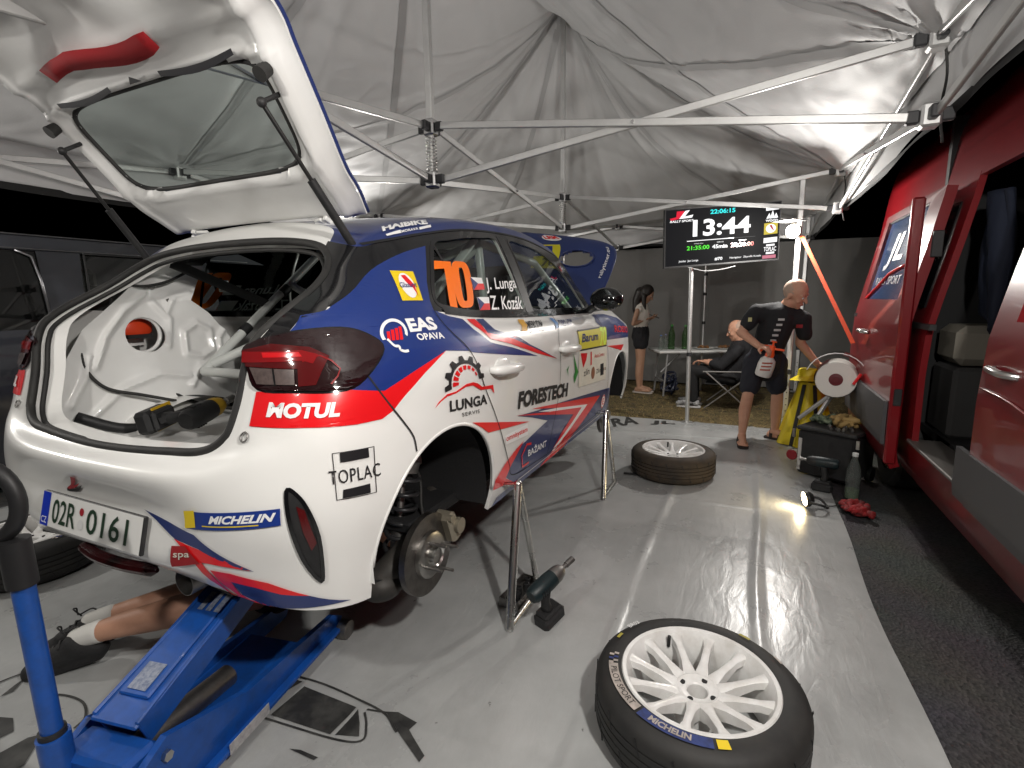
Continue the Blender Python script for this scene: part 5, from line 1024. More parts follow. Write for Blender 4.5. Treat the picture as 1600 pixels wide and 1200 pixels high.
# cordless tools
def power_tool(name, label, cat, mbody, mhead, long_nose=True):
    t = thing(name, label, cat)                                  # stands on its battery, nose along +x
    MB().box((0, 0, .032), (.125, .078, .055), bev=.012).build('battery', BLACKP, t); MB().box((0, 0, .066), (.10, .066, .02), bev=.008).build('battery_shoe', BLACKP, t)
    MB().tube(cr([(-.005, 0, .07), (-.012, 0, .11), (-.006, 0, .15), (.006, 0, .19)], 4), [.021] * 4 + [.0185] * 4 + [.02] * 4 + [.024], 14).build('grip', BLACKP, t, 180)
    MB().lathe([(0, -.085), (.026, -.084), (.034, -.07), (.036, -.02), (.036, .02), (.034, .045)], (0, 0, .205), (1, 0, 0), 24).build('motor_housing', mbody, t)
    MB().lathe([(.034, .045), (.033, .07), (.026, .095), (.018, .105), (0, .106)], (0, 0, .205), (1, 0, 0), 24).build('hammer_case', mhead, t)
    MB().lathe([(.009, .10), (.009, .13), (.013, .131), (.013, .175 if long_nose else .15), (.009, .176 if long_nose else .151), (.009, .15)], (0, 0, .205), (1, 0, 0), 16).build('drive_socket', STEEL, t)
    MB().box((.026, 0, .165), (.012, .014, .03), bev=.004).build('trigger', BLACKP, t)
    for k in range(4): MB().box((-.05 + .012 * k, 0, .205), (.004, .0735, .03)).build('cooling_slot', GAP, t, 0)
    return t
TEAL = mat('dark teal tool housing', (.007, .016, .019), .45); DYEL = mat('yellow tool housing', (.45, .27, .01), .5)
pt = power_tool('impact_wrench', 'dark teal cordless impact wrench leaning on the near steel stand', 'impact wrench', TEAL, STEEL); pt.location = V(1.075, 1.085, .012); pt.rotation_euler = (R(6), R(-15), R(-22))
pt2 = power_tool('cordless_drill', 'dark cordless drill driver standing before the black tool case', 'drill', TEAL, BLACKP, False); pt2.location = V(3.16, 2.29, .008); pt2.rotation_euler = (0, 0, R(75))
pt3 = power_tool('impact_wrench', 'yellow and black cordless impact wrench lying in the open boot', 'impact wrench', BLACKP, DYEL); _zl = Vector((.35, -.92, .12)).normalized(); _xl = Vector((.9, .35, .1)); _xl = (_xl - _zl * _xl.dot(_zl)).normalized(); pt3.location = V(.43, -.36, .885); pt3.rotation_euler = Matrix((_xl, _zl.cross(_xl), _zl)).transposed().to_euler(); pt3.scale = (1.15,) * 3
MB().box((.02, .001, .05), (.09, .082, .006), bev=.002).build('battery_stripe', DYEL, pt3); MB().bar((-.04, .0, .08), (.06, .02, .18), .02, .012).build('belt_strap', BLACKP, pt3)
# trolley jack
JB = mat('blue jack paint', (.006, .07, .33), .34, 0, .3, noise_=(24, .55, (.012, .045, .16), .25))
jk = thing('trolley_jack', 'blue hydraulic trolley jack lifting the rear of the car', 'jack', V(-.13, .345, 0), (0, 0, R(10.5)))
def jv(x, y, z): return Vector((x, y, z))
for s in (-1, 1):
    P = [(-.06, .05), (-.06, .20), (.03, .245), (.13, .21), (.30, .15), (.74, .115), (.80, .075), (.78, .045), (.30, .04)]
    MB().prism(P, s * .115, s * .135, lambda a, b, t: jv(a, t, b)).build('side_frame', JB, jk)
    MB().bar(jv(.0, s * .148, .05), jv(.78, s * .150, .055), .03, .016, bev=.003).build('frame_flange', JB, jk)
    MB().lathe([(0, -.022), (.02, -.022), (.036, -.02), (.038, -.01), (.038, .01), (.036, .02), (.02, .022), (0, .022)], jv(.77, s * .165, .04), (0, 1, 0), 24).build('front_roller', STEEL, jk)
    MB().lathe([(0, -.014), (.015, -.016), (.03, -.014), (.032, 0), (.03, .014), (.015, .016), (0, .014)], jv(-.03, s * .155, .034), (0, 1, 0), 20).build('castor', BLACKP, jk)
    MB().bar(jv(.02, s * .07, .25), jv(.60, s * .05, .455), .012, .085, bev=.003).build('lift_arm_web', JB, jk)
    MB().cyl(jv(.02, s * .135, .2), jv(.02, s * .148, .2), .014, n=6).build('bolt_head', CHROME, jk)
MB().bar(jv(.0, 0, .275), jv(.60, 0, .495), .15, .012, bev=.004).build('lift_arm_cover', JB, jk)
MB().bar(jv(.06, 0, .307), jv(.58, 0, .498), .10, .012, bev=.004).build('arm_rib', JB, jk)
MB().box(jv(.33, 0, .10), (.5, .22, .012)).build('frame_deck', JB, jk); MB().cyl(jv(.05, 0, .16), jv(.36, 0, .13), .035, n=18).build('hydraulic_ram', STEEL, jk)
MB().box(jv(-.02, 0, .16), (.10, .22, .15), bev=.012).build('pump_block', JB, jk); MB().lathe([(0, .0), (.045, 0), (.05, .02), (.03, .035), (0, .035)], jv(.61, 0, .50), (0, 0, 1), 24).build('saddle', STEEL, jk)
MB().bar(jv(.07, -.0, .3195), jv(.14, 0, .345), .06, .002).build('warning_label', mat('silver label', (.26, .29, .36), .4, noise_=(90, 1., (.08, .11, .2), 0)), jk)
mb = MB(); 
for k in range(3): mb.bar(jv(.30, -.045 + .03 * k, .4030), jv(.36, -.045 + .03 * k, .4251), .018, .003)
mb.build('rating_label', MATS['silver label'], jk); MB().box(jv(.26, -.1665, .062), (.16, .002, .035)).build('spec_label', mat('scuffed label', (.42, .42, .42), .5, noise_=(50, .8, (.2, .2, .22), 0)), jk)
MB().cyl(jv(-.075, .08, .10), jv(-.075, .085, .30), .034, n=18).build('handle_socket', JB, jk); MB().box(jv(-.075, .08, .14), (.07, .12, .10), bev=.01).build('socket_yoke', JB, jk)
hb, ht = jv(-.075, .085, .28), jv(-.082, .085, .98); hd = (ht - hb)
MB().cyl(hb, hb + hd * .64, .0225, n=18).build('handle_tube', JB, jk); MB().cyl(hb - hd * .02, hb + hd * .05, .028, n=18).build('handle_collar', BLACKP, jk)
mb = MB(); mb.cyl(hb + hd * .60, hb + hd * .76, .03, n=16); side_ = Vector((-.30, .95, 0)).normalized(); c0 = hb + hd * .78
u_ = Vector((0, 0, 1)); rc = c0 + u_ * .075 + side_ * .045
mb.tube([rc + side_ * (.070 * math.cos(R(q))) + u_ * (.085 * math.sin(R(q))) for q in range(0, 360, 12)], .017, 12, True); mb.build('handle_grip', mat('grip rubber', (.012, .012, .013), .5), jk, 60)
# hanging screen
tv = thing('screen', 'large black display on the tent pole showing a countdown clock', 'screen', (0, 0, 0))
TL_, TR_, BL_ = V(4.59, .98, 2.165), V(5.06, 1.985, 2.235), V(4.595, .99, 1.63); du_ = TR_ - TL_; dv_ = BL_ - TL_; nrm = dv_.cross(du_).normalized()
if nrm.x > 0: nrm = -nrm
def sp_(a, b, o=0.): return TL_ + du_ * a + dv_ * b + nrm * o     # a right, b down
MB().add([sp_(a, b, o) for o in (0, -.05) for a, b in ((-.012, -.02), (1.012, -.02), (1.012, 1.03), (-.012, 1.03))], [(0, 1, 2, 3), (7, 6, 5, 4), (0, 4, 5, 1), (1, 5, 6, 2), (2, 6, 7, 3), (3, 7, 4, 0)]).build('bezel', BLACKP, tv, 0)
def scr(name, col, poly, o=.004, es=1.0): return MB().add([sp_(a, b, o) for a, b in poly], [tuple(t) for t in polyfill(poly)[1]]).build(name, mat('screen light %.2f %.2f %.2f' % col, (0, 0, 0), .7, spec=.05, emit=col, es=es), tv, 0, fix=False)
scr('panel', (.012, .012, .014), [(0, 0), (1, 0), (1, 1), (0, 1)], .002)
def stext(txt, a0, a1, b0, b1, col, bold=.02, shear=0., es=1.6):
    vs, fs, x0, x1, y0, y1 = glyphs(txt, bold, shear); MB().add([sp_(a0 + (a1 - a0) * (v.x - x0) / (x1 - x0), b1 + (b0 - b1) * (v.y - y0) / (y1 - y0), .006) for v in vs], fs).build('display_text', mat('screen light %.2f %.2f %.2f' % col, (0, 0, 0), .2, emit=col, es=es), tv, 0, fix=False)
stext('13:44', .235, .745, .20, .50, (.95, .95, .95), .03, 0); stext('22:06:15', .385, .605, .04, .12, (.03, .75, .75), .03); stext('21:35:00', .185, .385, .66, .735, (.1, .8, .05), .02); stext('22:20:00', .575, .78, .66, .735, (.85, .03, .05), .02); stext('45min', .41, .545, .665, .735, (.9, .9, .9), .03)
stext('PŘÍJEZD', .25, .33, .615, .635, (.8, .8, .8), 0); stext('SERVIS', .45, .51, .615, .635, (.8, .8, .8), 0); stext('ODJEZD', .645, .715, .615, .635, (.8, .8, .8), 0); stext('#70', .435, .505, .895, .955, (.9, .9, .9), .03); stext('Jezdec  Jan Lunga', .115, .29, .905, .95, (.85, .85, .85), .01); stext('Navigátor  Zbyněk Kozák', .57, .85, .905, .95, (.85, .85, .85), .01)
scr('display_bar', (.9, .9, .9), [(.185, .565), (.6, .565), (.6, .578), (.185, .578)], .006, 1.4); scr('display_bar', (.2, .2, .2), [(.6, .569), (.79, .569), (.79, .574), (.6, .574)], .006)
scr('display_logo', (.8, .02, .05), [(.09, .03), (.16, .03), (.12, .16), (.04, .19), (.03, .15), (.085, .13)], .006, 1.2); scr('display_logo', (.9, .9, .9), [(.165, .03), (.205, .02), (.16, .13), (.235, .105), (.225, .155), (.11, .165)], .006, 1.2); stext('RALLY SPORT', .03, .24, .185, .225, (.85, .85, .85), .03, .2)
scr('display_logo', (.95, .75, .1), [(.865, .36), (.985, .345), (.985, .55), (.865, .56)], .005, .9); scr('display_logo', (.9, .9, .9), [(.925 + .045 * math.cos(t), .455 + .08 * math.sin(t)) for t in [k * .524 for k in range(12)]], .006, .9); scr('display_logo', (.8, .1, .1), [(.91, .40), (.93, .39), (.955, .50), (.935, .47)], .007, .8)
for k in range(3): scr('display_logo', (.9, .9, .9), [(.88 + .032 * k, .28), (.905 + .03 * k, .18 - .05 * (k == 1)), (.925 + .03 * k, .27)], .006, 1.2)
stext('WOOD', .875, .985, .295, .335, (.9, .9, .9), .05); scr('display_logo', (.9, .9, .9), [(.875, .06), (.99, .04), (.99, .125), (.875, .14)], .006, 1.0); scr('display_logo', (.9, .9, .9), [(.865, .62), (.985, .61), (.985, .70), (.865, .71)], .006, 1.0); scr('display_logo', (.9, .3, .4), [(.86, .93), (.98, .925), (.98, .985), (.86, .99)], .006, .9)
stext('TOPLAC', .87, .98, .78, .86, (.95, .95, .95), .02); scr('display_logo', (.9, .9, .9), [(.89, .735), (.965, .73), (.965, .765), (.89, .77)], .006, 1.); scr('display_logo', (.9, .9, .9), [(.89, .875), (.965, .87), (.965, .905), (.89, .91)], .006, 1.)
pl_ = thing('tent_pole', 'thin white tent pole carrying the screen', 'pole', V(4.85, 1.235, 0)); MB().cyl((0, 0, .01), (.0, .03, 2.0), .022, n=18).build('tube', ALU, pl_); MB().cyl((0, .008, .72), (0, .008, .76), .026, n=18).build('clamp_collar', BRK, pl_); MB().cyl((0, 0, .006), (0, 0, .016), .06, n=20).build('foot_plate', ALU, pl_)
pl2 = thing('tent_pole', 'thin dark banded pole before the grey wall behind the screen', 'pole', V(6.95, 1.20, 0)); MB().cyl((0, 0, .0), (0, 0, 2.3), .020, n=14).build('tube', ALU, pl2)
for z in (.55, .95, 1.35, 1.62): MB().cyl((0, 0, z), (0, 0, z + .04), .024, n=14).build('clamp_collar', BRK, pl2)
tag(MB().tube(cr([V(4.63, 1.2, 1.62), V(4.7, 1.35, 1.585), V(4.8, 1.5, 1.60), V(4.86, 1.62, 1.63)], 6), .004, 6).build('cable', mat('grey cable', (.4, .4, .4), .5)), 'thin grey cable sagging below the screen', 'cable')
st_ = MB(); a_, b_ = V(4.66, 2.16, 1.86), V(3.86, 2.50, .97); st_.bar(a_, b_, .030, .003, up=(1, .2, 0)); tag(st_.build('tie_strap', mat('orange red webbing', (.75, .09, .03), .6)), 'taut orange red strap running from the lamp leg down to the paper roll', 'strap')
# work lamp on the floor
wl = thing('work_lamp', 'small lit work lamp lying on the edge of the grey sheet', 'work lamp', V(2.79, 2.15, .012), (0, 0, 0))
LD = Vector((-.25, .95, -.16)).normalized(); MB().lathe([(.0, .0), (.05, .0), (.052, -.02), (.03, -.05), (0, -.052)], (0, 0, .058), LD, 24).build('housing', HOUS, wl); MB().lathe([(0, .004), (.042, .002), (.045, -.002)], (0, 0, .058), LD, 24).build('lens', mat('warm lit lens', (1, 1, 1), .3, emit=(1., .78, .42), es=30.), wl)
MB().tube(cr([(-.05, -.02, .06), (-.06, -.09, .05), (0, -.13, .02), (.06, -.09, .05), (.05, -.02, .06)], 5), .008, 8).build('stand_hoop', HOUS, wl, 180); MB().tube(cr([(0, -.05, .03), (.05, -.12, .01), (.1, -.2, .008), (.2, -.28, .008)], 5), .004, 6).build('cord', RUBBER, wl, 180)
l = bpy.data.lights.new('work_light', 'SPOT'); l.energy = 7; l.color = (1., .80, .48); l.spot_size = R(150); l.spot_blend = .5; l.shadow_soft_size = .035; o = bpy.data.objects.new('work_light', l); link(o, wl); o.location = LD * .012 + Vector((0, 0, .058)); o.rotation_euler = LD.to_track_quat('-Z', 'Y').to_euler()
# tool case on wheels with rags on top
tc_ = thing('tool_case', 'black wheeled tool case with rags and small parts heaped on its lid', 'tool case', V(3.52, 2.40, 0), (0, 0, R(-30)))
MB().box((0, 0, .20), (.36, .38, .33), bev=.02).build('case_body', BLACKP, tc_); MB().box((0, 0, .375), (.38, .40, .03), bev=.01).build('lid_tray', BLACKP, tc_); MB().box((-.183, .165, .18), (.008, .024, .24), bev=.002).build('edge_strip', mat('grey strip', (.45, .44, .42), .5), tc_)
for s in (-1, 1): MB().lathe([(0, -.02), (.05, -.02), (.055, 0), (.05, .02), (0, .02)], (.12, s * .19, .055), (0, 1, 0), 20).build('wheel', RUBBER, tc_); MB().bar((-.19, s * .21, .30), (-.19, s * .21, .36), .02, .012).build('latch', CHROME, tc_)
MB().lathe([(0, -.01), (.035, -.01), (.04, 0), (.035, .01), (0, .01)], (-.19, .215, .16), (1, 0, 0), 18).build('red_knob', mat('dark red plastic', (.2, .01, .015), .5), tc_)
def clump(name, label, c, d, m, seed, kind=None):
    random.seed(seed); mb = MB(); n = 18
    for k in range(5):
        a = random.random() * 6.28; mb.tube(cr([Vector(c) + Vector((d[0] * (random.random() - .5), d[1] * (random.random() - .5), d[2] * random.random())) for _ in range(6)], 5), [.008 + .016 * random.random() for _ in range(26)], 8)
    return tag(mb.build(name, m, smooth=180), label, 'cloth')
clump('work_glove', 'tan leather work glove heaped on the tool case lid', V(3.50, 2.45, .395), (.16, .16, .07), mat('tan leather', (.36, .24, .09), .8), 3)
clump('rag', 'dark patterned rag on the back of the tool case lid', V(3.60, 2.32, .393), (.16, .14, .05), mat('dark patterned cloth', (.03, .05, .03), .8, noise_=(30, 1., (.25, .30, .2), 0)), 5)
random.seed(11)
for k in range(16):
    x = 3.36 + .18 * random.random(); r = 2.34 + .16 * random.random(); tag(MB().lathe([(0, 0), (.010, 0), (.012, .012), (.006, .014), (.006, .02), (0, .02)], V(x, r, .390), n=10).build('wheel_nut', CHROME if k % 2 else STEEL), 'wheel nut scattered on the tool case lid', 'wheel nut', 'wheel nuts on the tool case')
clump('work_glove', 'red and black work glove dropped on the asphalt', V(2.86, 2.43, .012), (.17, .17, .035), mat('red glove knit', (.30, .012, .014), .8, noise_=(25, .8, (.02, .02, .02), 0)), 9)
def bottle(name, label, loc, h, r, glass, liquid=None, cap=(.02, .2, .03), group=None):
    t = thing(name, label, 'bottle', loc, group=group)
    MB().lathe([(0, .0), (r * .9, .0), (r, .012), (r, h * .22), (r * .92, h * .3), (r, h * .38), (r, h * .58), (r * .85, h * .68), (r * .38, h * .88), (r * .36, h * .95)], n=24).build('shell', glass, t, 180)
    if liquid: MB().lathe([(0, .004), (r * .9, .004), (r * .93, .015), (r * .93, h * .2), (0, h * .2)], n=24).build('water', liquid, t)
    MB().lathe([(r * .42, h * .93), (r * .42, h), (0, h)], n=18).build('cap', mat('cap %.2f%.2f' % cap[:2], cap, .5), t)
    return t
CLEARB = glassmat('clear bottle plastic', (.80, .85, .82), milk=.10); GRNB = glassmat('green bottle plastic', (.35, .55, .30), milk=.10)
b = bottle('water_bottle', 'clear plastic water bottle on the asphalt beside the tool case', V(3.12, 2.455, 0), .31, .042, CLEARB, glassmat('greenish water', (.70, .82, .62), milk=.2), (.6, .62, .6))
# paper roll holder
ph = thing('paper_roll_holder', 'grey tube stand holding a big white paper roll under a clear cover', 'roll holder', V(3.76, 2.40, 0))
pd = Vector((-.96, -.0, 0)); ax_ = Vector((-.985, .17, 0)).normalized(); sd_ = Vector((ax_.y, -ax_.x, 0))
RC = Vector((0, 0, .715))
pr_ = MB().lathe([(.045, .12), (.13, .12), (.135, .11), (.135, -.12), (.045, -.12)], RC, ax_, 48).build('paper_roll', mat('white paper', (.72, .70, .66), .85), ph); MB().lathe([(0, .121), (.018, .121), (.02, .124), (.045, .122), (.047, .118)], RC, ax_, 28).build('roll_core', mat('maroon plastic', (.12, .01, .015), .4), pr_)
for s in (-1, 1): MB().bar(RC + ax_ * (.06 * s) + Vector((0, 0, -.10)) , Vector((-.05, .11 + .12 * (s > 0), .40)) + ax_ * (.06 * s), .026, .026, bev=.004).build('stand_tube', ALU, ph)
MB().grid(12, 2, lambda u, v: RC + ax_ * (.125 - .25 * v) + (sd_ * math.cos(R(-10 + 75 * u)) + Vector((0, 0, 1)) * math.sin(R(-10 + 75 * u))) * .142).build('maroon_shell', MATS['maroon plastic'], ph, 180)
MB().grid(14, 2, lambda u, v: RC + ax_ * (.15 - .3 * v) + (sd_ * math.cos(R(20 + 130 * u)) + Vector((0, 0, 1)) * math.sin(R(20 + 130 * u))) * (.20 - .02 * u)).build('clear_cover', glassmat('clear cover', (.55, .56, .55)), ph, 180)
MB().bar(RC + ax_ * .16 + sd_ * -.15 + Vector((0, 0, .06)), RC + ax_ * .16 + sd_ * -.11 + Vector((0, 0, -.02)), .03, .02, bev=.004).build('tear_edge', RED, ph); MB().tube([RC + ax_ * .155 + (sd_ * math.cos(R(20 + 13 * k)) + Vector((0, 0, 1)) * math.sin(R(20 + 13 * k))) * .2 for k in range(11)], .004, 6).build('cover_edge', WPRINT, ph, 180)
# yellow coat on a stand
yc = thing('yellow_bag_stand', 'yellow cloth draped over a stand behind the tool case', 'draped cloth', V(4.42, 2.30, 0)); YC = mat('yellow coated cloth', (.62, .48, .015), .5, bump=(9, .4, .02))
MB().grid(48, 14, lambda u, v: Vector(((.085 + .15 * v + .022 * math.sin(u * 2 * math.pi * 7) * v) * math.cos(u * 2 * math.pi), (.085 + .15 * v + .022 * math.sin(u * 2 * math.pi * 7) * v) * math.sin(u * 2 * math.pi), .58 - .56 * v))).build('cloth', YC, yc, 180)
MB().cyl((0, 0, 0), (0, 0, .6), .015, n=10).build('stand_post', STEEL, yc)
for k in (2.6, 3.4): MB().bar((.10 * math.cos(k), .10 * math.sin(k), .56), (.255 * math.cos(k), .255 * math.sin(k), .03), .03, .006, up=(math.cos(k), math.sin(k), 0)).build('dark_band', BLACKP, yc)
hat = tag(MB().lathe([(0, .10), (.06, .10), (.082, .085), (.09, .03), (.135, .0), (.15, -.012), (.145, -.014), (.09, .02)], V(4.40, 2.28, .60), (.1, 0, 1), 32).build('bucket_hat', YC), 'yellow bucket hat resting on top of the draped yellow cloth', 'hat')
# table with drinks and food
tb = thing('folding_table', 'white folding table with bottles against the grey wall', 'table', V(6.74, 1.19, 0), (0, 0, R(-65))); TW = mat('white table plastic', (.62, .62, .60), .5)
MB().box((0, 0, .605), (1.30, .56, .035), bev=.012).build('table_top', TW, tb)
for s in (-1, 1):
    for q in (-1, 1): MB().cyl((s * .52, q * .22, .59), (s * .56, q * .22, .0), .013, n=12).build('leg', mat('grey leg tube', (.4, .4, .4), .4, .6), tb)
    MB().cyl((s * .545, -.22, .2), (s * .545, .22, .2), .010, n=10).build('leg_brace', MATS['grey leg tube'], tb); MB().cyl((s * .54, 0, .3), (s * .25, 0, .59), .009, n=10).build('diagonal_brace', MATS['grey leg tube'], tb)
bottle('drink_bottle', 'taller green bottle at the left of the table', V(6.52, .83, .623), .34, .045, GRNB, None, (.05, .3, .05)); bottle('drink_bottle', 'green bottle beside the white tent pole on the table', V(6.60, 1.0, .623), .33, .045, GRNB, None, (.1, .35, .1))
bottle('water_bottle', 'small clear water bottle at the left table end', V(6.44, .70, .623), .20, .035, CLEARB, None, (.1, .2, .5)); bottle('water_bottle', 'small clear water bottle next to the taller green bottle', V(6.50, .755, .623), .21, .035, CLEARB, None, (.3, .3, .5))
for k, (x, r, lb) in enumerate(((6.68, 1.24, 'plate heaped with brown food left of the seated person'), (6.80, 1.50, 'plate of brown food near the seated person at the right table end'))):
    pt_ = thing('food_plate', lb, 'plate', V(x, r, .623)); MB().lathe([(0, .004), (.09, .004), (.13, .018), (.132, .022), (.09, .01), (0, .01)], n=28).build('plate', TW, pt_)
    random.seed(20 + k); mb = MB()
    for i in range(16): a = random.random() * 6.28; q = .08 * random.random() ** .5; mb.ball((q * math.cos(a), q * math.sin(a), .02 + .02 * random.random()), (.028, .022, .014), 8)
    mb.build('food', mat('brown food', (.16, .07, .025), .6, noise_=(40, 1., (.30, .16, .06), .1)), pt_)['kind'] = 'stuff'
clump('plastic_bag', 'dark blue plastic bag lying under the left table end', V(6.50, .82, .02), (.30, .24, .26), mat('dark blue plastic bag', (.015, .018, .035), .3), 14)['category'] = 'bag'
# folding chair
ch = thing('camping_chair', 'dark folding camping chair with the seated person', 'chair', V(5.84, 1.60, 0), (0, 0, R(0))); CF = mat('dark chair fabric', (.012, .012, .014), .85)
MB().grid(8, 8, lambda u, v: V(-.24 + .48 * u, -.25 + .5 * v, .32 - .03 * math.sin(math.pi * u) * math.sin(math.pi * v))).build('seat', CF, ch); MB().grid(8, 8, lambda u, v: V(-.24 + .48 * u, .24 + .16 * v + .03 * math.sin(math.pi * u), .33 + .45 * v)).build('backrest', CF, ch)
for s in (-1, 1):
    for a, b_ in (((s * .24, .25, .02), (s * .24, -.25, .46)), ((s * .24, -.25, .02), (s * .24, .3, .5)), ((s * .24, -.28, .46), (s * .24, .32, .48))): MB().cyl(V(*a), V(*b_), .010, n=10).build('frame_tube', STEEL, ch)
# ------------------------------------------------------------------ red van on the right
VR = mat('red van paint', (.17, .005, .008), .27, 0, .6, noise_=(2, .4, (.13, .004, .007), .1)); GREYP = mat('grey side moulding', (.06, .06, .063), .55); DKIN = mat('dark van interior', (.02, .02, .021), .8)
van = thing('van', 'red van with its sliding side door open at the right picture edge', 'van', (0, 0, 0))
def vr(z):
    P = [(.26, 2.72), (.36, 2.675), (.5, 2.655), (.9, 2.65), (1.15, 2.66), (1.32, 2.69), (1.6, 2.745), (1.85, 2.79), (2.25, 2.84), (2.40, 2.89), (2.48, 3.02)]
    for (a, ra), (b, rb) in zip(P, P[1:]):
        if z <= b: return ra + (rb - ra) * max(0, (z - a) / (b - a))
    return P[-1][1]
def vpanel(name, x0, x1, z0, z1, m, o=0., parent=van, holes=(), th=.03, nx=30, nz=26):
    mb = MB(); mb.grid(nx, nz, lambda u, v: V(x0 + (x1 - x0) * u, vr(z0 + (z1 - z0) * v) - o, z0 + (z1 - z0) * v)); kp = []
    for f in mb.f:
        i, j = divmod(f[0], nz + 1); x = x0 + (x1 - x0) * (i + .5) / nx; z = z0 + (z1 - z0) * (j + .5) / nz
        if not any(h(x, z) for h in holes): kp.append(f)
    mb.f = kp; mb.m = [0] * len(kp); o_ = mb.build(name, m, parent, 180, fix=False); s = o_.modifiers.new('t', 'SOLIDIFY'); s.thickness = th; s.offset = 0; es = o_.modifiers.new('e', 'EDGE_SPLIT'); es.split_angle = R(40); return o_
whl = lambda cx: (lambda x, z: (x - cx) ** 2 + (z - .32) ** 2 < .37 ** 2)
vpanel('rear_quarter', 2.74, 4.8, .26, 2.48, VR, holes=[whl(3.50)], nx=60, nz=50); vpanel('front_quarter', -1.9, 0.55, .26, 2.48, VR)
vpanel('sill', .5, 2.78, .26, .50, VR, .004, nx=20, nz=10); vpanel('roof_rail', .5, 2.78, 1.92, 2.48, VR, .004); vpanel('pillar', 2.70, 2.82, .5, 1.94, VR, .006, nx=4)
MB().grid(30, 12, lambda u, v: V(-1.9 + 6.7 * u, 3.01 + 1.5 * v, 2.478 + .05 * math.sin(math.pi * v))).build('roof', VR, van, 180)
fd = vpanel('front_door', .5, 1.90, .44, 1.94, VR, .012, holes=[lambda x, z: 1.22 < z < 1.72 and x < 1.72], nx=40, nz=40); vpanel('front_door_glass', .52, 1.74, 1.2, 1.74, BLACKG, .004, fd, th=.006)
vpanel('door_moulding', .5, 1.88, .46, .68, GREYP, .030, fd, th=.02); vpanel('door_moulding', 1.89, 2.02, .46, .68, GREYP, .026, van, th=.02, nx=3)
MB().tube([V(1.80, vr(1.03) - .02, 1.045), V(1.77, vr(1.03) - .055, 1.05), V(1.66, vr(1.03) - .06, 1.045), V(1.60, vr(1.03) - .02, 1.04)], .014, 10).build('door_handle', CHROME, fd, 180); MB().tube(cr([V(1.3, vr(.9) - .035, .9), V(1.6, vr(.95) - .035, .95), V(1.88, vr(.97) - .03, .96)], 6), .004, 6).build('door_crease', VR, fd, 180)
MB().box(V(.7, 3.65, .50), (4.4, 1.7, .05)).build('load_floor', DKIN, van); MB().box(V(.7, 4.45, 1.4), (4.4, .05, 2.0)).build('far_side', mat('pale van lining', (.10, .10, .095), .8), van); MB().box(V(3.25, 3.62, 1.4), (.05, 1.66, 1.9)).build('partition', DKIN, van); MB().box(V(3.0, 3.65, .505), (.6, 1.7, .045)).build('load_floor', DKIN, van); MB().box(V(.9, 3.7, 2.4), (4.0, 1.6, .03)).build('roof_lining', DKIN, van)
MB().box(V(2.32, 2.70, .515), (.85, .16, .02), bev=.004).build('entry_step', mat('worn step metal', (.16, .15, .14), .5, .6), van)
# open sliding door
sd = vpanel('sliding_door', 2.80, 4.08, .33, 1.90, VR, .095, holes=[lambda x, z: 1.30 < z < 1.84 and 3.02 < x < 3.98], nx=50, nz=60, th=.05)
vpanel('door_glass', 3.0, 4.0, 1.28, 1.86, mat('blue film', (.02, .06, .16), .18, 0, .6), .098, sd, th=.008); vpanel('door_moulding', 2.82, 4.06, .46, .72, GREYP, .132, sd, th=.02)
def vtext(txt, x0, x1, z0, z1, m, bold=.02, shear=0.):
    vs, fs, a0, a1, b0, b1 = glyphs(txt, bold, shear); mb = MB()
    for v in vs: z = z0 + (z1 - z0) * (v.y - b0) / (b1 - b0); mb.v.append(V(x0 + (x1 - x0) * (v.x - a0) / (a1 - a0), vr(z) - .106, z))
    mb.f = list(fs); mb.m = [0] * len(fs); mb.build('door_lettering', m, sd, 0, fix=False)
SILV = mat('silver print', (.55, .55, .56), .3, .5); vtext('RALLY SPORT', 3.86, 3.20, 1.40, 1.455, SILV, .01); vtext('JL', 3.78, 3.36, 1.50, 1.74, SILV, .02, .2)
MB().tube([V(x, vr(z) - .11, z) for x, z in ((3.98, 1.31), (3.70, 1.40), (3.52, 1.47), (3.30, 1.5), (3.06, 1.52))], .010, 8).build('red_stripe', RED, sd, 180)
for pts in (([(3.99, 1.29), (3.99, 1.85)]), ([(3.01, 1.29), (3.01, 1.85)]), ([(3.0, 1.29), (4.0, 1.29)]), ([(3.0, 1.85), (4.0, 1.85)])): MB().tube([V(x, vr(z) - .104, z) for x, z in pts], .009, 8).build('window_frame', CHROME if pts[0][1] != pts[1][1] else BLACKP, sd)
MB().tube(cr([V(3.72, vr(1.09) - .12, 1.075), V(3.70, vr(1.09) - .16, 1.08), V(3.58, vr(1.09) - .165, 1.08), V(3.56, vr(1.09) - .12, 1.075)], 4), .015, 10).build('door_handle', CHROME, sd, 180)
MB().box(V(2.80, vr(1.0) - .09, 1.1), (.03, .06, 1.5), bev=.01).build('door_edge', VR, sd); MB().box(V(2.79, vr(.8) - .085, .75), (.02, .04, .10), bev=.004).build('door_latch', BLACKP, sd); MB().box(V(2.79, vr(1.62) - .085, 1.6), (.02, .05, .14), bev=.004).build('door_latch', BLACKP, sd); MB().bar(V(2.6, vr(1.2) - .03, 1.16), V(4.7, vr(1.2) - .03, 1.16), .03, .03).build('door_track', BLACKP, van)
vpanel('quarter_window', 2.86, 4.6, 1.26, 1.82, BLACKG, .02, van, th=.01)
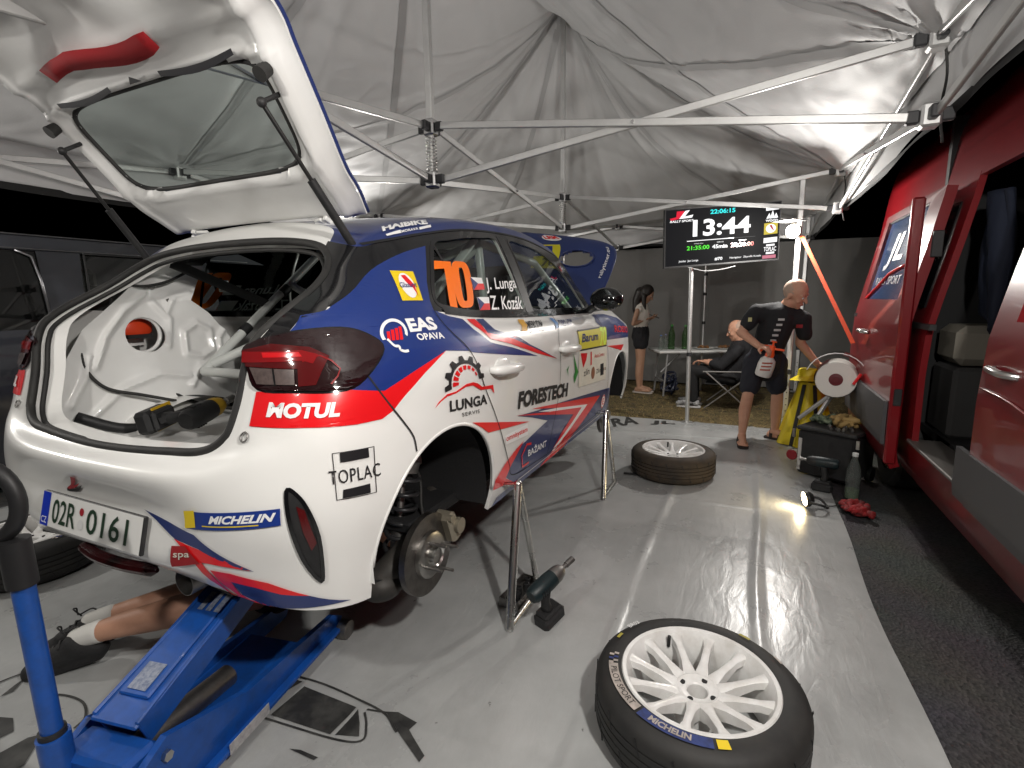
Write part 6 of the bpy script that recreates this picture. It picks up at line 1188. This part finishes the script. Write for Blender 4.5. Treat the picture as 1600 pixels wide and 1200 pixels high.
# rear wheel of the van
vw = MB().lathe([(.19, -.10), (.30, -.10), (.325, -.07), (.325, .07), (.30, .10), (.20, .10)], V(3.50, 2.80, .33), V(0, -1, 0), 48).build('van_wheel', TYRE, van)
MB().lathe([(0, .07), (.05, .075), (.06, .06), (.16, .085), (.20, .09), (.205, .06)], V(3.50, 2.80, .33), V(0, -1, 0), 40).build('hub_cap', CHROME, vw)
for k in range(6): a = k * math.pi / 3; MB().box(V(3.50 + .11 * math.cos(a), 2.715, .33 + .11 * math.sin(a)), (.05, .01, .035), Matrix.Rotation(-a, 3, 'Y')).build('hub_cap_slot', GAP, vw)
tag(MB().grid(10, 20, lambda u, v: V(2.62 + .20 * u, 2.88 + .03 * math.sin(9 * u + 4 * v) + .05 * v, 1.84 - .66 * v - .06 * math.sin(5 * u) * v)).build('jacket', mat('dark navy cloth', (.006, .010, .024), .85), smooth=180), 'dark navy jacket hanging inside the open van door', 'jacket').modifiers.new('t', 'SOLIDIFY').thickness = .03
jg = thing('white_jug', 'white plastic jug standing on the van floor inside the open door', 'jug', V(2.12, 2.86, .526)); MB().lathe([(0, 0), (.075, 0), (.085, .02), (.085, .14), (.06, .18), (.03, .19), (.03, .21), (0, .21)], n=28).build('shell', mat('white translucent plastic', (.42, .42, .40), .5), jg); MB().lathe([(.012, .21), (.012, .29), (.02, .30), (.02, .32), (0, .32)], n=16).build('pump', BLACKP, jg)
sb = thing('storage_box', 'beige and grey storage boxes stacked behind the open van doorway', 'box', V(2.98, 3.02, .53)); MB().box((0, 0, .2), (.36, .42, .4), bev=.02).build('lower_box', mat('grey crate', (.07, .07, .07), .6), sb); MB().box((0, .02, .52), (.34, .38, .22), bev=.04).build('upper_box', mat('beige crate', (.26, .24, .20), .7), sb)
MB().grid(6, 10, lambda u, v: V(1.4 + .6 * u, 4.38, 1.0 + .8 * v)).build('pale_panel', mat('white board', (.40, .40, .38), .7), van)
# ------------------------------------------------------------------ dark car on the left
SUV = mat('black car paint', (.032, .035, .044), .25, 0, .8); SG = glassmat('dark car glass', (.22, .24, .23), ior=1.7)
suv = thing('parked_car', 'dark parked car seen behind the rally car on the left', 'car', (0, 0, 0))
def sr(z): return 2.62 + .0 * z + (.17 * max(0, z - 1.12)) + .04 * max(0, .6 - z)
def spanel(name, poly, m, o=0., parent=suv, th=.0):
    vs, fs = finer(*polyfill(poly), .12); ob = MB().add([V(v.x, -sr(v.y) + o, v.y) for v in vs], fs).build(name, m, parent, 180, fix=False)
    if th: ob.modifiers.new('t', 'SOLIDIFY').thickness = th
    return ob
mb = MB(); mb.grid(40, 20, lambda u, v: V(-1.2 + 4.6 * u, -sr(.25 + .92 * v) + .02 * math.sin(math.pi * v), .25 + .92 * v)); mb.f = [f for f in mb.f if all((Vector(mb.v[i]).x - 2.6) ** 2 + (Vector(mb.v[i]).z - .34) ** 2 > .36 ** 2 and (Vector(mb.v[i]).x + .2) ** 2 + (Vector(mb.v[i]).z - .34) ** 2 > .36 ** 2 for i in f)]; mb.m = [0] * len(mb.f); mb.build('body_side', SUV, suv, 180, fix=False)
for nm, P in (('pillar', [(1.16, 1.15), (1.36, 1.15), (1.42, 1.72), (1.16, 1.72)]), ('pillar', [(2.2, 1.15), (2.45, 1.15), (2.38, 1.72), (2.15, 1.72)]), ('roof_edge', [(-1.1, 1.70), (3.0, 1.70), (2.7, 1.80), (-.9, 1.80)]), ('pillar', [(-.2, 1.15), (-.05, 1.15), (-.05, 1.72), (-.2, 1.72)])): spanel(nm, P, SUV, .004)
for P in ([(-.1, 1.16), (1.18, 1.16), (1.18, 1.71), (-.1, 1.71)], [(1.34, 1.16), (2.24, 1.16), (2.18, 1.71), (1.40, 1.71)]): spanel('window', P, SG, -.006)
for z in (1.705, 1.80): MB().tube([V(-1.1, -sr(z) + .012, z), V(2.8, -sr(z) + .012, z + .01)], .005, 6).build('roof_trim', mat('dull chrome trim', (.25, .25, .26), .3, 1), suv)
MB().tube([V(1.155, -sr(1.16) + .01, 1.16), V(1.15, -sr(1.5) + .01, 1.5), V(1.13, -sr(1.68) + .01, 1.66), V(1.05, -sr(1.7) + .01, 1.70)], .009, 8).build('window_frame', MATS['dull chrome trim'], suv, 180); MB().tube([V(1.40, -sr(1.16) + .01, 1.16), V(1.44, -sr(1.7) + .01, 1.70), V(2.2, -sr(1.7) + .01, 1.70)], .008, 8).build('window_frame', BLACKP, suv)
MB().grid(8, 8, lambda u, v: V(-1.1 + 4.0 * u, -2.72 - 1.5 * v, 1.80 + .05 * math.sin(math.pi * v))).build('roof', SUV, suv); MB().box(V(1.0, -3.4, .9), (3.6, 1.4, .06)).build('cabin_floor', DKIN, suv); MB().box(V(1.0, -4.2, 1.3), (3.6, .05, 1.0)).build('far_side', DKIN, suv)
for x in (.55, 1.6): MB().box(V(x, -3.0, 1.15), (.16, .46, .55), Matrix.Rotation(-.15, 3, 'Y'), .06).build('seat_back', mat('beige seat', (.20, .185, .16), .8), suv); MB().box(V(x - .05, -3.0, 1.52), (.10, .26, .17), bev=.04).build('head_restraint', MATS['beige seat'], suv)
for x in (-.2, 2.6): MB().lathe([(.0, .08), (.2, .09), (.22, .10), (.31, .09), (.33, .05), (.33, -.1)], V(x, -2.72, .335), V(0, 1, 0), 40).build('wheel', TYRE, suv)
# ------------------------------------------------------------------ people
SKIN = mat('skin', (.50, .27, .18), .5, noise_=(18, .5, (.42, .20, .13), .08)); SKIN2 = mat('skin olive', (.40, .23, .15), .5, noise_=(18, .5, (.34, .18, .11), .08))
BLKC = mat('black cotton', (.010, .010, .012), .85, bump=(45, .3, .004)); DKHAIR = mat('dark hair', (.012, .008, .006), .45); WTOP = mat('white knit', (.62, .58, .52), .8, bump=(60, .3, .004))
def fuse(mb, name, m, parent, vox=.008, sm=3):
    fold = name in ('shirt', 'shorts', 'jacket', 'trousers', 'top')
    o = bpy.data.objects.new(name, mb.mesh(name)); COL.objects.link(o)
    r = o.modifiers.new('r', 'REMESH'); r.mode = 'VOXEL'; r.voxel_size = vox
    s = o.modifiers.new('s', 'SMOOTH'); s.factor = .5; s.iterations = sm
    me = evaluated(o, name); bpy.data.objects.remove(o); me.materials.clear(); me.materials.append(m)
    if fold:                                          # cloth creases
        nv = [(v.co.copy(), v.normal.copy()) for v in me.vertices]; co = []
        for c, n_ in nv:
            k = noise.noise(Vector((c.x * 11, c.y * 11, c.z * 7))) * .55 + (abs(noise.noise(Vector((c.x * 16 + 4, c.y * 16, c.z * 9 + c.y * 14)))) * -1.6 + .4) * .6
            co += list(c + n_ * (.009 * k))
        me.vertices.foreach_set('co', co); me.update()
    shade(me, 180)
    return link(bpy.data.objects.new(name, me), parent)
def limb(mb, pts, rad):
    for i in range(len(pts) - 1): mb.caps(V(*pts[i]), V(*pts[i + 1]), rad[i], rad[i + 1])
def vd(a, b): return (V(*b) - V(*a)).normalized()
def hand(mb, W, D, N, T, curl=.5, s=1.):
    W = V(*W); D = Vector(D).normalized(); N = Vector(N); N = (N - D * N.dot(D)).normalized(); T = Vector(T); T = (T - D * T.dot(D) - N * T.dot(N)).normalized()
    for i in range(4):
        k = .027 - .018 * i; b = W + (D * (.088 - .004 * abs(i - 1)) + T * k) * s; mb.caps(W + (D * .01 + T * k * .6) * s, b, .015 * s, .0105 * s, 10)
        p = b; a = 0.
        for L_, r0, r1 in ((.042, .0095, .0088), (.027, .0088, .008), (.021, .008, .007)):
            a += curl; q = p + (D * math.cos(a) + N * math.sin(a)) * L_ * s * (1, 1.08, 1.0, .8)[i]; mb.caps(p, q, r0 * s, r1 * s, 10); p = q
    p = W + (D * .025 + T * .026) * s; q = p + (D * .55 + T * .72 + N * .25).normalized() * .042 * s; mb.caps(p, q, .0135 * s, .0105 * s, 10); u = q + (D * .75 + T * .25 + N * .6 * curl + N * .15).normalized() * .032 * s; mb.caps(q, u, .0105 * s, .0085 * s, 10)
def head(mb, c, fwd, up, s=1., female=False):
    f = Vector(fwd).normalized(); u = Vector(up); u = (u - f * u.dot(f)).normalized(); l = u.cross(f); M = Matrix((f, l, u)).transposed(); C = V(*c)
    def E_(p, r): mb.ball(C + M @ (Vector(p) * s), tuple(q * s for q in r), 18, M)
    E_((-.008, 0, .03), (.098, .077, .100)); E_((.028, 0, -.045), (.064, .056, .068)); E_((.066, 0, -.088), (.024, .028, .022)); E_((.045, 0, -.005), (.052, .062, .06))
    for y in (-1, 1): E_((.078, y * .028, .032), (.016, .026, .010)); E_((-.004, y * .078, -.006), (.019, .010, .031)); E_((.062, y * .038, -.022), (.026, .022, .024))
    a, b = C + M @ Vector((.094, 0, .018)) * s, C + M @ Vector((.114, 0, -.022)) * s; mb.caps(a, b, .0085 * s, .0135 * s, 10); E_((.083, 0, -.056), (.016, .026, .010))
    return C, M
def face(C, M, parent, s=1.):
    for y in (-1, 1):
        MB().ball(C + M @ Vector((.083, y * .029, .012)) * s, .0105 * s, 12).build('eye', mat('eye white', (.6, .58, .55), .3), parent); MB().ball(C + M @ Vector((.0915, y * .029, .011)) * s, .0045 * s, 10).build('iris', mat('dark iris', (.03, .02, .015), .3), parent)
        MB().bar(C + M @ Vector((.091, y * .014, .034)) * s, C + M @ Vector((.082, y * .044, .036)) * s, .006 * s, .005 * s, bev=.001).build('eyebrow', mat('grey brown brow', (.10, .07, .05), .8), parent)
    MB().tube(cr([C + M @ Vector((.090, -.022, -.058)) * s, C + M @ Vector((.099, 0, -.056)) * s, C + M @ Vector((.090, .022, -.058)) * s], 4), .0035 * s, 6).build('lips', mat('lip', (.36, .13, .11), .5), parent, 180)
def foot(mb, A, d, s=1.):
    A = V(*A); d = Vector((d[0], -d[1], 0)).normalized(); sd = Vector((-d.y, d.x, 0)); z = Vector((0, 0, 1))
    mb.caps(A - z * .01, A - d * .035 - z * (A.z - .048), .036 * s, .034 * s); mb.caps(A + d * .01 - z * .02, A + d * .13 - z * (A.z - .048), .036 * s, .026 * s); mb.caps(A - d * .03 - z * (A.z - .04), A + d * .13 - z * (A.z - .04), .030 * s, .024 * s)
    for i in range(5): p = A + d * (.125) + sd * (.034 - .017 * i) - z * (A.z - .038); mb.caps(p - d * .06, p + d * (.045 - .006 * abs(i - 1)), .014 * s, .0095 * s, 8)
def shape_sole(A, d, name, parent, m, z0=.008, h=.022):
    A = V(*A); d = Vector((d[0], -d[1], 0)).normalized(); sd = Vector((-d.y, d.x, 0)); P = [(-.085, 0), (-.075, .03), (0, .036), (.08, .042), (.15, .045), (.185, .03), (.195, 0), (.185, -.03), (.15, -.045), (.08, -.042), (0, -.036), (-.075, -.03)]
    return MB().prism([(p.x, p.y) for p in cr([(a, b, 0) for a, b in P], 3, True)], z0, z0 + h, lambda a, b, t: Vector((A.x, A.y, 0)) + d * a + sd * b + Vector((0, 0, t))).build(name, m, parent)
def strap_over(A, d, t, w, h, parent, m, name='sandal_strap'):
    A = V(*A); d = Vector((d[0], -d[1], 0)).normalized(); sd = Vector((-d.y, d.x, 0)); c = Vector((A.x, A.y, 0)) + d * t; pts = [c + sd * (w * math.cos(R(a))) + Vector((0, 0, .022 + h * math.sin(R(a)))) for a in range(0, 181, 12)]
    mb = MB(); vs = []
    for p in pts: vs += [p - d * .014, p + d * .014]
    mb.add(vs, [(2 * k, 2 * k + 2, 2 * k + 3, 2 * k + 1) for k in range(len(pts) - 1)]); o = mb.build(name, m, parent, 180); o.modifiers.new('t', 'SOLIDIFY').thickness = .005; return o
# man bending with a spray bottle
pm = thing('person', 'bald man in black shirt, shorts and sandals bending with a spray bottle', 'person', V(4.3, 1.9, 0)); PMI = Matrix.Translation(-V(4.3, 1.9, 0))
def under(o, root): o.matrix_parent_inverse = Matrix.Translation(-root.location); return o
HF = (-.42, -.80, -.48)
mb = MB(); C_, M_ = head(mb, (4.245, 2.115, 1.345), HF, (-.35, -.22, .9))
limb(mb, [(4.29, 2.03, 1.20), (4.265, 2.08, 1.275)], [.060, .056])
limb(mb, [(4.25, 1.815, 1.20), (4.215, 1.72, 1.015), (4.10, 1.855, .915)], [.052, .041, .029]); limb(mb, [(4.30, 2.20, 1.13), (4.37, 2.19, .925), (4.40, 2.335, .745)], [.05, .04, .028])
hand(mb, (4.10, 1.855, .915), (-.55, -.78, -.15), (.1, -.35, -.9), (-.5, .5, .55), .75); hand(mb, (4.40, 2.335, .745), (0, -.55, -.55), (-.5, 0, -.6), (-.9, -.1, .2), .3)
limb(mb, [(4.27, 1.83, .74), (4.20, 1.805, .475), (4.215, 1.785, .32), (4.19, 1.775, .10)], [.08, .050, .052, .031]); limb(mb, [(4.36, 2.02, .74), (4.385, 2.045, .47), (4.43, 2.05, .32), (4.47, 2.05, .10)], [.08, .050, .052, .031])
limb(mb, [(4.33, 1.92, .80), (4.31, 2.0, 1.13)], [.085, .09])
FR_, FL_ = (4.19, 1.775, .10), (4.47, 2.05, .10); dR, dL = (-.97, .1), (-.35, .9); foot(mb, FR_, dR); foot(mb, FL_, dL)
under(fuse(mb, 'figure', SKIN, pm, .007), pm)
mb = MB(); limb(mb, [(4.32, 1.925, .74), (4.32, 1.93, .84), (4.30, 1.975, 1.02), (4.285, 2.01, 1.145)], [.12, .125, .14, .135]); limb(mb, [(4.285, 2.01, 1.145), (4.245, 1.83, 1.20), (4.225, 1.765, 1.09)], [.11, .07, .064]); limb(mb, [(4.285, 2.02, 1.14), (4.30, 2.19, 1.135), (4.335, 2.215, 1.0)], [.11, .07, .062]); limb(mb, [(4.24, 1.85, 1.2), (4.29, 2.04, 1.215), (4.30, 2.19, 1.14)], [.062, .072, .062])
sh = under(fuse(mb, 'shirt', BLKC, pm, .009, 4), pm)
mb = MB(); limb(mb, [(4.32, 1.92, .79), (4.33, 1.93, .70)], [.142, .13]); limb(mb, [(4.28, 1.845, .75), (4.23, 1.81, .53)], [.10, .085]); limb(mb, [(4.36, 2.01, .75), (4.385, 2.035, .525)], [.10, .085]); under(fuse(mb, 'shorts', mat('dark navy shorts', (.010, .011, .018), .8), pm, .009, 4), pm)
for o in list(pm.children): pass
def fp(o): under(o, pm); return o
_n0 = set(pm.children); face(C_, M_, pm)
mb = MB(); mb.ball(C_ + M_ @ Vector((-.016, 0, .028)), (.0945, .0785, .094), 20, M_); hr = mb.build('cropped_hair', mat('cropped grey hair', (.40, .27, .20), .6, noise_=(60, .8, (.30, .24, .20), .1)), pm)
SAND = mat('dark sandal', (.018, .012, .010), .7)
for A, d in ((FR_, dR), (FL_, dL)):
    shape_sole(A, d, 'sandal_sole', pm, SAND)
    for t, w, h in ((.10, .045, .045), (.055, .042, .065), (-.02, .04, .09)): strap_over(A, d, t, w, h, pm, SAND)
_bv = BVHTree.FromPolygons([v.co for v in sh.data.vertices], [tuple(p.vertices) for p in sh.data.polygons])
def on_shirt(x, r, z, o=.004):
    h, n, _, _ = _bv.ray_cast(V(x - 1, r, z), Vector((1, 0, 0))); return (h if h else V(x - .15, r, z)) - Vector((o, 0, 0))
random.seed(4)
for k in range(8):
    z = 1.135 - .045 * k; r = 2.02 - .012 * k; w = .022 + .012 * random.random(); MB().grid(6, 2, lambda u, v: on_shirt(4.28, r - w + 2 * w * u, z - .009 + .018 * v)).build('shirt_print', mat('grey white print', (.45, .45, .45), .7), pm, 0, fix=False)
MB().grid(4, 3, lambda u, v: on_shirt(4.28, 2.14 + .05 * u, 1.06 + .03 * v)).build('shirt_print', mat('red print cloth', (.35, .03, .04), .7), pm, 0, fix=False); MB().grid(4, 3, lambda u, v: on_shirt(4.22, 1.765 + .03 * u, 1.115 + .035 * v)).build('sleeve_print', mat('pale yellow print', (.45, .42, .2), .7), pm, 0, fix=False)
for o in set(pm.children) - _n0: under(o, pm)
# spray bottle
sp0, sp1 = V(4.08, 1.955, .865), V(4.10, 1.905, .655); sx = (sp0 - sp1).normalized()
sprb = thing('spray_bottle', 'white pump spray bottle with orange top in the bending man\'s hand', 'spray bottle', sp1)
def sq(o): o.matrix_parent_inverse = Matrix.Translation(-sp1); return o
sq(MB().lathe([(0, 0), (.058, 0), (.066, .012), (.068, .10), (.060, .145), (.035, .172), (.030, .18)], sp1, sx, 28).build('bottle', mat('white spray plastic', (.62, .60, .57), .45), sprb)); OR_ = mat('orange red plastic top', (.85, .10, .02), .4)
sq(MB().lathe([(.034, .17), (.036, .20), (.026, .225), (.022, .27), (0, .272)], sp1, sx, 24).build('pump_head', OR_, sprb)); sq(MB().bar(sp0 + sx * .03, sp0 + sx * .015 + V(0, .10, .0), .018, .018, bev=.004).build('nozzle', OR_, sprb)); sq(MB().lathe([(.008, .27), (.008, .30), (.022, .302), (.022, .312), (0, .314)], sp1, sx, 16).build('plunger', OR_, sprb)); sq(MB().tube(cr([sp0 + sx * .035, sp0 + sx * .04 + V(0, -.05, .01), sp0 + sx * .0 + V(0, -.085, .0)], 4), .011, 8).build('grip', OR_, sprb, 180))
for k in range(3): sq(MB().grid(6, 1, lambda u, v: sp1 + sx * (.115 - .03 * k + .014 * v) + (Vector((-1, 0, 0)) * math.cos(R(-35 + 70 * u)) + Vector((0, -1, 0)) * math.sin(R(-35 + 70 * u))) * .0692).build('bottle_print', mat('red brown print', (.35, .09, .06), .6), sprb, 0, fix=False))
# woman with phone
pw = thing('person', 'dark haired woman in white top and black shorts looking at her phone', 'person', V(6.5, .42, 0)); n0 = set(pw.children)
mb = MB(); C2, M2 = head(mb, (6.50, .478, 1.372), (-.12, -.80, -.5), (0, -.45, .9), .92); limb(mb, [(6.49, .425, 1.19), (6.495, .45, 1.30)], [.045, .043])
limb(mb, [(6.375, .385, 1.155), (6.36, .335, .975), (6.44, .49, 1.035)], [.037, .031, .022]); limb(mb, [(6.60, .42, 1.155), (6.62, .40, .97), (6.53, .52, 1.035)], [.037, .031, .022]); hand(mb, (6.44, .49, 1.035), (.35, -.85, .25), (.3, .1, .9), (.3, .2, .9), .35, .85); hand(mb, (6.53, .52, 1.035), (-.4, -.85, .2), (-.3, .1, .9), (0, .2, .9), .35, .85)
limb(mb, [(6.49, .42, 1.14), (6.49, .41, .98), (6.49, .415, .84)], [.10, .085, .105])
for s in (-1, 1): limb(mb, [(6.49 + s * .06, .415, .80), (6.49 + s * .055, .42, .45), (6.49 + s * .06, .41, .28), (6.49 + s * .06, .42, .085)], [.078, .050, .047, .030]); foot(mb, (6.49 + s * .06, .42, .085), (-.15, .98), .85)
fuse(mb, 'figure', SKIN2, pw, .007)
mb = MB(); limb(mb, [(6.49, .42, 1.17), (6.49, .43, 1.08), (6.49, .41, .97), (6.49, .415, .87)], [.098, .112, .095, .108]); limb(mb, [(6.40, .40, 1.165), (6.58, .42, 1.165)], [.052, .052]); fuse(mb, 'top', WTOP, pw, .009, 3)
mb = MB(); limb(mb, [(6.49, .415, .88), (6.49, .41, .80)], [.115, .122])
for s in (-1, 1): limb(mb, [(6.49 + s * .06, .415, .80), (6.49 + s * .06, .42, .69)], [.10, .094])
fuse(mb, 'shorts', BLKC, pw, .009, 3)
mb = MB(); mb.ball(C2 + M2 @ Vector((-.022, 0, .035)), (.098, .086, .100), 20, M2); limb(mb, [(6.50, .40, 1.40), (6.50, .355, 1.30), (6.49, .345, 1.17), (6.49, .35, 1.08)], [.082, .07, .055, .03]); limb(mb, [(6.44, .455, 1.36), (6.43, .455, 1.26), (6.425, .475, 1.17)], [.036, .03, .016]); fuse(mb, 'hair', DKHAIR, pw, .008, 2); face(C2, M2, pw, .92)
for s in (-1, 1): shape_sole((6.49 + s * .06, .42, .085), (-.15, .98), 'sandal_sole', pw, mat('pale sandal', (.45, .40, .36), .7), .004, .018); strap_over((6.49 + s * .06, .42, .085), (-.15, .98), .08, .04, .045, pw, MATS['pale sandal'])
for o in set(pw.children) - n0: under(o, pw)
tag(MB().box(V(6.485, .595, 1.075), (.07, .14, .008), Matrix.Rotation(.35, 3, 'X'), .003).build('phone', BLACKG), 'phone held in the hands of the woman in the white top', 'phone')
# seated man
pz = thing('person', 'man in dark clothes sitting in a camping chair behind the bending man', 'person', V(5.84, 1.55, 0)); n0 = set(pz.children)
mb = MB(); C3, M3 = head(mb, (5.83, 1.655, .93), (-.15, .93, -.3), (.0, .25, .95)); limb(mb, [(5.84, 1.70, .76), (5.835, 1.68, .86)], [.055, .052]); limb(mb, [(5.66, 1.64, .68), (5.64, 1.50, .52), (5.70, 1.33, .57)], [.048, .04, .028]); hand(mb, (5.70, 1.33, .57), (.2, .9, .05), (0, 0, -1), (.9, 0, .3), .5); limb(mb, [(6.0, 1.64, .68), (5.99, 1.5, .52), (5.83, 1.36, .56)], [.048, .04, .028]); hand(mb, (5.83, 1.36, .56), (-.5, .8, 0), (0, 0, -1), (-.6, .5, .3), .5)
limb(mb, [(5.84, 1.72, .70), (5.84, 1.66, .42)], [.09, .1]); fuse(mb, 'figure', SKIN, pz, .009)
mb = MB(); limb(mb, [(5.84, 1.71, .70), (5.84, 1.68, .55), (5.84, 1.64, .42)], [.14, .155, .155]); limb(mb, [(5.70, 1.68, .72), (5.98, 1.68, .72)], [.075, .075]); limb(mb, [(5.67, 1.65, .68), (5.64, 1.51, .53), (5.67, 1.42, .55)], [.068, .06, .05]); limb(mb, [(6.0, 1.65, .68), (5.99, 1.51, .53), (5.9, 1.42, .55)], [.068, .06, .05]); fuse(mb, 'jacket', BLKC, pz, .011)
mb = MB()
for s in (-1, 1): limb(mb, [(5.84 + s * .09, 1.62, .38), (5.80 + s * .11, 1.18, .46), (5.80 + s * .11, 1.22, .10)], [.095, .068, .052])
fuse(mb, 'trousers', mat('black trousers', (.010, .010, .011), .85), pz, .011)
for s in (-1, 1): mb = MB(); mb.caps(V(5.80 + s * .11, 1.25, .06), V(5.79 + s * .11, 1.05, .045), .045, .038); fuse(mb, 'trainer', mat('black white trainer', (.03, .03, .03), .6, noise_=(16, 1., (.5, .5, .5), 0)), pz, .009); shape_sole((5.80 + s * .11, 1.22, .09), (0, -1), 'trainer_sole', pz, mat('white sole', (.6, .6, .6), .6), .004, .02)
face(C3, M3, pz)
mb = MB(); mb.ball(C3 + M3 @ Vector((-.018, 0, .03)), (.0945, .079, .094), 18, M3); mb.build('cropped_hair', MATS['cropped grey hair'], pz)
for o in set(pz.children) - n0: under(o, pz)
# mechanic lying under the tail, only the lower legs show
pn = thing('person', 'person lying under the car with bare legs and black trainers sticking out', 'person', V(.3, -.2, 0)); n0 = set(pn.children)
mb = MB(); limb(mb, [(.135, -.40, .13), (.20, -.26, .175), (.29, -.10, .215), (.36, .01, .24), (.62, .05, .17), (.80, .0, .15)], [.033, .044, .056, .056, .078, .09]); limb(mb, [(.215, -.49, .12), (.34, -.34, .15), (.50, -.18, .19), (.70, -.12, .16), (.85, -.10, .15)], [.033, .048, .056, .076, .09])
limb(mb, [(.85, -.05, .15), (1.05, -.03, .16), (1.32, -.02, .17)], [.13, .125, .15]); head(mb, (1.68, -.02, .15), (-.1, 0, 1), (1, 0, 0)); limb(mb, [(1.4, -.02, .16), (1.6, -.02, .14)], [.06, .055]); limb(mb, [(1.32, .14, .17), (1.15, .28, .16), (1.0, .2, .3)], [.05, .042, .03]); limb(mb, [(1.32, -.18, .17), (1.15, -.34, .16), (1.0, -.25, .3)], [.05, .042, .03]); hand(mb, (1.0, .2, .3), (-.3, 0, 1), (-1, 0, 0), (0, 1, 0), .4); hand(mb, (1.0, -.25, .3), (-.3, 0, 1), (-1, 0, 0), (0, -1, 0), .4); fuse(mb, 'figure', SKIN, pn, .009)
mb = MB(); limb(mb, [(.80, -.05, .15), (1.05, -.03, .16), (1.33, -.02, .17)], [.145, .14, .165]); fuse(mb, 'shirt', BLKC, pn, .012)
mb = MB(); limb(mb, [(.60, .05, .17), (.82, .0, .155)], [.098, .115]); limb(mb, [(.66, -.13, .165), (.86, -.1, .15)], [.098, .115]); fuse(mb, 'shorts', BLKC, pn, .012)
SHOE = mat('black mesh trainer', (.014, .014, .015), .75, bump=(160, .5, .003)); SOCK = mat('white sock', (.62, .61, .58), .85)
for nm, A, T_, up in (('trainer', (.125, -.405, .115), (-.015, -.545, .075), 1), ('trainer', (.215, -.495, .11), (.075, -.63, .08), 1)):
    a, t = V(*A), V(*T_); d = (t - a).normalized(); mb = MB(); mb.caps(a - d * .055 + Vector((0, 0, -.045)), a + Vector((0, 0, -.01)), .042, .05); mb.caps(a + Vector((0, 0, -.02)), a + d * .09 + Vector((0, 0, -.038)), .048, .042); mb.caps(a + d * .08 + Vector((0, 0, -.045)), a + d * .145 + Vector((0, 0, -.055)), .043, .035); mb.caps(a - d * .05 + Vector((0, 0, -.065)), a + d * .135 + Vector((0, 0, -.068)), .034, .031)
    so = fuse(mb, nm, SHOE, pn, .007, 2)
    for q in range(4): p = a + d * (.05 + .022 * q) + Vector((0, 0, .022 - .012 * q)); s_ = Vector((-d.y, d.x, 0)).normalized(); MB().tube([p - s_ * .028 + Vector((0, 0, -.012)), p + Vector((0, 0, .004)), p + s_ * .028 + Vector((0, 0, -.012))], .004, 6).build('lace', BLACKP, so, 180)
    p = a + d * .03 + Vector((0, 0, .04)); MB().tube(cr([p, p + Vector((-.01, .03, .025)), p + Vector((.01, .055, .01)), p + Vector((.0, .02, 0)), p + Vector((.03, -.02, .02)), p + Vector((.05, -.03, -.02))], 5), .003, 6).build('lace', BLACKP, so, 180)
for A, K in (((.13, -.41, .125), (.165, -.335, .152)), ((.212, -.492, .118), (.255, -.44, .131))): mb = MB(); mb.caps(V(*A), V(*K), .037, .0415); fuse(mb, 'sock', SOCK, pn, .007, 2)
for o in set(pn.children) - n0: under(o, pn)
for o in [q for q in COL.objects if q.parent and q.parent.name.startswith('trainer') and q.parent.type == 'MESH']: pass
